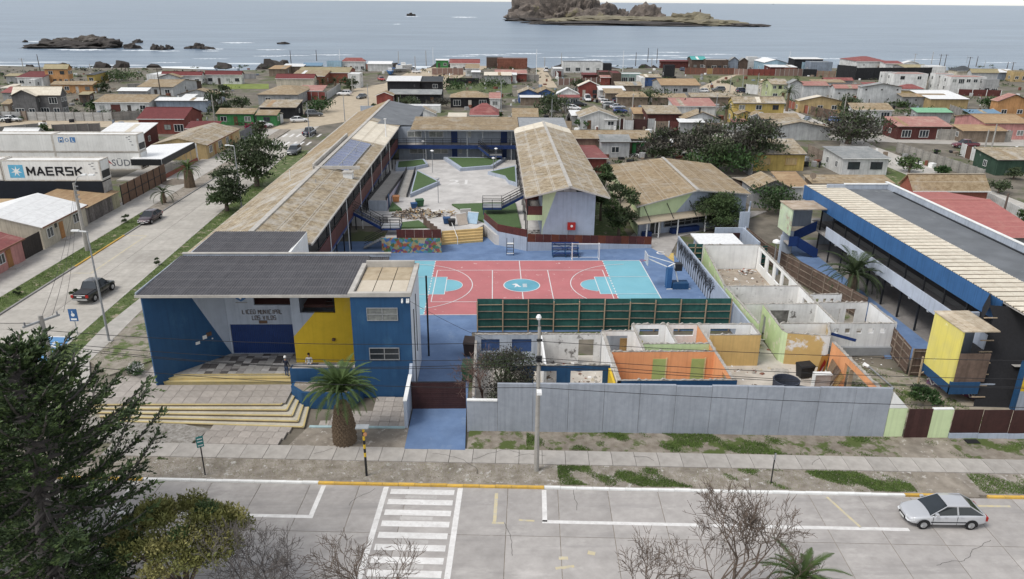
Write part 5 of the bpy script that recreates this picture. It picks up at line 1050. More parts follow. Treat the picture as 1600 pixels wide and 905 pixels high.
# junk in the corner
def lab(o,l,c,g=None):return tag(o,l,c,g)
jt=thing('water_tank','open topped dark blue round water tank behind the grey wall','tank',(22.3,50.2,0))
b=MB();ring=20;R1,R0=1.0,.9
vs=[(22.3+r_*math.cos(2*math.pi*i/ring),50.2+r_*math.sin(2*math.pi*i/ring),z)for r_,z in ((R1*.92,0.02),(R1,1.3),(R0,1.3),(R0*.92,.2))for i in range(ring)]
b.add(vs,[(k*ring+i,k*ring+(i+1)%ring,(k+1)*ring+(i+1)%ring,(k+1)*ring+i)for k in range(3)for i in range(ring)]+[tuple(3*ring+i for i in range(ring))]);b.build('shell',M('dark tank',(.055,.065,.09),(.045,.052,.075),sc=2),jt)
jt2=dup(jt,(22.9,48.5,-.1),label='second dark round tank partly hidden by the grey wall')
def wheelie(x,y,z,mat,label,rz=0,s=1.0):
    t=thing('wheelie_bin',label,'bin',(x,y,z),rz=rz)
    b=MB();b.add([(-.5*s,-.33*s,.12),(.5*s,-.33*s,.12),(.5*s,.33*s,.12),(-.5*s,.33*s,.12),(-.62*s,-.42*s,1.05*s),(.62*s,-.42*s,1.05*s),(.62*s,.42*s,1.05*s),(-.62*s,.42*s,1.05*s)],[(3,2,1,0),(4,5,6,7),(0,1,5,4),(1,2,6,5),(2,3,7,6),(3,0,4,7)]);b.build('body',mat,t,local=True)
    b=MB();b.add([(-.66*s,-.47*s,1.05*s),(.66*s,-.47*s,1.05*s),(.66*s,.45*s,1.08*s),(-.66*s,.45*s,1.08*s),(-.6*s,-.38*s,1.16*s),(.6*s,-.38*s,1.16*s),(.6*s,.42*s,1.22*s),(-.6*s,.42*s,1.22*s)],[(4,5,6,7),(0,1,5,4),(1,2,6,5),(2,3,7,6),(3,0,4,7)]);b.build('lid',mat,t,local=True)
    for sx in (-1,1):
        b=MB();b.tube([(sx*.42*s-.04,.3*s,.13),(sx*.42*s+.04,.3*s,.13)],.13,10);b.build('wheel',RUB,t,local=True)
    return t
GRNB=M('bin green',(.035,.11,.05),(.03,.09,.04),sc=3,r=.5);BLKB=M('bin black',(.022,.022,.024),sc=3,r=.5);BLUB=M('bin blue',(.03,.09,.22),sc=3,r=.5);ORGB=M('bin orange',(.55,.24,.10),sc=3,r=.5)
wheelie(24.9,53.0,.03,BLKB,'black lidded bin among junk against the peeling ochre wall',.2,1.0)
p=G(731,590,.1);wheelie(p.x+.05,p.y,.03,GRNB,'green wheeled container on the blue drive beside the shrub',1.5,1.15)
p=G(734,552,.1);wheelie(p.x,p.y,.03,M('bin brown',(.06,.045,.04),sc=3),'brown black container on the blue drive behind the green one',1.5,1.15)
p=G(656,323,ZP);wheelie(p.x,p.y,ZP,GRNB,'green bin with open lid on the patio by the rubbish heap',.3,.9)
p=G(647,326,ZP);wheelie(p.x,p.y,ZP,BLUB,'small blue bin left of the green bin on the patio',.3,.7)
p=G(619,316,ZP);wheelie(p.x,p.y,ZP,ORGB,'orange bin standing at the mural side of the ramp',.1,.8)
p=G(698,350,ZP);wheelie(p.x,p.y,ZP,BLUB,'blue bin at the top of the yellow patio steps',.1,.75)
p=G(706,353,ZP);wheelie(p.x,p.y,ZP,BLKB,'black bin beside the blue one at the top of the patio steps',.1,.75)
bt=thing('wooden_table','white edged stained table standing on its side among the junk','table',(25.3,50.6,0));b=MB();b.box(24.65,50.5,.1,25.85,50.6,1.5);b.build('top',M('stained board',(.36,.27,.22),(.46,.42,.40),sc=1.5),bt);b=MB();b.box(24.58,50.45,1.5,25.92,50.95,1.58);b.box(24.58,50.45,0,24.64,50.95,1.5);b.build('frame',WHITE,bt)
pb=thing('painted_board','board painted with red and yellow flames leaning in the junk corner','board',(26.1,52.5,0))
b=MB();b.add([(25.4,52.2,.3),(26.5,53,.3),(26.7,53.1,2.0),(25.8,52.4,2.2)],[(0,1,2,3)]);b.add([(25.4,52.24,.3),(26.5,53.04,.3),(26.7,53.14,2.0),(25.8,52.44,2.2)],[(3,2,1,0)]);b.build('board',M('flame paint',(.70,.46,.12),(.62,.36,.10),sc=2,var=0),pb)
b=MB();b.add([(25.62,52.32,.55),(26.25,52.78,.6),(26.45,52.92,1.4),(26.2,52.7,1.75),(25.9,52.47,1.3)],[(0,1,2,3,4)]);b.build('red_flame',M('flame red',(.50,.05,.04),var=0),pb)
b=MB();b.add([(25.85,52.46,.7),(26.2,52.71,.7),(26.28,52.77,1.15)],[(0,1,2)]);b.build('white_flame',WHITE,pb)
for k,(x,y,a)in enumerate(((26.5,52.3,.5),(26.6,51.7,.42),(26.6,51.0,.36))):
    t=thing('pallet_panel',['slatted wooden panel leaning behind the stained table','brown wooden panel leaning on the orange wall','narrow slatted board nearest the grey wall in the junk corner'][k],'panel',(x,y,0))
    for j in range(7):b=MB();b.beam((x-.5+.08*j,y-.5+j*.16,.05),(x+.3+.02*j,y-.4+j*.16,1.7-.2*k),.03,.12);b.build('slat',[TIMB,WOOD,OSB][k],t)
t=thing('broken_steps','broken concrete steps at the edge of the pale slab','steps',(22.6,48.6,0))
for k in range(3):b=MB();b.beam((21.2+k*.42,49.5,.12-.02*k),(23.2+k*.34,54.2,.12-.02*k),.35,.14);b.build('step',[RAW,CONC2,RAW][k],t)
p0_,p1_=G(1357,598,.15),G(1395,606,.15);t=thing('fallen_lamp_post','fallen grey lamp post lying on the weedy yard','lamp post',tuple(G(1375,590,0)));b=MB();b.tube([G(1358,573,.12),G(1397,607,.12)],.07,6);b.build('pole',STEEL,t);b=MB();b.tube([G(1350,570,.15),G(1358,573,.18)],[.22,.12],8);b.build('lamp_head',ALUM,t)
bs=thing('painted_plank','navy painted plank stuck out of the white block wall','plank',(29.2,56.5,2));b=MB();b.beam((28.3,56.6,2.2),(30.3,56.2,1.75),.06,.25);b.build('plank',NAVY,bs)
def rubble(cx,cy,z,rx,ry,n,mats,label,hmax=.6,sz=(.25,1.1)):
    t=thing('debris_heap',label,'rubbish heap',(cx,cy,z))
    for k in range(n):
        r_=math.sqrt(random.random());a=random.uniform(0,6.28);x,y=cx+rx*r_*math.cos(a),cy+ry*r_*math.sin(a)
        zz=z+hmax*(1-r_)*random.uniform(.2,1);L=random.uniform(*sz);d=Vector((random.uniform(-1,1),random.uniform(-1,1),random.uniform(-.3,.5))).normalized()*L/2
        b=MB();b.beam(Vector((x,y,zz+.1))-d,Vector((x,y,zz+.1))+d,random.uniform(.06,.3),random.uniform(.03,.08));b.build('scrap',random.choice(mats),t)
    return t
p=G(650,338,ZP);rubble(p.x,p.y+.4,ZP,3.4,1.9,130,[WOOD,WOODB,TIMB,OSB,M('scrap cream',(.62,.55,.42)),M('scrap dark',(.05,.04,.035)),WOOD],'heap of broken timber and scrap on the patio by the mural stairs',1.1)
p=G(697,335,ZP);rubble(p.x,p.y,ZP,1.7,1.2,34,[OSB,WOOD,M('scrap pink',(.45,.33,.28)),M('scrap cream'),M('scrap white',(.7,.68,.64))],'smaller heap of pinkish boards near the turf patch',.6)
fo=MB()
for k,(px,py,rz,m_,l_)in enumerate([(724,352,.5,M('beige laminate',(.52,.45,.38),sc=2),'beige wardrobe panel leaning at the head of the patio steps'),(737,350,-.3,M('sky laminate',(.38,.52,.64),sc=2),'pale blue table top leaning beside the beige panel'),(729,345,.2,M('grey laminate',(.42,.40,.38),sc=2),'grey board behind the beige wardrobe panel')]):
    p=G(px,py,ZP);t=thing('discarded_panel',l_,'panel',(p.x,p.y,ZP),rz=rz);b=MB();b.add([(-.7,0,.05),(.7,0,.05),(.7,.7,1.35),(-.7,.7,1.35),(-.7,.07,.05),(.7,.07,.05),(.7,.77,1.35),(-.7,.77,1.35)],[(0,1,2,3),(7,6,5,4),(0,4,5,1),(1,5,6,2),(2,6,7,3),(3,7,4,0)]);b.build('panel',m_,t,local=True);b=MB();b.box(-.72,.7,1.3,.72,.82,1.4);b.build('edge',WHITE,t,local=True)
p=G(677,331,ZP);tag(MB().cyl(p.x,p.y,ZP,ZP+.12,.9,14,r2=.5).build('plaster_mound',M('white rubble',(.74,.73,.71),sc=4,bump=.8)),'flat white plaster mound between the two rubbish heaps','mound')
b=MB();p,q_=G(703,349,ZP),G(715,379,.3);t=thing('handrail','white handrail down the middle of the yellow patio steps','handrail',(p.x,p.y,ZP));b.tube([(p.x,p.y,ZP+.8),(q_.x,q_.y,.9)],.04,6);b.tube([(p.x,p.y,ZP),(p.x,p.y,ZP+.8)],.04,6);b.tube([(q_.x,q_.y,0),(q_.x,q_.y,.9)],.04,6);b.build('rail',WHITE,t)
# court furniture
bl=thing('bleachers','blue steel bleachers against the rust red fence','bleachers',(8.5,83.6,0))
for k in range(3):
    b=MB();b.box(6.9,83.2+k*.5,.45+k*.48,10.1,83.55+k*.5,.52+k*.48);b.build('bench_plank',NAVY,bl);b=MB();b.box(6.9,83.45+k*.5,.15+k*.48,10.1,83.72+k*.5,.2+k*.48);b.build('foot_plank',NAVY,bl)
b=MB()
for x in (7.0,8.5,10.0):
    b.beam((x,83.15,0),(x,83.15,.5),.07,.07);b.beam((x,84.5,0),(x,84.5,1.5),.07,.07);b.beam((x,83.15,.4),(x,84.5,1.45),.06,.06);b.beam((x,83.15,.05),(x,84.5,.05),.06,.06);b.beam((x,83.2,.05),(x,84.45,1.0),.05,.05)
b.beam((7.0,84.5,.1),(10,84.5,1.4),.05,.05);b.beam((10,84.5,.1),(7,84.5,1.4),.05,.05);b.build('frame',BLUE,bl)
go=thing('football_goal','small white goal frame standing before the blue bleachers','goal',(10.7,82.3,0))
b=MB();b.tube([(9.15,82.15,0),(9.15,82.15,2.0),(12.28,82.15,2.0),(12.28,82.15,0)],.045,8);b.tube([(9.15,82.15,2),(9.15,82.9,1.9),(9.15,83.2,0),(9.15,82.15,.05)],.03,6);b.tube([(12.28,82.15,2),(12.28,82.9,1.9),(12.28,83.2,0),(12.28,82.15,.05)],.03,6);b.tube([(9.15,83.2,.03),(12.28,83.2,.03)],.03,6);b.build('frame',WHITE,go)
uc=thing('umpire_chair','tall black and white umpire chair beside the white retaining wall','chair',(2.0,84.2,0))
b=MB()
for sx in (1.6,2.4):b.beam((sx,84.0,0),(sx,84.15,2.1),.06,.06);b.beam((sx,84.8,0),(sx,84.5,1.6),.06,.06)
for k in range(4):b.beam((1.6,84.02,.3+k*.35),(2.4,84.02,.3+k*.35),.05,.05)
b.build('frame',BLACK,uc);b=MB();b.box(1.6,84.05,1.35,2.4,84.5,1.42);b.box(1.6,83.85,.25,2.4,84.05,.3);b.build('seat',WHITE,uc)
hp=thing('basketball_hoop','mobile basketball hoop with long arm and blue padded post','basketball hoop',(19,73.2,0))
b=MB();b.box(18.1,72.7,0.05,18.6,73.6,2.4);b.build('padding',BLUE2,hp);b=MB();b.box(18.7,72.6,.05,20.4,73.7,.7);b.build('counterweight',BLUE,hp)
b=MB();b.tube([(18.2,73.15,2.3),(15.9,73.15,3.3)],.07,6);b.tube([(18.9,73.15,2.7),(15.9,73.15,3.6)],.05,6);b.tube([(19.4,73.15,.5),(18.8,73.15,2.7)],.08,6);b.tube([(18.8,73.15,2.7),(18.2,73.15,2.35)],.08,6);b.tube([(18.1,73.65,.06),(20.6,73.65,.06)],.05,6);b.tube([(18.1,72.65,.06),(20.6,72.65,.06)],.05,6);b.build('arm',ALUM,hp)
b=MB();b.box(15.82,72.25,2.75,15.88,74.05,3.85);b.build('backboard',M('clear board',(.55,.58,.60),var=0,stain=0,r=.2),hp);b=MB();b.tube([(15.4+.23*math.cos(t_),73.15+.23*math.sin(t_),3.05)for t_ in np.linspace(0,6.283,13)],.02,5);b.tube([(15.63,73.15,3.05),(15.84,73.15,3.05)],.03,5);b.build('rim',RED,hp)
b=MB();b.box(18.9,72.8,2.0,19.6,73.5,2.75);b.build('weight_box',BLACK,hp)
# patio globe lamps
gl=[]
for i,(px,py,hh,l)in enumerate([(676,270,3.5,'globe lamp near the triangular turf bed on the patio'),(662,250,3.2,'globe lamp against the far wing wall'),(685,317,3.3,'slim lamp standing in the open middle of the patio'),(775,264,3.3,'globe lamp by the far long turf bed'),(771,272,2.5,'short lamp at the zigzag turf bed')]):
    p=G(px,py,ZP);t=thing('globe_lamp',l,'lamp',(p.x,p.y,ZP),'globe lamps on the patio');b=MB();b.cyl(p.x,p.y,ZP,ZP+hh,.05,6);b.build('pole',STEEL,t);b=MB();b.tube([(p.x,p.y,ZP+hh),(p.x,p.y,ZP+hh+.16),(p.x,p.y,ZP+hh+.3)],[.16,.32,.1],8);b.build('lamp_shade',ALUM if i!=2 else STEEL,t)
p=G(606,270,ZP);t=thing('flood_mast','tall white mast with lamp beside the left wing eaves','mast',(p.x,p.y,ZP));b=MB();b.cyl(p.x,p.y,ZP,9.9,.12,8,r2=.07);b.build('mast',ALUM,t);b=MB();b.tube([(p.x,p.y,9.9),(p.x,p.y,10.15)],[.12,.25],8);b.build('lamp_head',ALUM,t)
p=G(1216,394,0);t=thing('globe_lamp','white shaded lamp beside the brown hoarding','lamp',(31,78,0));b=MB();b.cyl(31.0,77.6,0,3.6,.05,6);b.build('pole',STEEL,t);b=MB();b.tube([(31,77.6,3.6),(31,77.6,3.8),(31,77.6,3.95)],[.45,.4,.12],10);b.build('lamp_shade',ALUM,t)
bx_=thing('play_blocks','stack of blue painted boxes in the corner under the mural stairs','boxes',(-15,79,0))
for x,y,w_,d_,h_ in ((-16.2,79,1.6,1.2,.8),(-14.4,79.3,1.5,1.1,.6),(-16.4,81,3.6,1.2,.9),(-13.0,79.5,1.0,.9,.5)):b=MB();b.box(x,y,0,x+w_,y+d_,h_);b.build('box',NAVY,bx_)
b=MB();b.box(-16.3,78.8,0,-14.7,79.0,.3);b.build('white_edge',WHITE,bx_)

# rubble over the ruin's floors: bits nobody could count
def bits(regions,n,name,mats,smin,smax,z=.04,**k):
    Q=[];MI=[]
    for q in range(n):
        x0,x1,y0,y1,wgt=random.choices(regions,[r_[4]for r_ in regions])[0];e=random.random()
        x,y=random.uniform(x0,x1),random.uniform(y0,y1)
        if e<.6:y=y1-abs(random.gauss(0,.5))if random.random()<.6 else y;x=x0+abs(random.gauss(0,.4))if random.random()<.4 else x
        x=min(max(x,x0+.1),x1-.1);y=min(max(y,y0+.1),y1-.1);s=random.uniform(smin,smax)*random.choice([.5,.7,1,1,1.8]);a=random.uniform(0,3.14);dx,dy=math.cos(a)*s,math.sin(a)*s*.7;hh=s*random.uniform(.3,.9);m_=random.randrange(len(mats))
        A=[(x-dx,y-dy,z),(x+dy,y-dx,z),(x+dx*.8,y+dy,z),(x-dy,y+dx*.7,z)];T=(x+random.uniform(-.3,.3)*s,y+random.uniform(-.3,.3)*s,z+hh);T2=(T[0]+dx*.5,T[1]+dy*.5,T[2]*.9)
        for q4 in ((A[0],A[1],T2,T),(A[1],A[2],T2,T2),(A[2],A[3],T,T2),(A[3],A[0],T,T)):Q.append(q4);MI.append(m_)
    return quads(name,Q,mats,None,mi=MI,kind='stuff')
bits([(4.1,8.6,50,55.2,2),(-1.2,3.7,50,55.2,1),(9.1,17.1,47.5,51.9,.7),(11.8,21.6,53.6,57,1),(22.3,29,57.5,66,4),(23.6,29.4,66.5,78.8,3),(17.6,27,45.3,54.6,2),(28.3,33.8,57.4,61.8,1.5),(28,34,50,56.5,1)],1700,'rubble',[PLW,RAW,M('brick bit',(.30,.14,.10),sc=4),M('scrap cream'),WOOD],.04,.16)
for i_,(x_,y_,l_)in enumerate([(26.2,60.2,'rubble pile in the mouldy middle room'),(28.2,77.6,'rubble pile in the far corner of the big white room'),(6.2,54.6,'rubble pile against the stained white wall'),(22.9,59.6,'rubble pile in the corridor beside the lime wall')]):rubble(x_,y_,.03,1.1,.8,22,[PLW,RAW,BRICKM,WOOD,PLS],l_,.5,(.15,.6))
# ================================================================== helpers for sizes read off the photograph
def proj(p):
    d=Vector(p)-Vector((0,0,CAM_H));a=d.dot(_fw);u0=FOC*d.dot(_rt)/a;v0=-FOC*d.dot(_up)/a
    return 800+u0*_cr-v0*_sr,452.5+u0*_sr+v0*_cr
def hz(x,y,py):
    lo,hi=-6,60
    for _ in range(40):
        m=(lo+hi)/2
        if proj((x,y,m))[1]>py:lo=m
        else:hi=m
    return lo
def depth(p):return (Vector(p)-Vector((0,0,CAM_H))).dot(_fw)
def ppm(p):return FOC/depth(p)

# ================================================================== VEHICLES (front towards +x)
TAIL=M('tail lamp',(.35,.02,.015),var=0,stain=0,r=.2,bump=0);HEADL=M('head lamp',(.70,.72,.73),var=0,stain=0,r=.12,bump=0);PLATE=M('number plate',(.75,.75,.72),var=0,stain=0,bump=0)
CARGL=M('car glass',(.022,.028,.034),(.015,.02,.024),sc=1,stain=0,var=.2,r=.06,bump=0,spec=.6)
CARS={  # stations: x, z bottom, z belt, half width
 'sedan':dict(L=4.5,W=.87,body=[(-2.25,.42,.72,.70),(-2.17,.28,.95,.80),(-1.6,.24,.98,.87),(-.5,.22,.95,.88),(.55,.22,.93,.88),(1.2,.23,.88,.87),(1.9,.25,.74,.80),(2.2,.30,.58,.66)],gh=[-2.0,-1.2,.1,1.05,1.44],ax=(-1.33,1.37),wr=.31,b=-.45),
 'hatch':dict(L=4.0,W=.84,body=[(-2.0,.40,.80,.72),(-1.92,.28,1.0,.80),(-1.3,.24,1.02,.84),(-.4,.22,.98,.85),(.5,.22,.95,.85),(1.1,.23,.90,.84),(1.7,.25,.76,.78),(2.0,.30,.58,.64)],gh=[-1.92,-1.45,.0,.95,1.50],ax=(-1.2,1.25),wr=.30,b=-.45),
 'suv':dict(L=4.6,W=.92,body=[(-2.3,.45,.9,.78),(-2.22,.34,1.12,.88),(-1.5,.3,1.14,.92),(-.5,.28,1.10,.92),(.6,.28,1.08,.92),(1.2,.29,1.05,.91),(1.95,.31,.92,.86),(2.28,.36,.68,.74)],gh=[-2.2,-1.8,.15,.95,1.72],ax=(-1.38,1.42),wr=.36,b=-.5),
 'pickup':dict(L=5.2,W=.90,body=[(-2.6,.5,.95,.84),(-2.52,.42,1.08,.88),(-1.5,.36,1.10,.90),(-.75,.34,1.10,.90),(.6,.33,1.08,.90),(1.3,.34,1.05,.89),(2.2,.36,.92,.84),(2.55,.42,.68,.72)],gh=[-.95,-.65,.55,1.25,1.76],ax=(-1.55,1.60),wr=.38,b=-.05),
 'van':dict(L=4.8,W=.92,body=[(-2.4,.4,1.0,.85),(-2.35,.32,1.15,.9),(-1.2,.3,1.16,.92),(0,.3,1.15,.92),(1.0,.3,1.12,.92),(1.5,.3,1.05,.9),(2.1,.32,.85,.84),(2.35,.38,.62,.74)],gh=[-2.36,-2.28,.9,1.75,1.95],ax=(-1.45,1.5),wr=.33,b=-.6)}
_wm={}
def wheel_me(r):
    if r not in _wm:
        b=MB();b.tube([(0,-.1,0),(0,-.085,0),(0,.085,0),(0,.1,0)],[r*.9,r,r,r*.9],16);t=b.mesh('tyre');t.materials.append(RUB)
        g=MB();g.tube([(0,-.108,0),(0,.108,0)],r*.60,14)
        for k in range(5):a=k*1.2566;g.beam((0,-.112,0),(r*.58*math.cos(a),-.112,r*.58*math.sin(a)),.05,.02)
        m=g.mesh('rim');m.materials.append(CHROME);h=MB();h.tube([(0,-.04,0),(0,.04,0)],r*.3,6);hm=h.mesh('wheel');hm.materials.append(RUB);_wm[r]=(t,m,hm)
    return _wm[r]
def paint(key,c,met=.25):return M('car '+key,c,tuple(q*.92 for q in c),sc=.6,stain=.06,var=0,met=met,r=.28,bump=0,coat=.7,spec=.5)
def car(kind,col,x,y,rz,label,group=None,detail=True,cover=None,z=0.0):
    s=CARS[kind];t=thing({'sedan':'parked_car','hatch':'parked_car','suv':'parked_car','pickup':'pickup_truck','van':'van'}[kind],label,{'pickup':'pickup','van':'van'}.get(kind,'car'),(x,y,z),group,rz)
    b=MB();rings=[]
    for (X,zb,zt,w)in s['body']:
        m_=zb+(zt-zb)*.45
        rings.append([(X,-w*.90,zb),(X,-w,zb+.12),(X,-w*1.0,m_),(X,-w*.965,zt-.06),(X,-w*.86,zt),(X,0,zt+.025),(X,w*.86,zt),(X,w*.965,zt-.06),(X,w,m_),(X,w,zb+.12),(X,w*.90,zb)])
    n=11;vs=[p for r_ in rings for p in r_];fs=[]
    for i in range(len(rings)-1):
        for k in range(n-1):fs.append((i*n+k+1,i*n+k,(i+1)*n+k,(i+1)*n+k+1))
        fs.append((i*n,i*n+n-1,(i+1)*n+n-1,(i+1)*n))
    fs.append(tuple(range(n)));fs.append(tuple(range(len(vs)-1,len(vs)-n-1,-1)));b.add(vs,fs)
    bo=b.build('body',col,t,local=True,smooth=True)
    if detail:sb_=bo.modifiers.new('s','SUBSURF');sb_.levels=sb_.render_levels=2
    x0,x1,x2,x3,zr=s['gh'];w0=s['W']*.90;w1=s['W']*.70;zb=max(st[2]for st in s['body'])-.03
    def bz(X):
        st=s['body']
        for a,c in zip(st,st[1:]):
            if a[0]<=X<=c[0]:return a[2]+(c[2]-a[2])*(X-a[0])/(c[0]-a[0])
        return zb
    A=lambda sg:[Vector((x0,sg*w0,bz(x0)-.02)),Vector((x1,sg*w1,zr-.03)),Vector((x2,sg*w1,zr-.03)),Vector((x3,sg*w0,bz(x3)-.02))]
    l,r_=A(1),A(-1)
    b=MB();rs=[]
    for k in range(6):
        f=k/5;X=x1+(x2-x1)*f;hh_=zr-.03+.055*math.sin(math.pi*(.12+.76*f))-.02;ww_=w1*(1+.03*math.sin(math.pi*f));rs.append([(X,ww_*y_,hh_+dz_)for y_,dz_ in ((-1,-.03),(-.88,.018),(-.45,.035),(.45,.035),(.88,.018),(1,-.03))])
    b.add([q_ for r2 in rs for q_ in r2],[(i*6+k,(i+1)*6+k,(i+1)*6+k+1,i*6+k+1)for i in range(5)for k in range(5)]);b.build('roof',col,t,local=True,smooth=True);b=MB()
    for q in (l,r_):
        b.beam(q[0],q[1],.05,.05);b.beam(q[3],q[2],.035,.035);b.beam(q[1]+Vector((0,0,-.005)),q[2]+Vector((0,0,-.005)),.05,.05)
        bxm=s['b'];f=1;b.beam(Vector((bxm-.05,q[0].y,bz(bxm))),Vector((bxm,q[1].y,zr-.03)),.08,.06)
        if kind in ('suv','van'):bm=(x0+s['b'])/2;b.beam(Vector((bm-.05,q[0].y,bz(bm))),Vector((bm,q[1].y,zr-.03)),.08,.06)
    b.build('pillar',col,t,local=True)
    g=MB();g.add([r_[3],l[3],l[2],r_[2]],[(0,1,2,3)]);g.build('windscreen',CARGL,t,local=True)
    g=MB();g.add([l[0],r_[0],r_[1],l[1]],[(0,1,2,3)]);g.build('rear_window',CARGL,t,local=True)
    xb=s['b']
    for sg,q in ((1,l),(-1,r_)):
        for (a0,a1,c0,c1)in ((q[0],q[1],Vector((xb-.06,q[0].y,bz(xb)-.02)),Vector((xb-.01,q[1].y,zr-.03))),(Vector((xb-.04,q[0].y,bz(xb)-.02)),Vector((xb+.01,q[1].y,zr-.03)),q[3],q[2])):
            g=MB();g.add([a0,c0,c1,a1],[(0,1,2,3)if sg<0 else (3,2,1,0)]);g.build('side_window',M('van panel',(.75,.75,.73))if (kind=='van' and a0 is q[0])else CARGL,t,local=True)
    ty,rm,hm=wheel_me(s['wr'])
    for X in s['ax']:
        for sg in (-1,1):
            wdt=s['W'];w=put('wheel',hm,None,t,loc=(X,sg*(wdt-.09),s['wr']),rot=0 if sg<0 else math.pi);put('tyre',ty,None,w);put('rim',rm,None,w)
            if detail:
                a=MB();a.add([(X,sg*(wdt+.006),s['wr'])]+[(X+(s['wr']+.07)*math.cos(q),sg*(wdt+.006),s['wr']+(s['wr']+.06)*math.sin(q))for q in np.linspace(-.35,math.pi+.35,13)],[tuple(range(14))if sg<0 else tuple(range(13,-1,-1))]);a.build('wheel_arch',RUB,t,local=True)
    fr=s['body'][-2];re=s['body'][1];fe=s['body'][-1];r0=s['body'][0]
    for sg in (-1,1):
        b=MB();b.add([(fe[0]-.02,sg*(fe[3]-.02),fe[2]-.16),(fe[0]+.012,sg*(fe[3]-.32),fe[2]-.16),(fe[0]-.06,sg*(fe[3]-.36),fe[2]+.03),(fr[0]+.03,sg*(fr[3]-.02),fr[2]-.03),(fr[0]-.05,sg*(fr[3]+.012),fr[2]-.16)],[(0,1,2,3,4)]);b.build('headlight',HEADL,t,local=True)
        b=MB();b.box(r0[0]-.015,sg*(r0[3]-.24),r0[2]-.02-.16,re[0]+.03,sg*(re[3]-.02),r0[2]+.08);b.build('tail_light',TAIL,t,local=True)
        if detail:b=MB();b.box(x3-.38,sg*(s['W']*.93),bz(x3-.3)+.03,x3-.22,sg*(s['W']*1.13),bz(x3-.3)+.17);b.build('mirror',col,t,local=True)
    b=MB();b.box(fe[0]-.05,-.36,fe[1]+.06,fe[0]+.018,.36,fe[2]-.10);b.build('grille',RUB,t,local=True)
    b=MB();b.box(fe[0]+.01,-.24,fe[1]+.02,fe[0]+.03,.24,fe[1]+.13);b.box(r0[0]-.03,-.24,r0[2]-.16,r0[0]-.01,.24,r0[2]-.04);b.build('number_plate',PLATE,t,local=True)
    if detail:
        b=MB()
        for sg in (-1,1):
            for X in (xb-.02,x3-.15):b.box(X-.006,sg*(s['W']*.99),.34,X+.006,sg*(s['W']*1.013),bz(X)-.05)
            b.box(-1.0,sg*s['W']*1.0,.48,1.0,sg*(s['W']*1.018),.54);
        b.build('door_seam',RUB,t,local=True)
        b=MB()
        for sg in (-1,1):
            for X in (xb-.35,xb+.55):b.box(X,sg*s['W']*.985,bz(X)-.14,X+.18,sg*(s['W']*1.02),bz(X)-.10)
        b.build('door_handle',col,t,local=True)
        b=MB();b.box(r0[0]-.02,-s['W']*.8,r0[1]-.02,r0[0]+.1,s['W']*.8,r0[1]+.16);b.build('bumper',col if kind!='pickup' else CHROME,t,local=True)
    if kind=='pickup':
        b=MB();b.box(-2.45,-.74,1.07,-.98,.74,1.135);b.build('bed_cover',M('tonneau',(.05,.05,.055),sc=2),t,local=True)
    return t
SILV=paint('silver',(.56,.57,.59),.35);BLK=paint('black',(.012,.013,.015));PLUM=paint('plum',(.055,.028,.035));WHT=paint('white',(.72,.72,.72),0);NVY=paint('navy',(.02,.03,.065));GRY=paint('graphite',(.08,.085,.09));CRIM=paint('crimson',(.13,.018,.03));BLU=paint('blue',(.03,.06,.2));REDC=paint('red',(.4,.04,.03))
p=G(1480,828);car('sedan',SILV,p.x,p.y+.87,R(180)-R(2.0),'silver hatchback car driving along the front street by the white line')
p=G(150,462);car('pickup',BLK,p.x,p.y,R(86),'black double cab pickup parked on the left side road')
p=G(232,347);car('sedan',PLUM,p.x+.1,p.y+.4,R(-92),'plum coloured sedan parked by the yellow marking on the side road')
def pcar(kind,col,px,py,deg,lab,**k):p=G(px,py);return car(kind,col,p.x,p.y,R(deg),lab,detail=p.y<130,**k)
pcar('suv',GRY,460,241,-93,'dark grey car driving beside the long school roof')
pcar('pickup',NVY,484,211,85,'dark blue pickup crossing the far zebra stripes')
pcar('sedan',WHT,468,191,18,'white sedan parked before the overgrown sheds')
pcar('suv',GRY,491,182,5,'grey van parked beside the clipped hedge')
pcar('hatch',WHT,413,199,25,'white car half hidden behind the round street tree')
pcar('suv',WHT,538,149.5,175,'white suv parked beside the grey fence on the dirt road')
pcar('sedan',GRY,565,154,-110,'grey sedan coming down the dirt road from the sea')
pcar('hatch',WHT,21,190,0,'white hatchback parked along the concrete panel wall')
pcar('hatch',WHT,-1,190.5,0,'white car cut by the left edge of the picture')
pcar('pickup',CRIM,1507,231,178,'crimson pickup parked behind the white garden wall')
pcar('hatch',BLU,1306,192,-25,'blue car under a wrinkled cover beside the right street tree')
pcar('suv',NVY,1160,145,15,'dark blue car parked by the white shed near the field')
pcar('suv',GRY,1122,143,180,'dark car parked behind the tan roofed sheds')
pcar('hatch',WHT,1097,145,180,'white car under the carport beside the grey house')
pcar('van',WHT,853,112,90,'white van parked on the sandy lane to the beach')
pcar('van',WHT,918,158,-90,'white van facing out of the scrap yard gate')
pcar('hatch',NVY,1068,111,-60,'dark blue car beside the black water tank')
pcar('hatch',REDC,596,126,-60,'red car half hidden by the black house')
pcar('hatch',WHT,651,114,0,'white car standing alone on the sandy lot')
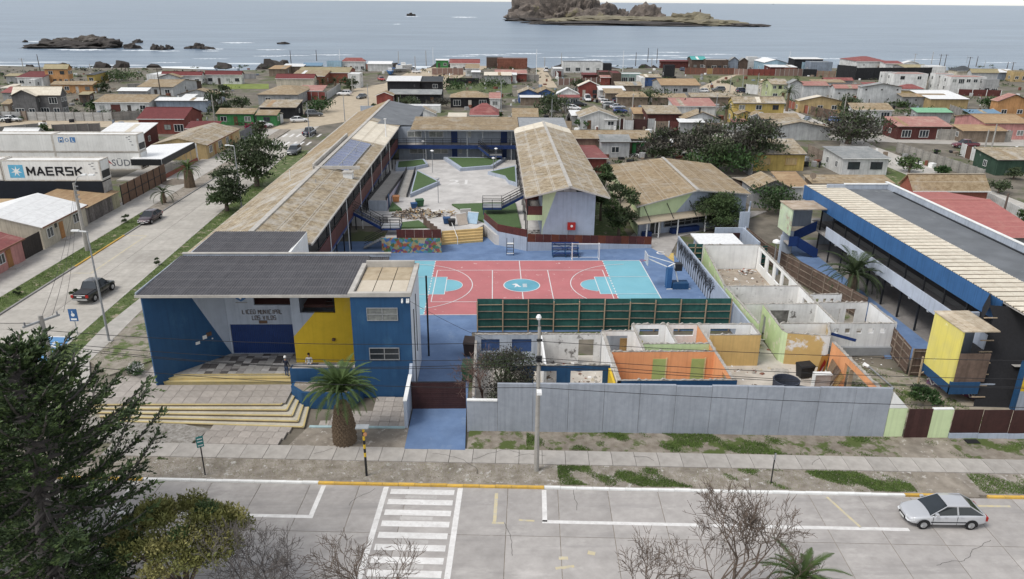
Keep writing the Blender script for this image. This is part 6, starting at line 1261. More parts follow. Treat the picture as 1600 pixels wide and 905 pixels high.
for i,(px,py,c,kk,dg,l)in enumerate([(949,163,WHT,'hatch',20,'white wreck at the near end of the scrap yard'),(957,156,WHT,'sedan',-15,'white wreck on top row of the scrap yard'),(945,158,WHT,'hatch',10,'white wreck by the scrap yard wall'),(966,160,NVY,'hatch',30,'dark blue wreck in the middle of the scrap yard'),(953,168,GRY,'sedan',-20,'dark grey wreck in the scrap yard row'),(969,176,BLU,'hatch',0,'blue wreck closest to the grey gabled house'),(965,170,SILV,'sedan',15,'silver wreck beside the blue wreck'),(888,166,GRY,'sedan',15,'dark wreck beside the front shed'),(897,172,WHT,'hatch',-10,'white wreck with black bonnet by the front shed'),(905,166,BLK,'sedan',10,'black wreck behind the white one')]):pcar(kk,c,px,py,dg,l)

# ================================================================== PEOPLE
SKIN=M('skin',(.42,.25,.17),(.38,.22,.15),var=.08,stain=0,bump=0)
def person(x,y,z,rz,label,top,legs,hair,cap=None,sit=False,s=1.0):
    t=thing('person',label,'person',(x,y,z),rz=rz)
    hipz=.93*s if not sit else .50*s;J=[];E=[];RD=[]
    def v(px,py,pz,r):J.append((px,py,pz));RD.append(r);return len(J)-1
    pel=v(0,0,hipz,.135*s);ch=v(0,-.01,hipz+.30*s,.14*s);ne=v(0,0,hipz+.52*s,.06*s);E +=[(pel,ch),(ch,ne)]
    hd=v(0,-.02*s,hipz+.63*s,.085*s);hd2=v(0,-.01*s,hipz+.76*s,.09*s);E +=[(ne,hd),(hd,hd2)]
    for sg in (-1,1):
        sh=v(sg*.18*s,0,hipz+.46*s,.06*s);el=v(sg*.25*s,-.03,hipz+.20*s,.045*s);wr=v(sg*.20*s,-.17*s,hipz+.02*s,.033*s);ha=v(sg*.18*s,-.24*s,hipz-.02*s,.035*s);E +=[(ch,sh),(sh,el),(el,wr),(wr,ha)]
        hp=v(sg*.10*s,0,hipz-.06*s,.095*s)
        if sit:kn=v(sg*.13*s,-.42*s,hipz-.02*s,.065*s);an=v(sg*.13*s,-.45*s,.08*s,.045*s)
        else:kn=v(sg*.11*s,-.02*s,hipz-.46*s,.065*s);an=v(sg*.11*s,.01*s,.08*s,.045*s)
        to=v(sg*.12*s,an and J[an][1]-.16*s,.035*s,.04*s);E +=[(pel,hp),(hp,kn),(kn,an),(an,to)]
    me=bpy.data.meshes.new('body');me.from_pydata(J,E,[])
    o=bpy.data.objects.new('body',me);COL.objects.link(o);sk=o.modifiers.new('s','SKIN');sb=o.modifiers.new('b','SUBSURF');sb.levels=1;sb.render_levels=1
    for i,r_ in enumerate(RD):me.skin_vertices[0].data[i].radius=(r_,r_*(.75 if i in (pel,ch)else 1));me.skin_vertices[0].data[i].use_root=(i==pel)
    bpy.context.view_layer.update();m2=bpy.data.meshes.new_from_object(o.evaluated_get(bpy.context.evaluated_depsgraph_get()));bpy.data.objects.remove(o)
    for m_ in (SKIN,top,legs,hair):m2.materials.append(m_)
    for pl_ in m2.polygons:
        c=pl_.center;zz=c.z-hipz
        pl_.material_index=0 if zz>.50*s or (abs(c.x)>.15*s and c.y<-.16*s and zz<.08 and not (sit and zz<-.03))else (1 if zz>-.02*s and abs(c.y)<.3*s else 2);pl_.use_smooth=True
    put('body',m2,None,t)
    b=MB();b.tube([(0,.02,hipz+.66*s),(0,.015,hipz+.74*s),(0,0,hipz+.82*s),(0,0,hipz+.865*s)],[.085*s,.105*s,.095*s,.03*s],10);
    if not cap:b.tube([(0,.06*s,hipz+.78*s),(0,.08*s,hipz+.5*s)],[.09*s,.07*s],8)
    b.build('cap' if cap else 'hair',cap or hair,t,local=True,smooth=True)
    b=MB()
    for sg in (-1,1):b.box(sg*.035*s-.012,-.112*s,hipz+.715*s,sg*.035*s+.012,-.098*s,hipz+.73*s)
    b.box(-.02*s,-.115*s,hipz+.645*s,.02*s,-.1*s,hipz+.655*s);b.build('face',M('features',(.06,.035,.03),var=0,stain=0),t,local=True)
    return t
CLW=M('white shirt',(.66,.66,.66));CLN=M('navy coat',(.02,.025,.045));CLJ=M('jeans',(.06,.09,.16));HAIR=M('dark hair',(.015,.011,.009),var=0,stain=0)
person(-14.3,52.6,1.2,.1,'woman with long dark hair and pale top sitting by the yellow wall',CLW,CLJ,HAIR,s=1.0,sit=True)
person(-15.7,51.2,1.25,2.6,'person in a white cap and dark coat leaning on the blue platform wall',CLN,CLJ,HAIR,cap=WHITE,s=.98,sit=False)

# ================================================================== VEGETATION
def leafmat(key,c,c2,sc=.9):
    m=M(key,c,c2,sc=sc,stain=.0,var=.10,bump=0,r=.7,spec=.25);return m
LDARK=leafmat('dark foliage',(.078,.102,.047),(.033,.047,.025));LGREY=leafmat('grey brown foliage',(.088,.083,.066),(.038,.036,.031));LMID=leafmat('mid foliage',(.075,.115,.04),(.035,.058,.022));LOLIVE=leafmat('olive foliage',(.24,.235,.075),(.11,.12,.04),1.4);LOLIVE2=leafmat('yellow olive foliage',(.36,.33,.13),(.18,.17,.06),1.4)
LCON=leafmat('cypress foliage',(.05,.08,.03),(.022,.038,.016),1.2);LCON2=leafmat('cypress tips',(.105,.15,.05),(.06,.095,.034),1.2)
LBUSH=leafmat('bush foliage',(.05,.10,.03),(.022,.045,.016));BARK=M('bark',(.16,.12,.095),(.09,.07,.055),sc=4,streak=.3);BARKG=M('grey bark',(.17,.15,.14),(.10,.09,.085),sc=5);LFLOW=leafmat('bougainvillea',(.22,.025,.06),(.06,.03,.03))
def leafquads(C,Rr,n,size,flat=.0,up=.4):
    """n little leaves spread through clumps C (k,3) of radius Rr (k,)"""
    C=np.asarray(C,float);Rr=np.asarray(Rr,float);w=Rr**2;idx=RNG.choice(len(C),n,p=w/w.sum())
    d=RNG.normal(size=(n,3));d /=np.linalg.norm(d,axis=1)[:,None];d[:,2]=np.where(d[:,2]<-.3,-d[:,2]*.5,d[:,2])
    rr=RNG.random(n)**.45;P=C[idx]+d*(rr*Rr[idx])[:,None]*np.array([1,1,.8])
    a=d*.8+RNG.normal(size=(n,3))*.7+np.array([0,0,up]);a /=np.linalg.norm(a,axis=1)[:,None]
    b=np.cross(a,RNG.normal(size=(n,3)));b /=np.linalg.norm(b,axis=1)[:,None]
    L=size*RNG.uniform(.6,1.4,n)[:,None];Wd=L*RNG.uniform(.30,.5,n)[:,None]
    Q=np.stack([P-a*L*.5,P+b*Wd*.5,P+a*L*.5,P-b*Wd*.5],axis=1);return Q,idx
def limbs(mb,base,tips,r0):
    for tp in tips:
        b_=Vector(base);tp=Vector(tp);mid=b_.lerp(tp,.5)+Vector((random.uniform(-.2,.2),random.uniform(-.2,.2),.15))*(tp-b_).length*.4;mb.tube([b_,mid,tp],[r0,r0*.55,r0*.2],5)
def tree(px,py,wpx,toppy,mat,label,mat2=None,name='tree',cat='tree',nclump=None,leaf=None,flat=1.0,group=None,trunk=True,dens=1.0,xy=None,hh=None,rad=None,base_z=0.0,bottom=.0):
    p=G(px,py)if xy is None else Vector((*xy,0));h=hz(p.x,p.y,toppy)if hh is None else hh;r=wpx*.6/ppm((p.x,p.y,h*.6))if rad is None else rad
    t=thing(name,label,cat,(p.x,p.y,0),group);ch=max(h*.30,min(h*.9-bottom*h,r*1.7*flat));zc=h-ch/2
    nc=nclump or int(min(34,10+wpx*.2));C=[];RR=[]
    for k in range(nc):
        a=random.uniform(0,6.283);rr=math.sqrt(random.random())*.80;zz=random.uniform(-1,1)
        lim=math.sqrt(max(.05,1-zz*zz));C.append((p.x+math.cos(a)*rr*r*lim,p.y+math.sin(a)*rr*r*lim,zc+zz*ch*.38));RR.append(r*random.uniform(.30,.52))
    pxm=ppm((p.x,p.y,h*.5));lf=leaf or max(.2,min(.8,5.2/pxm));n=int(min(16000,max(420,3.4*dens*(2*r)*(ch)*4/(lf*lf))))
    Q,idx=leafquads(C,RR,n,lf)
    mi=(np.array([random.random()<.4 for _ in C])[idx]).astype(int)if mat2 else None
    quads('crown',Q,[mat,mat2]if mat2 else mat,t,mi=mi)
    if trunk:
        b=MB();tr=max(.05,r*.07);b.tube([(p.x,p.y,-.1),(p.x+random.uniform(-.1,.1),p.y,h*.25),(p.x+random.uniform(-.2,.2),p.y,max(h*.4,h-ch))],[tr*1.3,tr,tr*.8],7)
        limbs(b,(p.x,p.y,max(h*.35,h-ch*1.0)),random.sample(C,min(7,len(C))),tr*.6);b.build('trunk',BARK,t)
    return t
def bush(px,py,wpx,toppy,mat,label,**k):return tree(px,py,wpx,toppy,mat,label,name=k.pop('name','bush'),cat=k.pop('cat','bush'),trunk=False,flat=k.pop('flat',1.2),**k)
# near trees on the median, in front
def cypress(x,y,h,label):
    t=thing('cypress_tree',label,'tree',(x,y,0));rg=random.Random(3);Q=[];MI=[]
    tb=MB();tb.tube([(x-1.6,y-.3,-.1),(x-.8,y,h*.3),(x-.3,y,h*.6),(x,y,h*.93)],[.40,.30,.18,.04],9);bb=MB()
    levels=150
    for i in range(levels):
        f=i/levels;z=1.2+f*(h-1.6);
        if 4.6<z<7.4 and rg.random()<.42:continue
        L0=6.3*(1-((z-6.5)/(h-6.3))**2 if z>6.5 else 1-.05*(6.5-z))*rg.uniform(.55,1.0);L0=max(.7,L0)
        az=i*2.399+rg.uniform(-.3,.3);el=.05+.45*f+rg.uniform(-.12,.12);st=Vector((x-.5+.5*f,y,z));d=Vector((math.cos(az)*math.cos(el),math.sin(az)*math.cos(el),math.sin(el)))
        pts=[]
        for k in range(6):s_=k/5;pts.append(st+d*L0*s_+Vector((0,0,-.35*L0*s_*(1-s_)*1.2+.12*L0*s_*s_)))
        bb.tube(pts,[.09*(1-s_*.16*k)+.012 for k,s_ in zip(range(6),[1]*6)],4)
        side=d.cross(Vector((0,0,1))).normalized();
        nt=int(14+L0*6.5)
        for k in range(nt):
            s_=.16+.86*(k+rg.random())/nt;s_=min(s_,1.0);ii=min(int(s_*5),4);pp=pts[ii].lerp(pts[ii+1],s_*5-ii)
            sg=1 if k %2 else -1;tw=(d*rg.uniform(.5,1.1)+side*sg*rg.uniform(.3,1.0)+Vector((0,0,rg.uniform(-.15,.45)))).normalized();tl=rg.uniform(.45,1.0)*(.55+.5*(1-s_))*min(1.3,.5+L0*.2)
            tips=rg.random()<.5
            for q in range(11):
                u=q/10;c=pp+tw*tl*u+Vector((0,0,-.1*u*u));a=(tw+Vector((rg.uniform(-.75,.75),rg.uniform(-.75,.75),rg.uniform(-.25,.7)))).normalized();ll=rg.uniform(.14,.28);wv_=a.cross(Vector((rg.uniform(-1,1),rg.uniform(-1,1),1))).normalized()*ll*.21
                Q.append([c-wv_*.4,c+a*ll*.5-wv_,c+a*ll,c+a*ll*.5+wv_]);MI.append(1 if (tips and u>.3)else 0)
    tb.build('trunk',BARKG,t);bb.build('branches',BARKG,t,kind='stuff')
    quads('foliage',[[tuple(v)for v in q]for q in Q],[LCON,LCON2],t,mi=MI);return t
cypress(-19.6,28.0,14.9,'tall dark cypress filling the lower left corner before the street')
cypress(-26.5,33.0,10.5,'smaller dark cypress behind the tall one at the left edge')
def olive():
    x,y=-14.6,28.3;t=thing('round_tree','round olive green tree on the median in front of the zebra crossing','tree',(x,y,0));C=[];RR=[];rg=random.Random(8)
    for k in range(46):
        a=rg.uniform(0,6.283);rr=math.sqrt(rg.random())*3.0;f=1-(rr/3.6)**2;C.append((x+math.cos(a)*rr,y+math.sin(a)*rr*.9,3.6+2.9*f*rg.uniform(.72,1.0)));RR.append(rg.uniform(.5,.95))
    Q,idx=leafquads(C,RR,26000,.17,up=.5);pick=np.array([rg.choice([0,0,1,2])for _ in C])[idx];quads('crown',Q,[LOLIVE,LOLIVE2,LMID],t,mi=pick)
    b=MB();b.tube([(x,y,-.1),(x,y,1.4),(x+.2,y,3.0)],[.24,.19,.14],8);limbs(b,(x,y,1.6),rg.sample(C,12),.10);b.build('trunk',BARK,t)
olive()
def bare_tree(x,y,h,label,lean=(0,0),spread=.55,seed=1,depthn=6,mat=None,twig=None,th=.13,name='bare_tree'):
    t=thing(name,label,'tree',(x,y,0));rg=random.Random(seed);tk,tw=MB(),MB();cnt=[0]
    def grow(p,d,L,r,lv):
        n=3;pts=[p];q=p.copy();dd=d.copy()
        for k in range(n):dd=(dd+Vector((rg.uniform(-1,1),rg.uniform(-1,1),rg.uniform(-.35,.75)))*.16).normalized();q=q+dd*L/n;pts.append(q.copy())
        (tk if lv<2 else tw).tube(pts,[r,r*.88,r*.76,r*.62],6 if lv<2 else 3,cap=False);cnt[0]+=1
        if lv>=depthn:return
        kk=3 if lv<3 else rg.choice([2,3,3])
        for k in range(kk):
            a=rg.uniform(0,6.283);ax=dd.orthogonal().normalized();ax=(ax*math.cos(a)+dd.cross(ax)*math.sin(a));ang=rg.uniform(.25,.55+spread*.6)
            nd=(dd*math.cos(ang)+ax*math.sin(ang)+Vector((0,0,.10))).normalized();st=pts[-1]if k<2 else pts[rg.choice([1,2])]
            grow(st,nd,L*rg.uniform(.66,.86),max(.013,r*rg.uniform(.52,.68)),lv+1)
    grow(Vector((x,y,-.1)),Vector((lean[0],lean[1],1)).normalized(),h*.34,th,0)
    tk.build('trunk',mat or BARK,t);tw.build('twigs',twig or mat or BARK,t,kind='stuff');return t
bare_tree(-10.9,27.6,5.6,'leafless grey bush beside the round olive tree',seed=4,spread=.9,depthn=7,mat=BARKG,th=.12,name='bare_bush')
bare_tree(-5.2,27.2,5.2,'small leafless tree standing before the zebra crossing',seed=7,spread=1.0,depthn=6,th=.11)
bare_tree(10.4,27.2,7.2,'large leafless tree leaning right before the white parking line',lean=(.42,.1),seed=11,spread=.95,depthn=7,th=.15)
bare_tree(6.6,27.0,4.6,'low leafless tree left of the large leaning one',seed=15,spread=.9,depthn=6,th=.10)
# palms
_fr={}
def frond_me(L,droop,wid,mat):
    k=(round(L,2),round(droop,2),round(wid,2),mat.name)
    if k not in _fr:
        b=MB();n=7;pts=[]
        a=0.0;p=Vector((0,0,0));pts.append(p.copy())
        for i in range(n):a -=droop/n*(1+.25*i/n);p=p+Vector((math.cos(a),0,math.sin(a)))*L/n;pts.append(p.copy())
        b.tube(pts,[.045*(1-.11*i)+.006 for i in range(n+1)],3,cap=False)
        N=26
        for i in range(N):
            f=.14+.86*i/(N-1);ii=min(int(f*n),n-1);q=pts[ii].lerp(pts[ii+1],f*n-ii);d=(pts[ii+1]-pts[ii]).normalized();up=Vector((-d.z,0,d.x))
            ll=wid*math.sin(math.pi*min(1,.12+f*.86))**.6*(1.0 if f<.8 else .75)
            for sg in (-1,1):
                e=(d*.75+Vector((0,sg,0))*.8+up*.30).normalized();w_=d*.024*(1+wid);b.add([q-w_,q+w_,q+e*ll*.6+w_*.8-up*.02*ll,q+e*ll-up*.14*ll],[(0,1,2,3)])
        me=b.mesh('frond');me.materials.append(mat);_fr[k]=me
    return _fr[k]
PALML=leafmat('palm frond',(.095,.145,.045),(.05,.08,.025));PALMD=leafmat('dark palm frond',(.06,.085,.035),(.03,.045,.02));PALMB=M('palm bark',(.20,.145,.095),(.11,.08,.055),sc=4,stain=.3)
def palm(x,y,th,L,nf,label,tr=.4,mat=None,studs=False,group=None,seed=1,z0=0.0,up=.0):
    t=thing('palm_tree',label,'palm',(x,y,z0),group);rg=random.Random(seed);mat=mat or PALML
    b=MB()
    if studs:b.tube([(x,y,z0-.1),(x,y,z0+.15),(x,y,z0+th*.35),(x,y,z0+th*.8),(x,y,z0+th)],[tr*.8,tr*.98,tr*1.0,tr*.72,tr*.5],14)
    else:b.tube([(x,y,z0-.1),(x,y,z0+th*.5),(x,y,z0+th*.9),(x,y,z0+th)],[tr*1.2,tr,tr*.9,tr*1.1],9)
    b.build('trunk',PALMB,t)
    if studs:
        st=MB();st.add([(0,-.10,0),(0,.10,0),(.0,0,.17),(0,0,-.14),(.13,0,.06)],[(0,4,2),(4,1,2),(0,3,4),(3,1,4)]);sm=st.mesh('leaf_base');sm.materials.append(PALMB)
        for i in range(15):
            zz=.12+i*th*.9/15;rr=tr*(1.0 if zz<th*.4 else 1-.45*(zz/th-.4)/.6)-.03
            for k in range(17):
                a=(k+(i %2)*.5)*2*math.pi/17;put('leaf_base',sm,None,t,loc=(rr*math.cos(a),rr*math.sin(a),zz),rot=(0,0,a))
    for k in range(nf):
        f=k/nf;el=1.5-1.0*f+rg.uniform(-.1,.1)+up+(.1 if studs else -.35*f);az=k*2.399+rg.uniform(-.2,.2);ll=L*rg.uniform(.85,1.08)*(.75 if f<.12 else 1)
        dr=round((1.1+.75*f)*4)/4;me=frond_me(round(ll*4)/4,dr,.19*L**.7,mat)
        o=put('frond',me,None,t);o.rotation_euler=(rg.uniform(-.25,.25),-el,az);o.location=(0,0,th+(.75 if studs else 0))
    return t
palm(-10.06,43.9,3.15,2.85,80,'thick trunked date palm standing in front of the blue tower',tr=.74,studs=True,seed=2)
palm(36.6,70.6,2.4,4.2,48,'date palm beside the brown hoarding and the right building',tr=.5,mat=PALMD,seed=3)
palm(-48.2,118.3,2.9,2.6,26,'palm with bulging trunk on the footway by the white carport',tr=.75,seed=4,up=.1)
palm(-48.2,108.2,1.6,2.6,16,'small palm in a weedy bed on the footway before the brown gates',tr=.3,mat=PALMD,seed=5,up=-.2)
palm(14.3,27.3,3.0,2.4,26,'palm top sticking up at the bottom edge below the leaning bare tree',tr=.4,seed=6)
def tpalm(px,py,th,L,lab,n=16,seed=1,mat=None):p=G(px,py);palm(p.x,p.y,th,L,n,lab,tr=.35,mat=mat or PALMD,seed=seed)
tpalm(1132,206,5.2,3.4,'tall palm behind the white framed fence',20,11);tpalm(1090,210,2.2,2.2,'little palm on the verge before the white framed fence',12,12);tpalm(1229,174,5.0,4.0,'thick palm beside the yellow house',24,13)
tpalm(1197,152,4.0,4.2,'spreading palm by the white wall near the field',20,14);tpalm(505,137,1.6,3.6,'dark spreading palm in the garden by the pink roof',20,15);tpalm(524,136,2.0,3.2,'second dark palm beside the grey fence on the left',18,16);tpalm(1319,188,2.2,2.2,'small palm behind the blue covered car',12,17);tpalm(1274,183,1.6,1.8,'small palm on the lawn by the brick wall',10,18)
# middle distance trees
tree(355,331,66,262,LDARK,'dark round tree on the verge beside the long school roof',LMID,nclump=26,dens=1.3)
tree(402,292,84,212,LDARK,'drooping dark tree standing behind the round verge tree',LMID,nclump=30,dens=1.3)
tree(408,228,28,189,LDARK,'clipped ball tree at the far corner of the side road')
tree(1121,362,72,306,LMID,'small spreading tree before the dining hall porch',LDARK,nclump=34,flat=.8,dens=2.2,leaf=.3)
tree(1038,252,74,203,LGREY,'grey brown tree behind the dining hall roof',LDARK,nclump=26,dens=1.3)
tree(1118,268,90,196,LGREY,'wide grey brown tree in the plot behind the dining hall',LDARK,nclump=32,dens=1.4,flat=1.1)
tree(1168,262,84,184,LGREY,'tallest grey brown tree left of the ochre cabin',LDARK,nclump=32,dens=1.4,flat=1.2)
tree(1325,225,100,182,LGREY,'broad dark tree at the corner of the cross street',LDARK,nclump=34,dens=1.4)
tree(938,345,40,252,LDARK,'narrow dark tree in the shaded strip behind the classroom block',LMID,flat=1.8,nclump=20,dens=1.3)
tree(966,372,52,282,LDARK,'tall dark tree between the classroom block and dining hall',LMID,flat=1.8,nclump=24,dens=1.3)
bush(1203,332,76,292,LBUSH,'dark rounded shrub before the stair house',mat2=LDARK,nclump=20);bush(1441,636,42,604,LBUSH,'dense round bush in the weedy yard',nclump=16,dens=1.5,flat=1.4)
bush(1130,272,110,238,LBUSH,'green undergrowth beneath the grey brown trees',mat2=LMID,nclump=24,flat=.7)
p=Vector((.9,48.2,0));tree(0,0,0,0,LGREY,'overgrown grey brown shrub growing against the grey wall',LDARK,name='shrub',cat='shrub',xy=(.7,48.3),hh=4.7,rad=2.7,nclump=40,leaf=.16,dens=1.0,flat=1.2)
bare_tree(-.7,48.2,4.6,'brown leafless shrub beside the blue drive',seed=21,spread=1.0,depthn=6,th=.09,name='bare_shrub',mat=M('red brown twig',(.17,.11,.09),sc=4))
t=bush(213,588,30,569,LBUSH,'dark bush covered in white blossom on the paved corner',nclump=9,leaf=.14,dens=1.4)
p=G(213,586);Q,_=leafquads([(p.x,p.y,.55)],[.72],420,.11);quads('blossom',Q,WHITE,t)
for i,(px,py,l)in enumerate([(247,416,'small dark sapling on the school verge'),(118,463,'thin weedy shoot beside the black pickup'),(195,349,'spindly street sapling by the wooden shed'),(28,462,'agave like shrub on the left grass strip')]):bush(px,py,13,py-14,LDARK,l,nclump=5,leaf=.18)
for i,(px,py,w_,tp,m_,l)in enumerate([(348,186,46,143,LDARK,'large dark tree behind the green house'),(378,170,30,152,LDARK,'rounder dark tree right of the large one'),(73,214,22,196,LMID,'bright green tree behind the white containers'),(187,127,60,116,LMID,'low green shrubs by the grey field wall'),(163,146,20,131,LDARK,'round bush behind the shingled house'),(150,174,34,160,LBUSH,'green garden shrubs behind the panel wall'),(548,143,26,120,LDARK,'dark tree at the bend of the dirt road'),(495,175,54,158,LBUSH,'clipped green hedge behind the grey van'),(640,168,38,152,LDARK,'dark bushes below the black house'),(572,175,10,168,LDARK,'first clipped ball shrub by the school roof'),(584,172,10,164,LDARK,'second clipped ball shrub by the school roof'),(860,176,60,152,LDARK,'dark hedge mass before the front shed'),(905,142,30,127,LDARK,'dark tree behind the white front shed'),(1012,163,70,146,LDARK,'dark hedge by the tan gable'),(1130,162,44,147,LDARK,'dark wind bent trees beside the pink roof'),(1070,175,60,164,LDARK,'dark hedge below the pink mottled roof'),(1322,176,46,154,LDARK,'dark tree left of the white two storey house'),(1437,186,42,172,LMID,'green shrubs before the green roof'),(1510,192,26,175,LDARK,'round dark tree before the blue roof'),(1545,172,36,156,LBUSH,'wide green tree beside the orange house'),(1403,167,34,160,LMID,'scrub along the grey holed wall'),(1372,158,22,151,LMID,'scrub before the big grey barn'),(912,201,26,186,LBUSH,'bright bush beside the grey gabled house'),(1420,270,40,246,LMID,'ragged green shrubs behind the flat roofed white house'),(1472,272,22,262,LBUSH,'round bush on the lawn behind the brick house'),(1583,280,26,264,LDARK,'dark shrubs on the street verge'),(1560,302,36,284,LDARK,'leafy hedge along the white garden wall'),(1595,372,26,325,LMID,'leafy tree cut by the right edge near the red roof'),(700,140,60,131,LBUSH,'green thicket in the overgrown lot'),(770,136,60,129,LMID,'paler thicket in the overgrown lot'),(400,204,30,194,LFLOW,'purple bougainvillea behind the grey fence'),(690,170,44,158,LGREY,'grey leafless thicket in the yard by the red roof'),(1020,245,40,228,LGREY,'grey dry brush beside the pale shed'),(350,143,20,135,LDARK,'dark shrub beside the tan gabled house'),(775,186,20,177,LBUSH,'green shrubs right of the red hip roof'),(1250,205,44,192,LBUSH,'green shrubs between the ochre cabin and the street')]):
    (tree if w_<50 and py-tp>15 else bush)(px,py,w_,tp,m_,l)
# grass and weeds on the verges
def tufts(polys,n,hgt,name,mat,dens_fn=None):
    pts=[]
    for poly in polys:
        xs_=[p[0]for p in poly];ys_=[p[1]for p in poly];k=0
        while k<n//len(polys):
            x,y=random.uniform(min(xs_),max(xs_)),random.uniform(min(ys_),max(ys_));c=False
            for i in range(len(poly)):
                (x0,y0),(x1,y1)=poly[i-1],poly[i]
                if (y0>y)!=(y1>y)and x<(x1-x0)*(y-y0)/(y1-y0)+x0:c=not c
            if c:
                k +=1
                if dens_fn is None or random.random()<dens_fn(x,y):pts.append((x,y))
    P=np.array([(x,y,.07)for x,y in pts]);n_=len(P);a=RNG.uniform(0,6.283,n_);w_=np.stack([np.cos(a),np.sin(a),0*a],1)*hgt*.28;tip=np.stack([RNG.normal(0,.45,n_)*hgt,RNG.normal(0,.45,n_)*hgt,RNG.uniform(.5,1.2,n_)*hgt],1)
    quads(name,np.stack([P-w_,P+w_,P+tip],1),mat,kind='stuff')
def clump(x,y,s=1.0):
    v_=math.sin(x*1.1*s+1.3*math.sin(y*2.1))+math.sin(x*.43*s+2+y)+.6*math.sin(x*3.1+y*2.7);return max(0,min(1,(v_-.1)*.9))
tufts([SP([(2,4.2),(27,4.2),(27,6.5),(2,6.5)])],50000,.12,'wall_grass',BLADE,clump)
tufts([SP([(4,.35),(26,.35),(26,2.4),(4,2.4)])],60000,.11,'kerb_grass',BLADE,lambda x,y:clump(x+4,y,.9)*.9)
tufts([SP([(29,4.2),(40,4.2),(40,6.3),(29,6.3)]),SP([(30,.35),(40,.35),(40,2.4),(30,2.4)])],22000,.11,'corner_grass',BLADE,lambda x,y:clump(x,y,.8))
tufts([SP([(-26,.35),(27,.35),(27,2.4),(-26,2.4)])],26000,.07,'dry_grass',BLADED,lambda x,y:.5)
tufts([SP([(-22,2.2),(-17,2.0),(-17,2.45),(-22,2.45)]),[SWR[0],SWR[1],(-28.5,60),(-28.5,56)]],5000,.10,'paving_weeds',BLADE,lambda x,y:clump(x,y)*.7)
tufts([ve[:5]+[(-35.2,110),(-34.0,90),SWL[2],SWL[1],SWL[0]]],17000,.13,'verge_grass',BLADE,lambda x,y:.35+.6*clump(x,y))
tufts([[(-46.9,44),(-49.1,44),(-49.1,102),(-46.9,102)]],15000,.14,'strip_grass',BLADE,lambda x,y:.35+.6*clump(x,y))
tufts([[(27.5,45.5),(36,45),(34,52.5),(28.5,56.5)]],9000,.12,'yard_weeds',BLADE,lambda x,y:clump(x,y)*.9)

# ================================================================== POLES, SIGNS, WIRES
INS=M('insulator',(.30,.30,.31),sc=6)
def pole(x,y,h,label,mat=None,arms=1,r=.13,lamp=None,cat='utility pole',group=None,armdir=0.0,armlen=1.8,drum=False):
    t=thing('utility_pole',label,cat,(x,y,0),group);mat=mat or POLEC;b=MB();b.tube([(x,y,-.1),(x,y,h)],[r*1.25,r*.7],8);b.build('pole',mat,t);cx,sx=math.cos(armdir),math.sin(armdir)
    for k in range(arms):
        z=h-.35-k*.8;a=(x-cx*armlen/2,y-sx*armlen/2,z);c=(x+cx*armlen/2,y+sx*armlen/2,z);b=MB();b.beam(a,c,.10,.12);b.build('crossarm',mat if mat is POLEW else STEEL,t)
        for f in (.06,.5,.94):
            b=MB();b.cyl(a[0]+(c[0]-a[0])*f,a[1]+(c[1]-a[1])*f,z+.06,z+.26,.05,6);b.build('insulator',INS,t)
    if lamp:
        dx,dy,dz=lamp;b=MB();b.tube([(x,y,h*.82),(x+dx*.5,y+dy*.5,h*.82+dz*.8),(x+dx,y+dy,h*.82+dz)],.035,5);b.build('lamp_arm',STEEL,t);b=MB();b.box(x+dx-.15,y+dy-.35,h*.82+dz-.06,x+dx+.15,y+dy+.15,h*.82+dz+.10);b.build('lamp_head',ALUM,t)
    if drum:b=MB();b.cyl(x+.3,y,h-1.9,h-1.0,.28,8);b.build('transformer',INS,t)
    return t
PA=Vector((2.72,40.39,10.1));t=pole(2.72,40.39,10.1,'tall concrete utility pole on the verge before the grey wall',arms=0,r=.135)
b=MB();b.tube([(2.72,40.39,9.9),(2.68,40.3,10.6)],.06,6);b.tube([(2.72,40.39,5.9),(2.72,40.0,6.0)],.05,6);b.build('bracket',STEEL,t);b=MB();b.tube([(2.66,40.3,10.6),(2.66,40.3,10.75),(2.66,40.3,10.9)],[.1,.17,.1],8);b.box(2.6,39.6,5.95,2.9,40.1,6.1);b.build('lamp_head',ALUM,t)
for z in (9.3,8.2,8.05,7.9):b=MB();b.box(2.55,40.1,z,2.9,40.3,z+.06);b.build('clamp',BLACK,t)
PB=G(213,690,0);PBx,PBy=-26.9,41.6
pole(PBx,PBy,10.4,'concrete pole with crossarm and street lamp rising from behind the cypress',arms=1,r=.2,armdir=R(60),armlen=2.2,lamp=(-1.8,-.6,-.2))
def lampost(px,py,toppy,label,double=False):
    p=G(px,py);h=hz(p.x,p.y,toppy);t=thing('street_lamp',label,'street lamp',(p.x,p.y,0));b=MB();b.tube([(p.x,p.y,-.1),(p.x,p.y,h)],[.11,.055],8);b.build('pole',STEEL,t);b=MB();b.box(p.x-.28,p.y-.28,.0,p.x+.28,p.y+.28,.16);b.build('base',CONC2,t)
    b=MB();b.beam((p.x-.05,p.y,h),(p.x-1.0,p.y-.1,h+.1),.12,.08);b.box(p.x-1.2,p.y-.18,h+.04,p.x-.6,p.y+.06,h+.16);b.build('lamp_head',ALUM,t)
lampost(171,535,362,'slim street lamp on the footway beside the blue entrance hall');lampost(378,327,228,'slim street lamp beside the round verge tree')
p=G(137,393);t=pole(p.x,p.y,hz(p.x,p.y,286),'thick concrete pole on the grass before the cream house',arms=0,r=.2,lamp=None)
b=MB();zt=hz(p.x,p.y,286);b.tube([(p.x,p.y,zt-.3),(p.x+.6,p.y,zt+.7),(p.x+1.6,p.y-.2,zt+.95)],.04,5);b.build('lamp_arm',STEEL,t);b=MB();b.box(p.x+1.2,p.y-.4,zt+.9,p.x+1.7,p.y,zt+1.08);b.box(p.x+2.0,p.y-.4,zt+.88,p.x+2.6,p.y,zt+1.05);b.build('lamp_head',ALUM,t)
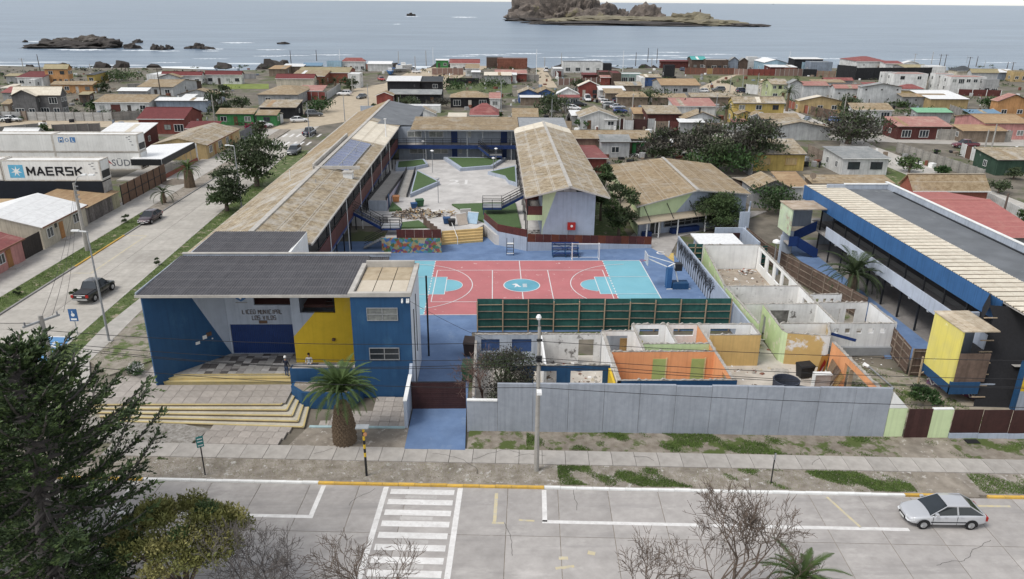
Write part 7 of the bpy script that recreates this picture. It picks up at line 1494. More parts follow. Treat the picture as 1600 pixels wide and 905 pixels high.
for k in range(4):b=MB();b.box(p.x+.1,p.y-.25,zt-.4-k*.5,p.x+.5,p.y-.1,zt-.3-k*.5);b.build('insulator',INS,t)
def sign(x,y,h,label,face,w,hh,fz=None,kind='rect',postmat=None,rz=0):
    t=thing('street_sign',label,'sign',(x,y,0),rz=rz);b=MB();b.tube([(0,0,-.1),(0,0,h)],.04,6);b.build('post',postmat or BLACK,t,local=True);b=MB();b.box(-w/2,-.06,h-hh,w/2,-.04,h);o=b.build('face',face,t,local=True);return t
t=sign(*G(122,525)[:2],2.6,'blue wheelchair parking sign at the disabled bay',BLUE2,.75,1.15,postmat=STEEL)
cx_,cy_=0,0;b=MB();b.add([(.16*math.cos(a)-.02,-.065,2.05+.16*math.sin(a))for a in np.linspace(0,6.283,13)[:-1]],[tuple(range(12))]);b.box(-.08,-.068,2.1,-.02,-.062,2.42);b.box(-.08,-.068,2.05,.14,-.062,2.1);b.box(-.25,-.068,1.55,.25,-.062,1.72);b.build('symbol',WHITE,t,local=True)
t=sign(-18.13,40.2,2.9,'small green street name sign on a dark post by the gravel corner',M('sign green',(.05,.25,.24)),.42,.75,rz=.5);b=MB()
for z in (2.25,2.5,2.7):b.box(-.15,-.066,z,.15,-.062,z+.07)
b.build('lettering',WHITE,t,local=True)
sign(17.27,38.83,2.3,'dark edge-on street sign on a leaning black post',STEEL,.1,.45)
p=G(573,745);t=thing('striped_post','black and yellow striped post with small solar panel on the verge','post',(p.x,p.y,0));h_=hz(p.x,p.y,668)
for k in range(12):
    b=MB();z0=k*h_/12;b.tube([(p.x,p.y,z0),(p.x,p.y,z0+h_/12)],.075,8);b.build('band',BLACK if (k<5 or k %2==0)else M('hazard yellow',(.75,.50,.04)),t)
b=MB();b.box(p.x-.45,p.y-.25,h_+.02,p.x+.35,p.y+.25,h_+.07);b.build('solar_panel',M('solar glass',(.30,.32,.33),r=.2),t);b=MB();b.tube([(p.x+.12,p.y-.08,h_-.4),(p.x+.12,p.y-.2,h_-.4)],.12,8);b.build('beacon',M('amber lens',(.6,.3,.15)),t)
WIRE=M('cable',(.025,.025,.027),var=0,stain=0,bump=0)
def wire(a,c,sag,label,r=.018,n=14):
    a,c=Vector(a),Vector(c);b=MB();b.tube([a.lerp(c,i/n)-Vector((0,0,sag*4*(i/n)*(1-i/n)))for i in range(n+1)],r,4,cap=False);return tag(b.build('power_cable',WIRE),label,'cable','power cables along the front street')
far=Vector((52,37.6,9.8));CL='thin black overhead cable strung along the front street'
for (dz,sg),w_ in zip(((-.8,.5),(-1.9,.6),(-2.1,.9),(-2.4,.7),(-3.9,.5)),('topmost','second','third','fourth','lowest')):
    wire((PBx,PBy,10+dz*.7),(2.72,40.3,10+dz),sg,w_+' black cable left of the tall verge pole');wire((2.72,40.3,10+dz),(far.x,far.y,9.8+dz),sg*1.1,w_+' black cable right of the tall verge pole')
wire((-60,47,9.8),(PBx,PBy,9.9),.6,'cable running off the left edge from the crossarm pole');wire((2.72,40.3,8.0),(-6,50,7.9),.3,'service cable from the verge pole to the blue tower',r=.012)
for k in range(3):wire((PBx+.4*k,PBy+.5*k,10.2),(-48.0,85.6,7.9-.3*k),1.0,['upper','middle','lower'][k]+' thin cable crossing the side road to the thick pole',r=.014)

def cracks(starts,name,z=.006):
    b=MB();rg=random.Random(9)
    for (u,w_,a,L_,zz)in starts:
        x,y=S(u,w_);n=int(L_/.22);wd=.028
        for k in range(n):
            a +=rg.uniform(-.5,.5);x1,y1=x+math.cos(a)*.22,y+math.sin(a)*.22;nx,ny=-math.sin(a)*wd/2,math.cos(a)*wd/2
            b.add([(x-nx,y-ny,zz),(x1-nx*.8,y1-ny*.8,zz),(x1+nx*.8,y1+ny*.8,zz),(x+nx,y+ny,zz)],[(0,1,2,3)]);x,y=x1,y1
            if abs(a)>2.5:a *=.3
    return b.build(name,M('crack dark',(.09,.085,.08),var=0,stain=0,bump=0),kind='stuff')
cracks([(-4.2,3.4,.1,4.2,.129),(-1.5,2.9,-.1,3.6,.129),(1.2,3.2,.0,2.2,.129),(9,3.6,.1,1.6,.129),(-12,3.1,1.2,1.4,.129),(20.5,3,1.0,1.2,.129)],'pavement_crack');cracks([(12,-5,.1,5,.006),(17,-7,.0,6,.006),(-20,-3.6,.1,3,.006),(24,-6,.05,5,.006),(5,-2,1.4,2.2,.006),(-8.5,-2,1.5,2.4,.006),(1.3,-6,1.5,3,.006)],'road_crack')
# ================================================================== THE TOWN
def hw(k,c,s=.78,**kw):
    g_=sum(c)/3;c=tuple(q*.84+g_*.14 for q in c);return M('house '+k,c,tuple(q*s*.92 for q in c),sc=1.2,stain=.3,var=.08,streak=.35,fleck=(tuple(.5*q+.12 for q in c),.8,.62),**kw)
HWM=dict(wh=hw('white',(.70,.70,.68),.88),cr=hw('cream',(.62,.55,.42),.88),ye=hw('yellow',(.56,.40,.09),.88),dg2=hw('dark green',(.04,.085,.055),.85),oc=hw('ochre',(.52,.37,.16),.88),og=hw('orange',(.55,.27,.09),.88),bl=hw('blue',(.06,.14,.36),.85),lb=hw('light blue',(.30,.46,.56),.9),
  gn=hw('green',(.05,.26,.075),.85),dr=hw('dark red',(.13,.035,.03),.8),rd=hw('red',(.26,.06,.045),.85),br=BRICKM,gy=hw('grey',(.38,.38,.38),.85),dg=hw('shingle grey',(.15,.145,.145),.75),bk=hw('black',(.025,.026,.03),.75),pk=hw('pink',(.62,.27,.24),.88),tn=hw('timber',(.28,.21,.15),.75),
  ln=hw('lime',(.55,.60,.32),.88),bn=hw('brown',(.12,.08,.06),.8),gb=hw('blue grey',(.25,.30,.37),.88),lg=hw('light grey',(.54,.55,.55),.88),rs=hw('rust',(.25,.085,.05),.7),gl=hw('green glass',(.28,.40,.36),.8))
HRM=dict(tan=RTAN2,old=RTAN,rust=RM('rust roof',(.37,.25,.145),(.28,.185,.105),lich=(.44,.33,.2),amount=.55),brg=RM('burgundy roof',(.16,.045,.045),(.125,.036,.036),amount=.6),red=RM('red roof',(.27,.09,.085),(.20,.07,.066),lich=(.36,.20,.17),amount=.58),wht=RM('white roof',(.74,.74,.73),(.63,.63,.62),lich=(.50,.49,.47),amount=.66,r=.6),gry=RM('grey roof',(.25,.26,.26),(.19,.2,.2),lich=(.33,.33,.32)),dkg=RM('dark roof',(.075,.08,.085),(.055,.06,.065)),crm=RCREAM,blu=RM('blue roof',(.17,.27,.36),(.13,.21,.29)),grn=RM('green roof',(.22,.44,.28),(.17,.36,.22)),salm=RM('salmon roof',(.40,.15,.135),(.33,.12,.11),lich=(.46,.24,.20),amount=.6),pnk=RM('pink roof',(.38,.19,.165),(.30,.15,.13),lich=(.46,.35,.28),amount=.56),teal=RM('teal roof',(.10,.38,.36),(.08,.3,.29)),olv=RM('olive roof',(.33,.29,.18),(.25,.215,.125),lich=(.37,.31,.2)))
DOORM=[M('door brown',(.16,.09,.05),sc=3),M('door dark',(.06,.05,.045),sc=3),M('door pale',(.5,.46,.4),sc=3)]
NH=[0]
def house(xL,xR,yE,yT,h,rise,kind,wall,roof,label,w='',s=1,name='house',cat='house',wall2=None,depth_=None,over=.3,rmax=26,chim=False,ht=None):
    NH[0]+=1;a,c=G(xL,yE,h),G(xR,yE+(0),h);yf=(a.y+c.y)/2;x0,x1=a.x,c.x;xm=(xL+xR)/2
    if kind=='gx':D=2*(G(xm,yT,h+rise).y-yf)
    elif kind=='hp':D=2*(G(xm,yT,h+rise).y-yf)
    elif kind=='gy':D=G(xm,yT,h+rise).y-yf
    elif kind=='sf':D=G(xm,yT,h-rise).y-yf
    else:D=G(xm,yT,h+rise).y-yf
    D=depth_ or max(3.5,min(rmax,D));t=thing(name,label,cat,(x0,yf,0));Wd=x1-x0
    wm,rm=HWM[wall],HRM.get(roof,HWM.get(roof));o=over;X0,X1,Y0,Y1=o,Wd-o,o,D-o
    if kind=='fl':X0,X1,Y0,Y1=0,Wd,0,D
    b=MB()
    tp={'gx':None}
    b.prism([(X0,Y0),(X1,Y0),(X1,Y1),(X0,Y1)],-.1,h-.10 if kind!='sf' else h-rise-.1)
    if kind=='gx':
        for X in (X0,X1-.12):b.plate((X,Y0),(X,Y1),[(0,h-.1),(Y1-Y0,h-.1),((Y1-Y0)/2,h+rise-.16)],-.12,0)
    elif kind=='gy':
        for Y in (Y0,Y1-.12):b.plate((X0,Y),(X1,Y),[(0,h-.1),(X1-X0,h-.1),((X1-X0)/2,h+rise-.16)],0,.12)
    elif kind=='sx':
        for X in (X0,X1-.12):b.plate((X,Y0),(X,Y1),[(0,h-.1),(Y1-Y0,h-.1),(Y1-Y0,h+rise-.16)],-.12,0)
        b.box(X0+.13,Y1-.1,h-.1,X1-.13,Y1,h+rise-.18)
    elif kind=='sf':
        b.box(X0+.13,Y0,h-rise-.1,X1-.13,Y0+.12,h-.1)
        for X in (X0,X1-.12):b.plate((X,Y0),(X,Y1),[(0,h-rise-.1),(Y1-Y0,h-rise-.1),(0,h-.14)],-.12,0)
    b.build('wall',wm,t,local=True)
    r=MB();th=.09
    if kind=='gx':r.roofplane((0,0,h),(Wd,0,h),(Wd,D/2,h+rise),(0,D/2,h+rise),th);r.roofplane((Wd,D,h),(0,D,h),(0,D/2+.004,h+rise),(Wd,D/2+.004,h+rise),th)
    elif kind=='gy':r.roofplane((0,D,h),(0,0,h),(Wd/2,0,h+rise),(Wd/2,D,h+rise),th);r.roofplane((Wd,0,h),(Wd,D,h),(Wd/2+.004,D,h+rise),(Wd/2+.004,0,h+rise),th)
    elif kind=='sx':r.roofplane((0,0,h),(Wd,0,h),(Wd,D,h+rise),(0,D,h+rise),th)
    elif kind=='sf':r.roofplane((0,0,h),(Wd,0,h),(Wd,D,h-rise),(0,D,h-rise),th)
    elif kind=='hp':
        e=min(D/2,Wd*.42);A,B,C_,Dd=(0,0,h),(Wd,0,h),(Wd,D,h),(0,D,h);P_,Q_=(e,D/2,h+rise),(Wd-e,D/2,h+rise)
        for q in ((A,B,Q_,P_),(C_,Dd,P_,Q_)):r.roofplane(*q,th)
        for q in ((B,C_,Q_),(Dd,A,P_)):
            k=r.add(list(q),[(0,1,2)]);U=(Vector(q[1])-Vector(q[0])).length;r.uv[k]=(0,0);r.uv[k+1]=(U,0);r.uv[k+2]=(U/2,D/2)
    else:
        r.roofplane((.1,.1,h-.02),(Wd-.1,.1,h-.02),(Wd-.1,D-.1,h-.02),(.1,D-.1,h-.02),.07)
        p_=MB()
        for q in ((0,0,Wd,.12),(0,D-.12,Wd,D),(0,.12,.12,D-.12),(Wd-.12,.12,Wd,D-.12)):p_.box(q[0],q[1],h-.1,q[2],q[3],h+.14)
        p_.build('parapet',wm,t,local=True)
    ro=r.build('roof',rm,t,local=True)
    px_m=ppm((x0,yf,1))
    if kind in ('gx',):b=MB();b.beam((0,D/2,h+rise+.03),(Wd,D/2,h+rise+.03),.3,.06);b.build('ridge_cap',rm,ro,local=True)
    if kind!='fl' and px_m>3.0:
        b=MB();
        if kind in ('gx','sx','hp','sf'):b.beam((0,-.02,h-.06),(Wd,-.02,h-.06),.05,.14)
        if kind=='gy':b.beam((0,-.02,h-.05),(Wd/2,-.02,h+rise-.05),.05,.16);b.beam((Wd/2,-.02,h+rise-.05),(Wd,-.02,h-.05),.05,.16)
        b.build('eave_board',FRAMEW if wall in ('wh','cr','rd','br')else FRAMED,t,local=True)
    if chim:b=MB();b.cyl(Wd*.6,D*.6,h,h+rise+1.6,.15,8);b.build('chimney',BLACK,t,local=True)
    if kind in ('gx','sx','hp','gy')and h>2.4 and not name.endswith(('gable','extension'))and Wd>5 and NH[0]%2:      # back or side lean-to and patch sheets
        q0,q1=(Wd*.05,Wd*random.uniform(.4,.7))if NH[0]%4==1 else (Wd*random.uniform(.3,.55),Wd*.95);ld=min(4.5,D*.7);b=MB();b.box(q0,D+.02,0,q1,D+ld,2.1);b.roofplane((q0-.2,D+ld,2.15),(q1+.2,D+ld,2.15),(q1+.2,D-.3,2.7),(q0-.2,D-.3,2.7),.07,1);b.build('lean_to',[HWM[random.choice(['tn','gy','wh','bn','br'])],HRM[random.choice(['tan','old','gry','wht','rust','crm'])]],t,local=True)
    if kind in ('gx','sx')and Wd>6 and NH[0]%4==0:
        ev_=Vector((0,D/2 if kind=='gx' else D,rise));b=MB();f0=random.uniform(.1,.75);b.roofplane(Vector((Wd*f0,0,h))+ev_*.08+Vector((0,0,.02)),Vector((Wd*f0+1.1,0,h))+ev_*.08+Vector((0,0,.02)),Vector((Wd*f0+1.1,0,h))+ev_*.9+Vector((0,0,.02)),Vector((Wd*f0,0,h))+ev_*.9+Vector((0,0,.02)),.02);b.build('patch_sheet',HRM[random.choice(['crm','wht','gry','old','rust','tan'])],ro,local=True)
    fl_=w.split('/')if w else [];nf=len(fl_);fh=(h if not ht else ht)/max(1,nf)
    for j,row in enumerate(fl_):
        zb=(nf-1-j)*fh;n=len(row)
        for i,ch in enumerate(row):
            cx=X0+(X1-X0)*(i+.5)/n;ww=min(1.5,(X1-X0)/n*.6)
            if ch=='w':window(t,(cx-ww/2,Y0-.002,zb+.9),0,ww,min(1.15,fh-1.3),local=True,nx=2,fm=FRAMEW if (i+NH[0])%3 else FRAMED,gm=GLASSL if (i*7+NH[0])%4==0 else GLASS)
            elif ch in 'BK':window(t,(cx-ww*.7,Y0-.002,zb+1.0),0,ww*1.4,1.3,local=True,nx=2,fm=BLACK if ch=='K' else OSB,gm=GLASS if ch=='K' else HWM['oc'])
            elif ch=='W':window(t,(cx-ww*.7,Y0-.002,zb+.5),0,ww*1.4,min(1.6,fh-.9),local=True,nx=3,gm=GLASS)
            elif ch=='d':b=MB();b.box(cx-.45,Y0-.05,zb+.02,cx+.45,Y0-.002,zb+2.05);d_=b.build('door',DOORM[(i+NH[0])%3],t,local=True);b=MB();b.box(cx+.28,Y0-.09,zb+1.0,cx+.36,Y0-.05,zb+1.06);b.build('handle',STEEL,d_,local=True)
            elif ch=='g':b=MB();b.box(cx-1.2,Y0-.05,zb+.02,cx+1.2,Y0-.002,zb+2.2);b.build('garage_door',M('garage door',(.13,.045,.04),sc=3),t,local=True)
            elif ch=='s':window(t,(cx-.25,Y0-.002,zb+fh*.62),0,.5,.4,local=True,nx=1,fm=FRAMED)
    if s:
        side=1 if (x0+x1)/2<3 else -1
        for j in range(max(1,nf)if h>3.4 else 1):
            for i in range(s):
                f=(i+.6)/(s+.2);zb=j*fh;Y=Y0+(Y1-Y0)*f
                if Y1-Y0<2.5:continue
                if side>0:window(t,(X1+.002,Y-.5,zb+.95),R(90),1.0,min(1.1,max(.5,fh-1.3)),local=True,nx=2)
                else:window(t,(X0-.002,Y+.5,zb+.95),R(-90),1.0,min(1.1,max(.5,fh-1.3)),local=True,nx=2)
    return t
H_=house
# left, far side of the side road
H_(23,67,121,111.5,3,1.2,'gx','wh','brg','long white house with dull red roof behind the orange house','wdw')
H_(66,106,108,101,5.4,1.5,'gx','og','olv','orange two storey house with olive roof and white balcony gable','ww/swdw',s=2)
H_(76,145,132.5,127.5,2.6,.8,'sx','og','tan','long low orange annexe with tan roof before the orange house','swdw')
H_(38,54,125,123,2.8,.1,'fl','wh','wht','tiny white flat roofed box below the dull red roof','s')
H_(16,95,149,135.5,5.2,2.0,'gx','dg','crm','big shingled two storey house with pale roof behind the panel wall','WwW/wdWw',s=2)
H_(14,56,150.5,141,5.1,1.5,'gy','dg','crm','front gable of the shingled house with white boards','Ww',depth_=5,s=0,name='house_gable')
H_(120,139,148,143,2.6,.5,'sx','bn','olv','brown lean-to with olive roof beside the shingled house','d')
H_(144,234,160,147.5,2.8,1.2,'gx','wh','tan','white cottage with broad tan roof behind the panel wall','wgdw')
H_(181,230,142.5,137.5,2.4,.7,'sx','gy','wht','grey shed with white roof behind the tan cottage','')
H_(0,17,145,135,3,1.2,'sx','gy','red','grey shed with bright red roof at the left edge','')
H_(0,15,163,155,2.5,.9,'sx','tn','tan','brown shed with rusty tan roof at the left edge','d')
H_(0,14,137,131,2.6,.4,'sx','cr','crm','small cream hut at the left edge below the sea','w')
H_(6,28,119,115,2.6,.6,'sx','gy','olv','low sandy roofed shed at the shore on the far left','')
H_(133,148,117,111,3,.4,'sx','ye','dkg','small yellow house with black roof by the shore rocks','w')
H_(212,271,136,124,2.8,1.3,'gx','lg','tan','pale house with double tan roof and shuttered windows','wdw')
H_(245,282,121,114,3,1.2,'gy','lg','tan','pale gabled house behind the double tan roof','w')
H_(228,262,117,111.5,3.6,.2,'fl','wh','wht','white flat house with black tank by the shore','w')
H_(276,340,148,137,2.8,1.4,'gy','lg','tan','light house with brown gabled roof and white front room','w')
H_(283,303,152,148,2.6,.5,'sx','wh','wht','white front room below the brown gable','w')
H_(240,325,157.5,152.5,3,.5,'sx','gb','wht','blue grey warehouse with bright white roof','')
H_(228,246,158,154,2.4,.3,'sx','bl','blu','small blue shed end beside the white roofed warehouse','')
H_(212,288,186,167.5,3.3,1.8,'gx','rd','brg','red house with long burgundy roof and white skylight strip','dswW',s=2)
H_(288,338,201,189,2.5,1.0,'sx','rd','brg','low red annexe with burgundy roof beside the red house','')
H_(146,219,213,191.5,2.7,1.3,'sx','dr','wht','dark red shed with big cream white roof behind the containers','')
H_(0,57,210,203.5,2.8,1.0,'gx','wh','wht','white roofed house peeping over the containers','')
H_(336,397,178,171,2.7,.9,'sx','gn','tan','bright green house with tan roof on the side road','wdw')
H_(398,433,180,173,2.5,.8,'sx','gn','tan','end room of the green house nearest the street trees','w')
H_(403,463,168,155.5,2.8,1.0,'sx','bk','old','dark open shed with pale ribbed roof','')
H_(400,466,148,133,2.9,1.5,'hp','gy','tan','grey house with wide sandy roof beside the red fence','ww')
H_(464,504,142,133,2.6,.9,'sx','cr','pnk','cream house with pink roof behind the red fence','dw')
H_(429,491,123,115.5,3.4,1.3,'gx','cr','brg','cream house with burgundy roof','',s=1)
H_(453,508,119,109.5,3.2,1.1,'sx','br','tan','brick house with brown roof behind the burgundy roof','')
H_(463,546,113.5,105,3.6,1.3,'gx','br','olv','long brick house with mossy roof and white gable','',s=2)
H_(472,503,103,98.5,3,1.0,'sx','lb','blu','low blue roofed shed at the shore','')
H_(440,474,104,99.5,3,.6,'sx','tn','wht','shack with patched white roof at the shore','')
H_(418,446,108,102,2.8,.6,'sx','tn','rust','shack of brown boards above the black rocks','')
H_(510,533,96.5,95,4,.2,'fl','lb','blu','small bright blue building by the white flagpole','ww')
H_(533,571,96,91,4,1.4,'hp','wh','red','white house with red hipped roof at the shore','wdww')
H_(573,612,100,95.5,3,.8,'sx','wh','wht','white roofed hall beside the boats','')
H_(543,562,116,112,4.6,.3,'fl','wh','wht','white end house with small windows behind the red wall','w/w')
H_(603,692,127.5,119,5.6,1.0,'sx','bk','dkg','black two storey house with half white roof','WW w/',s=0)
H_(603,657,127,119.2,5.75,1.0,'sx','bk','wht','white roofed half of the black house','',s=0,depth_=6,name='roof_extension')
H_(606,690,147.5,139.5,2.9,.9,'sx','bk','gry','grey roofed front veranda of the black house','dwd',s=0)
H_(586,615,149.5,141,2.9,1.0,'gy','rd','tan','small red hut with tan gable beside the dirt road','')
H_(625,688,166,163,1.7,.1,'fl','wh','wht','long low white garden building before the black house','')
H_(680,701,94.5,92.5,3.2,.4,'sx','gn','wht','little green kiosk with white roof at the shore','dw')
H_(702,750,99,92.5,3.6,1.6,'gx','wh','red','white house with pink red roof at the shore','www')
H_(726,749,107,100,3,.7,'sx','wh','tan','small white house with tan roof inside the brick yard','ws')
H_(736,751,113,110,2.6,.3,'sx','gy','wht','little white canopy in the scrap yard by the shore','')
H_(760,786,91,88.5,4.2,.2,'fl','bn','dkg','dark brown box building at the shore','')
H_(777,824,91.5,90,4.4,.2,'fl','rs','wht','rust coloured block beside the dark brown box','')
H_(756,800,118,112.5,3,.7,'sx','gy','crm','long cream roofed shed on a grey wall','')
H_(773,824,115,109,2.9,.7,'sx','rd','pnk','faded pink roofed shed beside the beach lane','')
H_(800,808,117,113.5,2.9,.3,'sx','wh','wht','small white roof at the beach lane corner','')
H_(702,766,152.5,142,2.8,1.4,'hp','bk','tan','dark bungalow with patchy tan roof','WdW')
H_(764,783,154,144.5,2.8,1.2,'gx','wh','pnk','white cottage with faded pink roof beside the dark bungalow','w')
H_(733,780,180,161,2.7,2.2,'hp','wh','red','white house with bright red pyramid roof behind the far wing','')
H_(743,768,175,166,2.9,1.2,'gy','rd','red','small red gabled dormer with white trim on the pyramid roof','',depth_=3.5,s=0,name='porch_gable')
H_(640,681,178,165,2.6,1.4,'gy','wh','old','cream cottage with ragged tan gable behind the far wing','')
H_(699,729,183,176,2.4,.4,'sx','tn','crm','low shed with cream roof beside the red pyramid roof','')
H_(618,645,172,165,2.5,.5,'sx','gy','wht','pale flat shed below the black house','')
H_(800,842,183,169,3.6,1.5,'sx','tn','tan','tall tan corrugated roof behind the school wing','')
H_(809,842,146,135,2.8,1.2,'gy','bl','old','blue house with left tan gable','w')
H_(838,868,146,134,2.8,1.3,'gy','bl','tan','right gable of the blue house by the lane','d')
H_(812,850,152.5,150,2.2,.3,'sx','tn','wht','long low awning before the blue house','')
H_(869,906,147,136.5,2.9,1.7,'gy','wh','wht','white front gabled house with red awning','WW')
H_(872,907,152.5,148,2.5,.4,'sx','gy','red','red awning and glazed porch of the white gabled house','WW')
H_(903,940,135,124.5,3.2,1.7,'gy','rd','crm','red gabled house with cream roof','dw')
H_(936,978,141,134,2.7,.7,'sx','wh','wht','white roofed workshop beside the red gabled house','')
H_(946,977,146,138,2.6,.7,'sx','tn','tan','tan roofed shed before the white workshop','')
H_(880,942,97.5,95,4.2,.15,'fl','wh','dkg','long white modern house with four dark windows at the shore','WWww')
H_(864,881,108,104,3,.2,'fl','gy','wht','grey garage beside the sandy beach lane','g')
H_(943,956,100,98,3.6,.2,'fl','bk','dkg','black cube beside the long white house','')
H_(910,937,117,113.5,2.8,.3,'sx','dr','brg','low dark red shed on the brick wall','')
H_(936,956,113,109.5,4.0,.2,'fl','bn','brg','dark container on the red terrace','')
H_(957,971,115,110,4.2,.2,'fl','bn','brg','second dark container at the end of the red terrace','')
H_(938,955,121,117.5,2.7,.5,'sx','rd','pnk','pink terrace roof below the dark containers','')
H_(971,1004,116,112.5,3.2,.3,'fl','gl','wht','glass fronted house with white roof','WWd')
H_(964,1014,152,143.5,2.6,1.4,'hp','tn','tan','tan tent shaped roof behind the scrap yard','')
H_(962,1004,134,127.5,2.6,.9,'sx','tn','old','old tan roof behind the hedge','')
H_(905,966,183.5,165,2.8,1.6,'gy','wh','old','white gabled house with mossy roof facing the street','dw')
H_(944,966,187,183.5,2.3,.2,'sx','wh','wht','white front porch of the mossy gabled house','w')
H_(893,912,181,172,2.3,.3,'sx','gy','wht','grey yard shed beside the mossy gabled house','')
H_(990,1024,178,168,2.6,.9,'sx','tn','rust','orange tan shed beside the dark red house','')
H_(1011,1066,178,164.5,3.4,1.0,'sx','dr','old','dark red house with mottled green white roof','',chim=False)
H_(1062,1103,191.5,185.5,2.5,.4,'sx','gy','wht','white roofed shed with black stove pipe','')
H_(1067,1128,187,170,2.7,1.7,'gy','lg','tan','grey house with big tan gable behind the white framed fence','w')
H_(1053,1120,166,153,2.7,1.2,'sx','wh','pnk','white house with mottled pink roof','')
H_(1019,1074,152.5,146,2.5,.8,'sx','tn','tan','low tan roof below the grey orange roofed house','')
H_(1080,1152,152,145,2.5,.8,'sx','tn','old','long low tan sheds beside the field track','')
H_(1033,1095,133.5,123,3,1.4,'gx','gy','rust','grey house with bright orange roof by the field','wwww')
H_(1003,1034,121,115.5,3,.8,'sx','bl','old','small royal blue house with tan roof','sW')
H_(1001,1008,122,117,3.2,.3,'fl','wh','wht','white side wall block of the royal blue house','')
H_(1039,1055,102.5,101,4.8,.2,'fl','bk','dkg','black water tank house on its plinth','')
H_(1032,1081,96,94,3,.4,'sx','dr','brg','long low dark red shed at the shore','')
H_(1081,1104,93.5,88,4.2,1.2,'gx','bn','teal','brown house with teal roof at the shore','ww')
H_(1104,1138,94,92,4.4,.2,'fl','bn','wht','dark brown house with white trims beside the teal roof','dWww',s=2)
H_(1140,1155,95,89,4,1.6,'gy','gb','gry','first grey arched shed at the shore','')
H_(1155,1170,96,91,3.8,1.5,'gy','bn','gry','second arched shed with dark trim','')
H_(1169,1184,89.5,88.5,5,.1,'fl','wh','wht','tall blank white block beside the arched sheds','')
H_(1184,1196,92,90,4.4,.1,'fl','gb','gry','blue grey block at the shore','')
H_(1195,1230,98,89.5,4,1.3,'gy','lb','wht','light blue gabled house at the shore','ww')
H_(1204,1226,105,101,2.8,.4,'sx','dr','wht','white edged shed on the brick wall left','')
H_(1224,1246,105,101.5,2.8,.4,'sx','br','wht','white edged shed on the brick wall right','')
H_(1242,1287,92.5,89.5,5,.3,'sx','bk','wht','black house with pale blue window bay at the shore','')
H_(1256,1268,98,96,3.6,.1,'fl','lb','wht','pale blue bay of the black house','w')
H_(1268,1301,97.5,95.5,4.4,.1,'fl','gb','gry','blue grey flat hall at the shore','')
H_(1339,1388,96,88,4.6,1.6,'hp','wh','red','white house with bright red roof above the black wall','sw')
H_(1384,1412,99.5,95,4.2,.8,'sx','wh','red','white annexe with red roof beside the bright red roof','s')
H_(1411,1437,99,95,3.8,1.0,'gy','wh','wht','white gabled cottage at the shore','')
H_(1416,1457,106.5,101,3.2,.9,'gx','gy','olv','grey green roofed shed at the end of the black wall','')
H_(1454,1478,104.5,102,4.4,.1,'fl','wh','wht','plain white cube house behind the white row','')
H_(1383,1401,114,112,5.4,.15,'fl','wh','pnk','left wing of the first white two storey house','w/s')
H_(1399,1450,116,112.5,5.4,.15,'fl','wh','pnk','first white two storey house with two dark windows','ww/')
H_(1463,1490,116,115,5.6,.1,'fl','wh','pnk','tall white stair bay with slotted vents','ss/sd')
H_(1488,1541,121,117.5,5.2,.15,'fl','wh','pnk','long white two storey house with pink roof edge','wWwww/')
H_(1540,1562,125,123,4.6,.1,'fl','gy','gry','grey flat house at the end of the white row','/wW')
H_(1496,1526,111,103,3.6,1.7,'hp','cr','dkg','cream house with dark hipped roof near the sea poles','w')
H_(1519,1561,114,108,3.4,1.4,'gx','lg','olv','pale house with grey olive roof and blue bundle','w')
H_(1561,1592,113.5,108,3,.8,'sx','gb','wht','low hall with white roof on the right','')
H_(1585,1610,112,109,3.8,.4,'fl','oc','gry','ochre flat house at the right edge','wW')
H_(1206,1234,132,123.5,4.6,1.2,'gx','ln','old','lime yellow two storey house with tan roof','www/wd',s=1)
H_(1190,1208,130,126,4,1,'gy','cr','tan','small cream gable beside the lime house','w')
H_(1234,1256,131,125,5.0,1.2,'gy','lg','gry','left gable of the grey metal barns','',s=0)
H_(1256,1296,134,128.5,4.6,1.0,'sx','lg','pnk','grey corrugated barn with strip of red roof','',s=0)
H_(1272,1322,129,124,4,.6,'sx','lg','tan','long tan roofed shed behind the grey barns','')
H_(1289,1334,126,121.5,4.2,.8,'gx','gy','red','pink roofed shed before the black wall','')
H_(1305,1350,138.5,132,4.2,1.0,'gx','lg','pnk','grey house with pink roof and row of small windows','sss',s=1)
H_(1348,1411,136,131.5,5.4,1.0,'gy','lg','gry','big blank grey barn','s s s/',s=0)
H_(1352,1377,134,130,5.2,.7,'sx','gy','red','red roof patch beside the big grey barn','')
H_(1409,1445,139,131.5,3,1.2,'hp','gy','red','small red hipped roof before the white house','')
H_(1249,1318,158,150.5,3.2,1.3,'gy','oc','crm','ochre house with broad pale gable','dww',s=1)
H_(1334,1397,172,161,5.2,1.2,'sx','wh','tan','white two storey house with tan shed roof','  W/ssss',s=2)
H_(1200,1300,200,183,2.7,1.3,'gy','lg','old','wide grey house with crossing tan roofs behind a block wall','')
H_(1190,1252,186,178,2.7,.9,'sx','gy','tan','tan roofed wing beside the yellow house','')
H_(1146,1228,161.5,150.5,5.0,1.4,'gx','ye','old','bright yellow two storey house with grey tan roof','www/ww w',s=1)
H_(1152,1180,179,172,2.7,.8,'gy','ye','tan','small tan gable porch of the yellow house','')
H_(1174,1204,181,172,2.8,.9,'gy','wh','tan','tan gabled shed beside the yellow porch','')
H_(1146,1170,191,185.5,2.3,.3,'sx','tn','pnk','low pink roof below the yellow house','')
H_(1411,1483,151.5,147,3.0,.6,'sx','gy','tan','long grey shed wall with square holes','sssss')
H_(1455,1516,155,141,2.8,1.2,'gx','oc','wht','ochre gabled house with white roof','')
H_(1560,1612,158.5,147,4.2,1.8,'gy','og','pnk','orange house with pink roof at the right edge','ww')
H_(1434,1490,176,168.5,2.6,.7,'sx','gy','grn','bright green roofed shed','')
H_(1516,1566,177.5,171,2.6,.6,'sx','gy','blu','pale blue roofed shed before the orange house','')
H_(1520,1560,190,182.5,2.6,.6,'sx','tn','gry','silver roofed lean-to beside the pink house','')
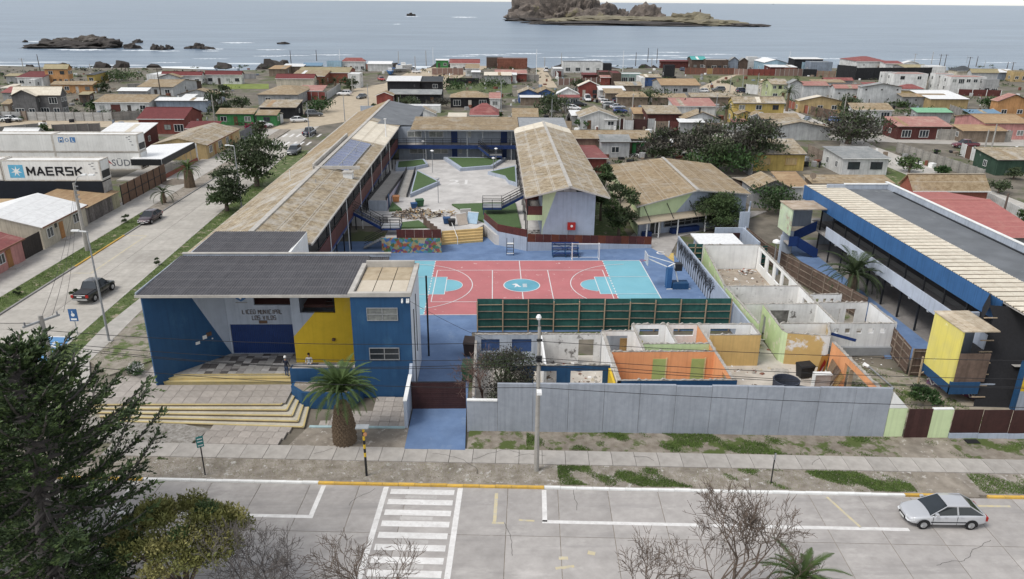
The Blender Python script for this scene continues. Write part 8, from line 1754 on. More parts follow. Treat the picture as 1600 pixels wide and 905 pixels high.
H_(1540,1612,193,178.5,3.6,1.2,'gx','pk','rust','pink house with orange tan roof at the right edge','dWw',s=0)
H_(1506,1576,205,194.5,2.5,.7,'sx','tn','rust','low rusty orange shed behind the block wall','')
H_(1404,1490,198,182,2.9,1.2,'sx','dr','pnk','dark red house with patched rusty roof and white edge','WWW')
H_(1174,1262,241,216.5,3.0,1.5,'sx','ye','old','ochre cabin with boarded windows and brown roof','BB',s=0)
H_(1317,1393,247.5,228.5,3.0,.5,'sx','wh','gry','white flat house with two big dark windows behind the right building','KK',s=2)
H_(1427,1549,299,272,3.2,2.0,'gx','br','tan','brick house with big tan roof behind the right building','WwWw',s=1)
H_(1270,1400,287,273,2.7,.5,'sx','tn','tan','long low tan roofed shed along the right building','')
H_(1178,1242,296,267.5,2.8,1.3,'gy','gy','tan','tan gabled outbuilding between dining hall and right building','')
H_(1225,1266,292,268,2.8,1.0,'sx','wh','rust','orange tan lean-to with white wall beside the outbuilding','')
H_(1475,1640,372,312,2.8,1.6,'gx','gy','salm','large red roofed house at the right edge','')
H_(1560,1640,250,230,2.8,.9,'sx','dg2','old','dark green house with tan roof at the right edge','')
H_(938,987,222,215.5,3.0,.9,'sx','lg','gry','pale bungalow with grey roof and dark window','w',s=0)
H_(893,1020,217,203.5,3.0,1.0,'sx','tn','tan','long tan roofed hall behind the classroom block','')
H_(901,951,247,226,2.6,.9,'sf','rd','red','low red roofed hall beside the classroom block','',s=0)
H_(987,1010,222,219,2.5,.3,'sx','gn','gry','small green doored end of the pale bungalow','d')
# houses along the near side road
def roadhouse(y0,y1,x1,dpt,h,rise,wall,roof,label,items,wall2=None,rev=False):
    """house fronting the side road: facade on the plane x = x1 facing +x; items (kind, along, z, w, h)"""
    t=thing('house',label,'house',(x1,y0,0));x0=x1-dpt
    b=MB();b.box(x0+.2,y0+.2,-.1,x1,y1-.2,h-.08)
    for Y in (y0+.2,y1-.32):b.plate((x0+.2,Y),(x1,Y),[(0,h-.08),(dpt-.2,h-.08),((dpt-.2)/2,h+rise-.14)],0,.12)
    b.build('wall',HWM[wall],t)
    r=MB();xm=x1-dpt/2;r.roofplane((x1+.35,y0,h-.1),(x1+.35,y1,h-.1),(xm,y1,h+rise),(xm,y0,h+rise),.08);r.roofplane((x0-.1,y1,h-.05),(x0-.1,y0,h-.05),(xm-.004,y0,h+rise),(xm-.004,y1,h+rise),.08);r.build('roof',HRM[roof],t)
    b=MB();b.beam((x1+.37,y0,h-.14),(x1+.37,y1,h-.14),.05,.16);b.build('eave_board',M('eave brown',(.25,.12,.08)),t)
    for k,a,z,w_,hh in items:
        if k=='w':window(t,(x1+.002,y0+a,z),R(90),w_,hh,nx=2)
        elif k=='d':b=MB();b.box(x1,y0+a,z,x1+.05,y0+a+w_,z+hh);b.build('door',M('orange door',(.40,.20,.08),sc=3),t);b=MB();b.box(x1,y0+a-.2,-.05,x1+.9,y0+a+w_+.3,.22);b.build('door_step',CONC,t)
        elif k=='s':b=MB();b.box(x1,y0+a,z,x1+.04,y0+a+w_,z+hh);b.build('sign',M('dark sign',(.08,.08,.07)),t)
    return t
roadhouse(86.0,96.6,-53.3,11.5,2.9,1.5,'cr','wht','cream house with white metal roof and orange door on the side road',[('w',1.2,1.1,1.3,1.2),('s',3.0,1.9,.5,.5),('d',3.9,.2,.9,2.1),('w',7.2,1.2,1.3,1.2)])
roadhouse(71,82.4,-53.3,9,2.7,1.4,'pk','red','pink clapboard house with red ribbed roof at the left edge',[('w',6.7,1.0,1.1,1.1),('d',8.1,.2,.9,2.0)])
wt=thing('timber_gate','dark wooden yard gate between the pink and cream houses','gate',(-53.4,84,0))
for k in range(8):b=MB();b.box(-53.5,82.5+k*.44,.05,-53.42,82.5+k*.44+.42,2.35);b.build('board',M('dark board',(.05,.042,.038),sc=3),wt)
ws=thing('timber_shed','weathered grey timber shed with rusty roof on the side road','shed',(-53.6,101,0))
for k in range(18):b=MB();b.box(-53.7,96.9+k*.52,-.05,-53.62+random.uniform(0,.03),96.9+k*.52+.5,2.3+random.uniform(-.08,.05));b.build('board',M('silver board',(.24,.215,.20),(.13,.115,.105),sc=3,var=.3,streak=.4)if k<14 else M('olive board',(.40,.37,.25),sc=3),ws)
b=MB();b.roofplane((-53.3,96.8,2.35),(-53.3,106.2,2.35),(-61,106.2,3.1),(-61,96.8,3.1),.07);b.build('roof',HRM['rust'],ws);b=MB();b.box(-60.5,97,0,-60.4,106,2.6);b.box(-60.4,97,0,-53.75,97.1,2.3);b.build('wall',WOOD,ws)
bg=thing('sheet_gates','tall brown sheet gates in dark frames before the containers','gate',(-53.6,111,0))
for k in range(7):b=MB();b.box(-53.65,107.0+k*2.24,.1,-53.6,107.0+k*2.24+2.16,2.9);b.build('gate_panel',M('gate brown',(.20,.125,.085),(.15,.09,.06),sc=2,var=.12),bg);b=MB();b.box(-53.6,107.0+k*2.24-.05,0,-53.52,107.0+k*2.24+.05,3.0);b.box(-53.6,107.06+k*2.24,1.45,-53.55,109.1+k*2.24,1.55);b.build('frame',BLACK,bg)
cpt=thing('carport','white roofed carport with black fascia and wire fence on the side road','carport',(-57,130,0))
b=MB();b.prism([(-57.3,123.9),(-54.4,123.7),(-54.9,139.4),(-61.5,136.5),(-59.5,124.0)],3.3,3.45);b.build('roof',ALUM,cpt);b=MB();b.plate((-54.38,123.7),(-54.88,139.4),[(0,2.4),(15.7,2.4),(15.7,3.42),(0,3.42)],-.1,0);b.build('fascia',BLACK,cpt);b=MB();b.box(-59.4,123.58,2.4,-54.5,123.68,3.42);b.build('fascia',BLACK,cpt)
for y in (123.8,139):b=MB();b.box(-54.6,y-.1,0,-54.4,y+.1,3.3);b.build('post',WHITE,cpt)
b=MB()
for k in range(6):b.box(-54.5,125+k*2.2,.8,-54.44,125.06+k*2.2,2.4)
b.build('mesh_post',STEEL,cpt);b=MB();b.box(-54.6,124,0,-54.4,138.8,.75);b.build('low_wall',BRICKM,cpt);b=MB();b.box(-62,123,-.05,-54.7,139,.12);b.build('floor',CONC2,cpt)
mo=thing('sand_heap','low heap of sand on the footway before the carport','heap',(-51.8,121.5,0));b=MB();b.tube([(-51.8,121.5,.05),(-51.8,121.5,.35),(-51.8,121.5,.75)],[2.3,1.4,.15],12);b.build('sand',M('sand',(.26,.22,.18),bump=.6),mo)
roadhouse(140.5,160,-53.3,10,2.8,1.2,'oc','old','ochre terrace house with long patched tan roof on the side road',[('w',1.5,1.0,1.6,1.3),('d',4.2,.1,.9,2.1),('w',6.5,1.0,2.0,1.3),('w',11,1.0,1.6,1.3),('d',14,.1,.9,2.0)])
bare_tree(-49.6,146,3.6,'small pollarded street tree before the ochre terrace',seed=31,depthn=4,th=.14)
gfc=thing('iron_fence','grey iron fence with bougainvillea behind it','fence',(-53.3,155,0))
for k in range(5):b=MB();b.box(-53.4,160.6+k*2,0,-53.3,160.6+k*2+1.9,2.0);b.build('panel',M('iron grey',(.16,.165,.175),sc=3),gfc)
# refrigerated containers
def container(x0,y0,z0,label,L=13.7,Hh=2.9,Wc=2.6,deco=None,end=True):
    t=thing('shipping_container',label,'container',(x0,y0,z0));WC=M('container white',(.76,.75,.72),(.69,.68,.65),sc=.7,stain=.12,var=.03,streak=.12,fleck=((.42,.30,.18),1.0,.74))
    b=MB();b.box(x0,y0,z0+.16,x0+L,y0+Wc,z0+Hh-.14);b.build('body',WC,t)
    b=MB()
    for x in (x0-.02,x0+L-.14):
        for y in (y0-.02,y0+Wc-.14):b.box(x,y,z0,x+.16,y+.16,z0+Hh)
    for z in (z0,z0+Hh-.15):
        for y in (y0-.02,y0+Wc-.12):b.box(x0+.15,y,z+.002,x0+L-.15,y+.14,z+.148)
        for x in (x0-.02,x0+L-.12):b.box(x,y0+.15,z+.003,x+.14,y0+Wc-.15,z+.147)
    b.build('corner_frame',M('container edge',(.60,.58,.54),(.45,.40,.34),sc=2,var=.03),t)
    b=MB()
    for k in range(26):b.box(x0+.35+k*(L-.7)/26,y0-.012,z0+.2,x0+.35+k*(L-.7)/26+.09,y0-.001,z0+Hh-.2)
    b.build('side_rib',WC,t)
    if end:
        b=MB();b.box(x0+L+.002,y0+.25,z0+1.45,x0+L+.06,y0+Wc-.25,z0+Hh-.25);b.build('reefer_panel',WHITE,t);b=MB();b.box(x0+L+.002,y0+.25,z0+.35,x0+L+.05,y0+Wc-.25,z0+1.35);b.build('reefer_grille',BLACK,t)
    return t
y1c=104.3;xe=-54.5
c1=container(xe-13.4-.0,y1c,4.2,'white container with large black capitals and a blue star square',L=13.4)
L0=xe-13.4
TX=lambda px:FP(px,268,(L0,y1c),(xe,y1c))[0]
sq=TX(13)+.1
BF=dict(M=[(0,0,0,1),(0,1,.5,.3),(.5,.3,1,1),(1,1,1,0)],A=[(0,0,.5,1),(.5,1,1,0),(.22,.3,.78,.3)],E=[(0,0,0,1),(0,1,.9,1),(0,.5,.8,.5),(0,0,.9,0)],R=[(0,0,0,1),(0,1,.9,1),(.9,1,.9,.5),(.9,.5,0,.5),(.45,.5,1,0)],S=[(.95,1,.05,1),(.05,1,.05,.52),(.05,.52,.95,.48),(.95,.48,.95,0),(.95,0,.05,0)],K=[(0,0,0,1),(0,.4,.95,1),(.35,.6,1,0)])
cw=(TX(132)-TX(42))/6
for k,ch in enumerate('MAERSK'):
    b=MB()
    for q_,(a,c,d,e)in enumerate(BF[ch]):
        x0_=L0+TX(42)+k*cw+.1;wd_=cw*.70;ex,ez=(d-a)*wd_,(e-c)*1.0;l_=math.hypot(ex,ez);ex,ez=ex/l_*.11,ez/l_*.11;y_=y1c-.03-q_*.002;b.beam((x0_+a*wd_-ex,y_,5.08+c*1.0-ez),(x0_+d*wd_+ex,y_,5.08+e*1.0+ez),.03,.24)
    b.build('lettering',M('letter black',(.012,.013,.016),var=0,stain=0),c1)
b=MB();b.plate((L0,y1c),(L0+13,y1c),[(sq,4.65),(sq+2.0,4.65),(sq+2.0,6.45),(sq,6.45)],-.02,-.013);b.build('logo_square',M('logo blue',(.13,.42,.62),var=0,stain=0),c1)
b=MB();st=[(sq+1.0+(.78 if k %2==0 else .26)*math.sin(k*math.pi/7),5.55+(.78 if k %2==0 else .26)*math.cos(k*math.pi/7))for k in range(14)];b.plate((L0,y1c),(L0+13,y1c),st,-.028,-.021);b.build('logo_star',WHITE,c1)
container(L0-13.7,y1c+.2,4.2,'white container end running off the left edge of the picture',L=13.4,end=False)
t=thing('dark_container','black navy container carrying the lettered white one','container',(L0,y1c,1.3));b=MB();b.box(L0-14,y1c+.02,1.35,xe-.1,y1c+2.55,4.15);b.build('body',M('dark container',(.012,.015,.022),sc=2),t);b=MB();b.box(xe-.1,y1c+.1,1.5,xe+.0,y1c+2.4,4.0);b.build('end_frame',M('worn end',(.46,.45,.43),(.30,.28,.26),sc=2),t);b=MB();b.box(xe,y1c+.5,1.7,xe+.05,y1c+2.0,2.5);b.build('grille',BLACK,t)
y2c=117.5;xe2=G(214,228,7.3).x if False else -52.6
P2=G(213,222,6.0);xe2,y2c=P2.x-.1,P2.y
c2=container(xe2-13.4,y2c,4.35,'upper white container with a small blue squared logo');c3=container(xe2-13.4+.0,y2c+.05,1.4,'lower white container with red peaks and grey serif letters')
c4=container(xe2-27.2,y2c+.1,4.35,'upper white container behind the star one at the left edge',end=False);container(xe2-27.2,y2c+.1,1.4,'lower white container hidden behind the star one',end=False)
for k,ch in enumerate('MOL'):
    if ch!='O':b=MB();b.plate((xe2-13.4,y2c),(xe2,y2c),[(.9+k*.95,5.9),(1.75+k*.95,5.9),(1.75+k*.95,6.75),(.9+k*.95,6.75)],-.02,-.013);b.build('logo_square',M('logo dark blue',(.09,.22,.45),var=0,stain=0),c2);text(ch,.8,(xe2-13.4+1.32+k*.95,y2c-.024,6.02),0,WHITE,c2,off=.01)
    else:text('O',.8,(xe2-13.4+1.32+k*.95,y2c-.018,6.02),0,M('logo dark blue'),c2,off=.01)
text('SÜD',1.5,(xe2-3.0,y2c+.03,2.05),0,M('serif grey',(.16,.17,.19),var=0,stain=0),c3,off=.008,sx=1.05,sp=1.05);text('i',.8,(xe2-1.15,y2c+.03,2.5),0,M('serif grey'),c3)
b=MB();b.plate((xe2-13.4,y2c+.05),(xe2,y2c+.05),[(6.4,3.1),(7.0,3.0),(7.4,3.25),(7.7,2.85),(8.2,3.35),(8.55,2.8),(9.1,2.2),(8.3,2.6),(7.7,2.55),(7.1,2.75)],-.02,-.013);b.build('logo_peaks',M('logo red',(.38,.06,.06),var=0,stain=0),c3)
for (xx,yy,zz,cc)in ((L0,y1c,4.2,c1),(xe2-13.4,y2c,4.35,c2)):
    b=MB()
    for a,z in ((11.9,2.3),(12.2,2.0),(12.4,1.65),(12.3,2.45),(12.6,1.1)):b.box(xx+a,yy-.016,zz+z,xx+a+.35,yy-.013,zz+z+.12)
    b.build('data_marks',M('mark grey',(.25,.25,.26),var=0),cc)
jk=thing('lean_to','patched lean-to with white and rusty roof under the star container','shed',(-62,97,0));b=MB();b.box(-67,98.5,0,-60,101.5,2.2);b.build('wall',M('patched boards',(.28,.27,.26),(.16,.15,.15),sc=1.5),jk);b=MB();b.box(-67.3,98.2,2.25,-64.2,101.6,2.35);b.build('roof',HRM['rust'],jk);b=MB();b.box(-64.1,98.2,2.3,-59.8,101.6,2.4);b.build('roof',HRM['wht'],jk)
# ---- walls and fences of the town
_fm={}
def fence(a,c,h,style,label,step=2.2,mats=None,name='fence'):
    A,B=G(*a),G(*c);L=(B-A).length;n=max(1,min(60,round(L/step)));q=L/n;ang=math.atan2(B.y-A.y,B.x-A.x);t=thing(name,label,'wall' if style in ('block','brick','plain')else 'fence',(A.x,A.y,0),rz=ang)
    pm,po=mats if mats else {'conc':(PANELC,BLOCK),'block':(BLOCK,CONC),'brick':(BRICKM,CONC),'wood':(WOOD,WOODB),'red':(HWM['rd'],STEEL),'plain':(HWM['wh'],HWM['wh'])}[style]
    if style=='conc':
        nr=4
        for i in range(n):
            for j in range(nr):
                k=('c',round(q,2),round(h,2),pm.name)
                if k not in _fm:b=MB();b.box(.09,-.02,0,q-.09,.03,h/nr-.02);_fm[k]=b.mesh('panel');_fm[k].materials.append(pm)
                put('panel',_fm[k],None,t,loc=(i*q,0,j*h/nr+.01))
    else:
        k=(style,round(q,2),round(h,2),pm.name)
        if k not in _fm:b=MB();b.box(.05,-.04,-.05,q-.05,.05,h);_fm[k]=b.mesh('panel');_fm[k].materials.append(pm)
        for i in range(n):put('panel',_fm[k],None,t,loc=(i*q,0,random.uniform(-.03,.03)))
    k=('p',style,round(h,2),po.name)
    if k not in _fm:b=MB();b.box(-.08,-.08,-.05,.08,.08,h+.08);_fm[k]=b.mesh('post');_fm[k].materials.append(po)
    for i in range(n+1):put('post',_fm[k],None,t,loc=(i*q,0,0))
    return t
fence((4,188),(34,188.5),2.1,'conc','short stretch of concrete panel wall behind the white hatchback');fence((44,188.5),(176,189.5),2.1,'conc','long concrete panel wall below the shingled house');fence((177,189),(219,186),2.1,'conc','darker end stretch of the concrete panel wall',mats=(BLOCK,BLOCK))
fence((36,188.5),(43,188.6),2.3,'wood','brown plank gate in the concrete panel wall',1.2)
fence((0,213),(62,207),2.0,'block','grey block wall left of the bright green tree');fence((84,211),(158,208),2.2,'block','dark grey block wall right of the bright green tree',mats=(M('dark block',(.21,.19,.18),(.15,.14,.13),sc=2,streak=.3),BLOCK))
fence((466,156),(509,157),2.4,'red','red panel fence with grey posts before the pink roof');fence((511,156),(532,141),2.2,'plain','grey and white street fence beside the white suv',mats=(HWM['lg'],HWM['gy']))
fence((200,139),(262,137),1.6,'block','grey field wall before the shuttered house');fence((270,133),(338,131),1.8,'block','long low wall before the shoreline red roofs')
for xl,xr,nm in ((250,316,'left'),(318,378,'right')):H_(xl,xr,118 if xl<300 else 117,112,3.2,1.2,'gx','wh','brg','white shoreline house under long burgundy roof, %s half'%nm,'wdww')
fence((345,124),(400,123),1.8,'conc','pale fence along the bright meadow',mats=(HWM['gy'],HWM['gy']))
fence((555,108),(600,110),2.4,'brick','brick wall before the boat yard');fence((675,117),(724,117),2.6,'brick','long brick wall of the boat yard by the sandy lot',mats=(M('dusty brick',(.26,.17,.14),(.2,.13,.11),sc=2),CONC));fence((698,131),(748,131),2.0,'plain','black mesh fence of the machine yard',mats=(HWM['bk'],BLACK))
fence((752,127),(842,127),2.4,'block','grey block wall facing the overgrown lot');fence((872,133),(940,131),2.2,'brick','brick wall with white posts beside the beach lane',mats=(M('dusty brick'),WHITE))
fence((866,116),(872,124),2.2,'plain','white stub wall beside the beach lane');fence((912,201),(967,201),2.2,'block','pale panelled garden wall before the mossy gabled house',mats=(M('pale boards',(.36,.34,.31),(.27,.25,.23),sc=2),CONC))
fence((968,202),(974,202),2.4,'plain','narrow maroon gate with white lintel',1.5,mats=(DKRED,WHITE));fence((975,202),(989,202.5),2.1,'plain','pale stone pier wall beside the maroon gate',mats=(HWM['lg'],CONC));fence((989,202),(1011,203),2.4,'plain','dark maroon double gate on the street',mats=(DKRED,BLACK));fence((1012,203),(1022,203),2.6,'plain','stone faced pillar wall',1.5,mats=(HWM['lg'],CONC))
fence((1023,206),(1044,206),2.4,'plain','white framed panel left of the rust gate',3,mats=(HWM['tn'],WHITE));fence((1045,206),(1066,207),2.4,'plain','rust red sheet gate on the street',mats=(HWM['dr'],BLACK));fence((1068,207.5),(1128,208.5),2.4,'plain','tan wall in white frames along the street',4.0,mats=(HWM['tn'],WHITE));fence((1133,209),(1168,210),2.2,'plain','white arched garden fence behind the tall palm',3,mats=(HWM['gy'],WHITE))
fence((840,202),(893,203),2.0,'wood','tall plank fence behind the grey roof',mats=(TIMB,WOOD));fence((884,196),(893,180),2.0,'block','grey yard wall beside the grey shed');fence((871,160),(884,176),2.0,'block','grey yard wall beside the white front gable')
fence((1070,116),(1103,116.5),2.6,'brick','brown brick wall before the teal roofed house',mats=(M('brown brick',(.19,.09,.065),(.14,.07,.05),sc=3),BRICKM));fence((1104,115.5),(1113,115.5),2.2,'wood','wooden gate in the brown brick wall',mats=(OSB,TIMB));fence((1114,116),(1146,116.5),2.6,'brick','brown brick wall before the dark brown house',mats=(M('brown brick'),BRICKM))
fence((1147,116.5),(1168,117.5),2.4,'brick','dusty red wall right of the brown bricks',mats=(M('dusty brick'),CONC));fence((1168,118),(1211,118.5),2.6,'red','long red fence facing the pasture',mats=(HWM['rd'],HWM['dr']));fence((1211,119),(1253,118.5),2.8,'brick','rough brick wall facing the pasture',mats=(M('dusty brick'),CONC));fence((1254,119),(1275,119.5),2.8,'plain','black gate in the brick wall',mats=(HWM['bk'],BLACK));fence((1276,120),(1304,121),2.4,'brick','broken brown wall right of the black gate',mats=(HWM['tn'],BRICKM))
fence((1306,122),(1335,125),5.2,'plain','near end of the tall black boundary wall',3.5,mats=(HWM['bk'],BLACK));fence((1336,125),(1453,124),4.6,'plain','tall black boundary wall below the white houses',3.5,mats=(HWM['bk'],BLACK))
fence((1450,130),(1463,131),2.4,'block','grey wall gap between the white houses');fence((1496,149),(1563,151),2.0,'plain','row of maroon panels in white frames',5,mats=(HWM['dr'],WHITE));fence((1436,217.5),(1578,222),2.4,'block','long grey block wall along the cross street',mats=(M('aged block',(.34,.32,.29),(.24,.225,.20),sc=1.5,streak=.3),BLOCK));fence((1404,214),(1435,217),2.6,'plain','dark sheet gate on the cross street',3,mats=(HWM['bk'],BLACK));fence((1383,200),(1404,213),2.2,'block','grey wall beside the white two storey house')
fence((1202,210),(1306,212),2.2,'block','block wall before the crossing tan roofs',mats=(BLOCK,BLOCK));fence((1270,209),(1286,209.5),2.25,'plain','red painted patch of the block wall',mats=(HWM['rd'],HWM['rd']))
fence((1262,241),(1320,268),1.9,'conc','timber grey panel fence right of the ochre cabin',mats=(WOOD,WOOD));fence((1400,238),(1535,283),2.0,'conc','aged panel fence running along the pale street',mats=(M('aged block'),BLOCK));fence((1517,250),(1640,286),2.2,'plain','white garden wall along the pale street');fence((1500,243),(1506,245),2.4,'plain','white gate pillar on the pale street',1.5);fence((1507,246),(1516,249),2.3,'plain','brown gate in the white garden wall',3,mats=(M('gate wood',(.14,.07,.05)),WHITE));fence((1538,320),(1600,352),2.0,'plain','white garden wall behind the brick house')
fence((1232,168),(1262,178),2.0,'brick','brick garden wall by the ochre house');fence((1266,179),(1306,187),2.2,'wood','timber and block fence before the dark tree',mats=(WOODB,WOOD));fence((1483,175),(1512,186),2.0,'block','sloping grey wall beside the green roof');fence((1152,262),(1174,275),2.0,'plain','grey yard wall behind the dining hall',mats=(HWM['gy'],HWM['gy']));fence((1165,146),(1185,148),3.0,'plain','white boundary wall beside the spreading palm');fence((1085,243),(1108,262),1.8,'plain','pale wall behind the dining hall trees',mats=(HWM['lg'],HWM['lg']));fence((1411,165),(1482,166),2.0,'block','grey pillar wall under the long holed shed')
# ---- town poles
TP='timber pole';k_=0
for px,py,ty,lab,mat,arms in [(254,166,107,'thick black leaning pole behind the red house',POLEW,1),(336,190,148,'grey lamp pole beside the green house',POLEC,0),(63,112,85,'dark pole behind the orange house',POLEW,0),(40,123,91,'pole with brackets left of the orange house',POLEC,1),(142,113,100,'short pole right of the orange house',POLEC,0),(198,120,96,'slim pole on the shoreline left',POLEW,0),(182,121,113,'short stump pole on the shoreline',POLEW,0),(484,215,160,'slim lamp pole before the blue pickup',STEEL,0),(551,146,120,'grey pole by the dark bend tree',POLEC,0),(539,190,147,'slim pole at the near edge of the dirt road',STEEL,0),(576,170,131,'leaning pole beside the clipped shrubs',STEEL,0),(455,100,79,'dark shoreline pole above the blue roof',POLEW,0),(495,95,78,'dark shoreline pole by the white roof shack',POLEW,0),(532,104,77,'tall white flagpole at the shore',ALUM,0),(623,100,80,'pole behind the boats',POLEC,0),(649,108,88,'thin pole on the sandy lot',POLEC,0),(666,103,79,'thin tall pole at the shore by the sandy lot',POLEC,0),(677,103,74,'tall white lamp mast at the sandy lot',ALUM,0),(838,118,77,'tall white lamp mast beside the beach lane',ALUM,0),(851,104,90,'twin stub pole at the lane end',POLEC,0),(877,99,83,'pole behind the long white house',POLEC,0),(973,112,79,'tall white lamp mast right of the long white house',ALUM,0),(993,103,82,'dark pole by the surf',POLEW,0),(1012,97,75,'pole with a cap at the surf line',POLEW,0),(1026,99,76,'capped pole behind the black tank',POLEW,0),(1018,105,90,'goal like pair of poles near the tank',POLEC,1),(862,185,155,'short lamp pole behind the school roof',STEEL,0),(987,190,147,'pole in the scrap yard corner',POLEC,0),(783,184,128,'slim lamp pole behind the far wing',STEEL,0),(624,182,152,'lamp pole above the grey membrane roof',STEEL,0),(1116,199,148,'thin pole behind the tall palm',STEEL,0),(1140,146,118,'first thin pole in the pasture',STEEL,0),(1160,137,118,'second thin pole in the pasture',STEEL,0),(1184,133,114,'third thin pole in the pasture',STEEL,0),(1232,104,80,'white mast beside the light blue house',ALUM,0),(1243,174,131,'slim street pole by the thick palm',STEEL,0),(1318,180,147,'street pole with lamp right of the ochre house',POLEC,0),(1353,188,155,'dark pole before the white two storey house',POLEW,0),(1428,100,84,'crossarm pole near the white gable',POLEC,1),(1455,100,81,'lamp pole behind the white cube',POLEC,0),(1467,106,85,'left half of a twin shoreline pole',POLEW,1),(1475,106,85,'right half of a twin shoreline pole',POLEW,1),(1511,115,89,'leaning crossarm pole above the dark hipped roof',POLEW,1),(1525,104,88,'bare pole right of the leaning crossarm',POLEW,0),(1510,98,86,'thin lamp mast above the dark hipped roof',STEEL,0),(1572,113,97,'dark pole at the white roofed hall',POLEW,0),(1580,115,97,'crossarm pole at the white roofed hall',POLEW,1),(1538,104,94,'short thin pole at the shore right',STEEL,0),(1544,118,100,'thin pole behind the grey olive roof',STEEL,0),(1533,256,203,'grey pole leaning over the white garden wall',POLEC,0),(1549,232,194,'second leaning pole behind the crimson pickup',POLEC,0),(1561,362,302,'bare leaning trunk pole before the red roof',M('dead trunk',(.16,.12,.10)),0)]:
    p=G(px,py);h=max(2.0,hz(p.x,p.y,ty));pole(p.x,p.y,h,lab,mat,arms,r=.10 if mat in (STEEL,ALUM)else .16,armlen=2.2)
# goal posts of a shoreline power frame, boats, tanks
def boat(px,py,rz,col,label,L=7.0):
    p=G(px,py);t=thing('fishing_boat',label,'boat',(p.x,p.y,.0),rz=rz);b=MB();st=[(-.5,.32),(-.25,.36),(.1,.34),(.35,.22),(.5,.02)];vs=[]
    for f,w_ in st:vs +=[(f*L,-w_*L*.5,1.5+.5*max(0,f)),(f*L,-w_*L*.3,.35+.4*max(0,f)),(f*L,0,.1+.6*max(0,f)),(f*L,w_*L*.3,.35+.4*max(0,f)),(f*L,w_*L*.5,1.5+.5*max(0,f))]
    fs=[]
    for i in range(4):
        for k in range(4):fs.append((i*5+k,i*5+k+1,(i+1)*5+k+1,(i+1)*5+k))
        fs.append((i*5+0,(i+1)*5,(i+1)*5+4,i*5+4))
    fs.append((0,1,2,3,4));b.add(vs,fs);b.build('hull',col,t,local=True)
    b=MB();b.box(-.2*L,-.7,1.45,.08*L,.7,2.6);b.build('cabin',WHITE,t,local=True);b=MB();b.box(-.42*L,-.5,1.5,-.25*L,.5,1.9);b.build('engine_box',BLUE2,t,local=True);return t
boat(610,117,R(-80),BLUE2,'blue and white fishing boat hauled out on the sand',8);boat(626,113,R(15),STEEL,'grey fishing boat hauled out beside the blue one',9);boat(632,107,R(10),WHITE,'white fishing boat furthest back in the boat yard',7)
dsh=thing('satellite_dish','round dark dish on a low tan roof near the ochre cabin','dish',tuple(G(1269,284,0)));p=G(1269,281,3.1);b=MB();b.tube([(p.x,p.y,3.0),(p.x,p.y-.02,3.6)],.04,5);b.tube([(p.x,p.y-.05,3.7),(p.x,p.y-.15,3.75)],[.45,.5],12);b.build('dish',HWM['tn'],dsh)
sty=thing('stove_pipe','black stove pipe rising from the white roofed shed','pipe',tuple(G(1092,187,2.5)));p=G(1092,187,2.6);b=MB();b.cyl(p.x,p.y,2.4,5.1,.22,8);b.cyl(p.x,p.y,5.1,5.4,.34,8);b.build('pipe',BLACK,sty)
ylz=thing('yard_junk','jumble of scrap metal behind the dining hall roof','scrap heap',tuple(G(1062,245,0)));p=G(1062,245)
for k in range(26):b=MB();d=Vector((random.uniform(-1,1),random.uniform(-1,1),random.uniform(-.2,.8))).normalized()*random.uniform(.4,1.2);c=Vector((p.x+random.uniform(-3,3),p.y+random.uniform(-2,2),random.uniform(.2,1.2)));b.beam(c-d,c+d,random.uniform(.1,.5),random.uniform(.05,.3));b.build('scrap',random.choice([WHITE,BLACK,STEEL,HWM['rs'],GRY]),ylz)
sb=G(988,245);rubble(sb.x,sb.y,0,2.2,1.6,26,[WHITE,STEEL,BLACK,HWM['gy']],'scrap car parts heaped in the yard behind the pale bungalow',1.0,(.5,1.6));
p=G(775,128);rubble(p.x-20,p.y+18,0,6,3,30,[HWM['rs'],STEEL,BLACK,TIMB,WHITE,HWM['ye']],'old machinery heaped in the fenced yard near the shore',2.0,(1,3.5))
# ================================================================== ROCKS AND ISLAND
ROCK=M('sea rock',(.075,.065,.058),(.032,.028,.026),sc=.25,stain=.3,var=.1,bump=1);ROCKG=M('guano rock',(.13,.115,.10),(.06,.052,.045),sc=.12,stain=.3,var=0,bump=1,fleck=((.55,.53,.5),.10,.60));ISL=M('island rock',(.23,.19,.16),(.085,.072,.064),sc=.06,stain=.35,var=0,bump=1,fleck=((.19,.17,.10),.02,.56));ISLG=M('island flat',(.25,.225,.155),(.16,.14,.10),sc=.03,stain=.3,var=0,bump=1)
from mathutils import noise as mnoise
def rock(x,y,z,sx,sy,sz,mat,label,name='rock',seed=0,rough=.35,sub=3,parent=None,peak=1.0,**k):
    bm=bmesh.new();bmesh.ops.create_icosphere(bm,subdivisions=sub,radius=1)
    for v in bm.verts:
        n=v.co.normalized();d=1+rough*mnoise.fractal(n*1.7+Vector((seed*3.1,seed*1.7,seed)),1.0,2.0,5)+.14*mnoise.noise(n*6+Vector((seed,0,0)));c=n*d
        v.co=Vector((c.x*sx,c.y*sy,max(-.3,c.z**1 if c.z>0 else c.z*.3)*sz))
    me=bpy.data.meshes.new(name);bm.to_mesh(me);bm.free();me.materials.append(mat)
    if parent:return put(name,me,None,parent,loc=Vector((x,y,z))-wloc(parent))
    return put(name,me,None,None,loc=(x,y,z),label=label,cat='rock',**k)
def seaP(px,py):return G(px,py,-3.0)
p=seaP(128,74);q=ppm(p);sr_=thing('sea_stack','long dark sea rock with pale guano cap on the left','rock',(p.x,p.y,-3))
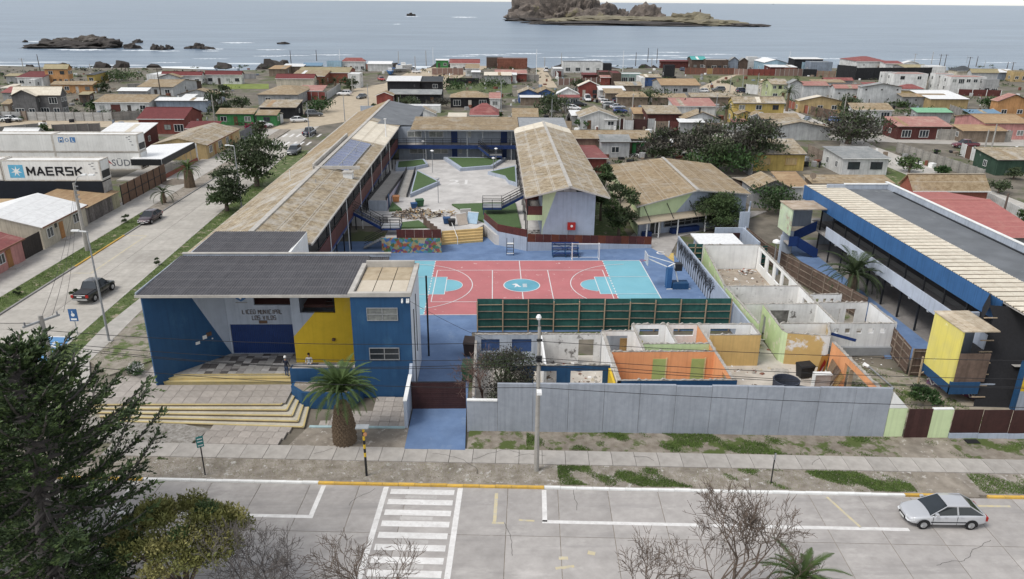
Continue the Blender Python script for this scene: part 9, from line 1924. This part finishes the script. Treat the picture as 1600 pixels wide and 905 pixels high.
rock(p.x-3/q,p.y+6,-3,42/q*1.05,14,14.5/q,ROCKG,None,seed=3,sub=5,rough=.5,parent=sr_);rock(p.x-45/q,p.y,-3,32/q,12,10/q,ROCK,None,seed=5,sub=4,rough=.6,parent=sr_);rock(p.x+38/q,p.y,-3,24/q,10,10/q,ROCK,None,seed=6,sub=4,rough=.6,parent=sr_);rock(p.x-10/q,p.y-8,-3,55/q,10,7/q,ROCK,None,seed=9,sub=4,rough=.7,parent=sr_)
for i,(px,py,w_,h__,l)in enumerate([(95,75,10,5,'small black rock before the long sea rock'),(40,66,9,3,'flat outer rock at the far left'),(207,76,26,7,'black rock right of the long sea rock'),(216,67,12,5,'low rock behind the right black rocks'),(243,78,12,9,'pointed black rock in the surf'),(254,78,14,6,'twin of the pointed black rock'),(266,77,12,6,'third lump beside the pointed rock'),(295,76,14,3,'low reef in the surf left'),(310,76,20,8,'humped black reef in the surf'),(325,77,22,4,'long low reef in the surf right'),(443,69,20,3,'flat dark reef alone in the bay'),(642,25,12,4,'lone rock far out in the bay'),(796,31,6,3,'small stack beside the island')]):
    p=seaP(px,py);q=ppm(p);rock(p.x,p.y,-3.1,w_/2/q,max(3,w_/4/q),h__/q,ROCK,l,seed=i+20,rough=.6,sub=3)
FOAM=M('sea foam',(.80,.82,.83),(.62,.67,.70),sc=.08,stain=.1,var=0,bump=0,r=.7)
def foam(px,py,w_,hgt,label,seed=0):
    p=seaP(px,py);q=ppm(p);n=26;L=w_/q;D=abs(seaP(px,py-hgt/2).y-seaP(px,py+hgt/2).y);rg=random.Random(seed)
    top=[(p.x-L/2+L*i/n,p.y+D*.5*rg.uniform(.1,1)*math.sin(math.pi*i/n))for i in range(n+1)];bot=[(p.x-L/2+L*i/n,p.y-D*.5*rg.uniform(.1,1)*math.sin(math.pi*i/n))for i in range(1,n)]
    b=MB();b.prism(top+bot[::-1],-3.05,-2.93);return b.build('foam',FOAM,kind='stuff')
for i,a in enumerate([(195,71,30,4),(60,65,40,2),(130,78,110,2.5),(220,79,60,2),(262,80,40,2),(335,77,30,3),(370,67,56,2.2),(330,80,30,1.5),(725,27,42,2.2),(644,26,26,1.4),(620,38,12,1.5),(425,78,50,1.6),(420,88,50,1.8),(520,86,70,1.6),(460,87,60,1.2),(760,86,90,1.6),(720,88,60,1.4),(820,84,60,1.6),(880,90,80,1.6),(950,88,70,1.6),(1020,87,110,2),(1010,93,90,1.8),(930,94,60,1.8),(1080,90,70,1.8),(1050,82,60,1.2),(1120,85,70,1.2),(1190,90,60,1.4),(1300,92,80,1.2),(1440,93,70,1.2),(1560,98,60,1.2),(260,98,50,1.2),(330,92,60,1.2),(560,97,50,1.3),(1010,40,180,1.0),(870,36,110,1.0),(815,32,40,1.2)]):foam(*a,'white surf',seed=i)
isl=thing('rocky_island','steep rocky island with long low tail in the bay','island',tuple(seaP(900,36)))
pI=seaP(880,33);q=ppm(pI)
def irock(px,w_,top,base,mat,seed,dy=0,rough=.45,sub=4,name='crag'):p=seaP(px,base);qq=ppm(p);rock(p.x,p.y+dy+w_*.18/qq,-3.2,w_/2/qq,w_*.28/qq,(base-top)/qq,mat,None,name=name,seed=seed,sub=sub,rough=rough,parent=isl)
irock(868,120,-10,32,ISL,31,sub=5,rough=.55);irock(838,60,1,31,ISL,32,sub=5,rough=.6);irock(880,70,-6,33,ISL,40,sub=5,rough=.7);irock(912,50,1,33,ISL,33,sub=5,rough=.6);irock(930,60,15,34,ISL,41,sub=4);irock(950,40,12,33,ISL,34,sub=4,rough=.6);irock(970,24,17,33,ISL,42,rough=.6);irock(992,20,15,35,ISL,35);irock(1016,46,13,36,ISL,36,sub=4,rough=.5);irock(1085,70,21,39,ISLG,37,rough=.4);irock(960,190,25,37,ISLG,38,sub=5,rough=.25,name='low_ground');irock(1050,180,28,39,ISLG,43,sub=5,rough=.25,name='low_ground');irock(1120,120,32,41,ISLG,39,sub=4,rough=.3,name='low_ground');irock(1165,70,37.5,42,ROCK,44,sub=4,rough=.4,name='low_ground');irock(990,340,34.5,40,ROCK,45,sub=5,rough=.3,name='shore_rock');irock(850,110,29,34,ROCK,46,sub=4,rough=.4,name='shore_rock')
p=seaP(1095,31);b=MB();b.cyl(p.x,p.y+10,3,16,.9,8);b.box(p.x-1.2,p.y+9,12,p.x+1.2,p.y+11,14);tag(b.build('beacon_tower',HWM['dr']),'small red navigation tower on the island tail','beacon')
p=seaP(1208,7);b=MB();b.prism([(p.x-30,p.y-5),(p.x+30,p.y-5),(p.x+40,p.y+5),(p.x-30,p.y+5)],-3,6);b.box(p.x+14,p.y-4,6,p.x+24,p.y+4,16);tag(b.build('distant_ship',GRY),'tiny dark ship on the horizon','ship')
rg_=random.Random(77)
SR=['low black rock on the shore left','black shore rock by the fields','dark shore boulder','shore rock in the surf']
for i in range(46):
    px=[2,60,125,160,215,330,395,410,420,430,445,560,605,640,662,668,690,735,752,795,815,822,845,873,882,905,940,950,962,985,1010,1022,1040,1060,1130,1235,1290,1310,1480,1565,1575,1590,405,415,425,438][i]
    y=356+rg_.uniform(-4,24)+(12 if px>1050 else 0);z=Vector((0,0,0));gx=G(px,106,-3).x*y/397;s_=rg_.uniform(1.0,3.2)*(1.5 if 395<=px<=450 else 1)
    rock(gx,y,-.12*(y-350)-.3,s_*rg_.uniform(1,2),s_,s_*rg_.uniform(.6,1.1),ROCK,'black shore rock '+('on the left stretch of the shore' if px<380 else 'heaped beside the brown shore shacks' if px<460 else 'on the middle stretch of the shore' if px<1050 else 'on the right stretch of the shore'),seed=i+100,rough=.6,sub=2,group='black rocks along the shore')

# scrub and weeds between the houses, too many to count
_c=[];_r=[]
for q in range(900):
    px,py=random.uniform(-40,1640),random.choice([random.uniform(104,135),random.uniform(120,190),random.uniform(150,262)])
    if (380<px<720 and py>120)or (py>196 and (px<430 or 600<px<900))or (1060<px<1620 and 196<py<236):continue
    p=G(px,py)
    for k in range(random.choice([1,2,4])):_c.append((p.x+random.uniform(-2.5,2.5),p.y+random.uniform(-2,2),random.uniform(.1,.6)));_r.append(random.uniform(.5,1.3))
Q,idx=leafquads(_c,_r,30000,.5);quads('scrub',Q,[LDARK,LBUSH,LGREY,LMID],None,mi=np.array([random.randrange(4)for _ in _c])[idx],kind='stuff')
_q=[];_m=[]
for q in range(1500):
    px,py=random.uniform(-20,1620),random.uniform(108,262)
    if (380<px<720 and py>120)or (py>196 and (px<430 or 600<px<900))or (1060<px<1620 and 196<py<236):continue
    p=G(px,py);s_=random.uniform(.2,.9);a=random.uniform(0,3);dx,dy=math.cos(a)*s_,math.sin(a)*s_;h_=random.uniform(.2,1.1);A=[(p.x-dx,p.y-dy,0),(p.x+dy,p.y-dx,0),(p.x+dx,p.y+dy,0),(p.x-dy,p.y+dx,0)];T=[(c[0],c[1],h_)for c in A];m_=random.randrange(6)
    for f in ((A[0],A[1],T[1],T[0]),(A[1],A[2],T[2],T[1]),(A[2],A[3],T[3],T[2]),(A[3],A[0],T[0],T[3]),tuple(T)):_q.append(f);_m.append(m_)
quads('yard_clutter',_q,[HWM['tn'],HWM['gy'],HWM['bk'],WHITE,HWM['rs'],HWM['gb']],None,mi=_m,kind='stuff')
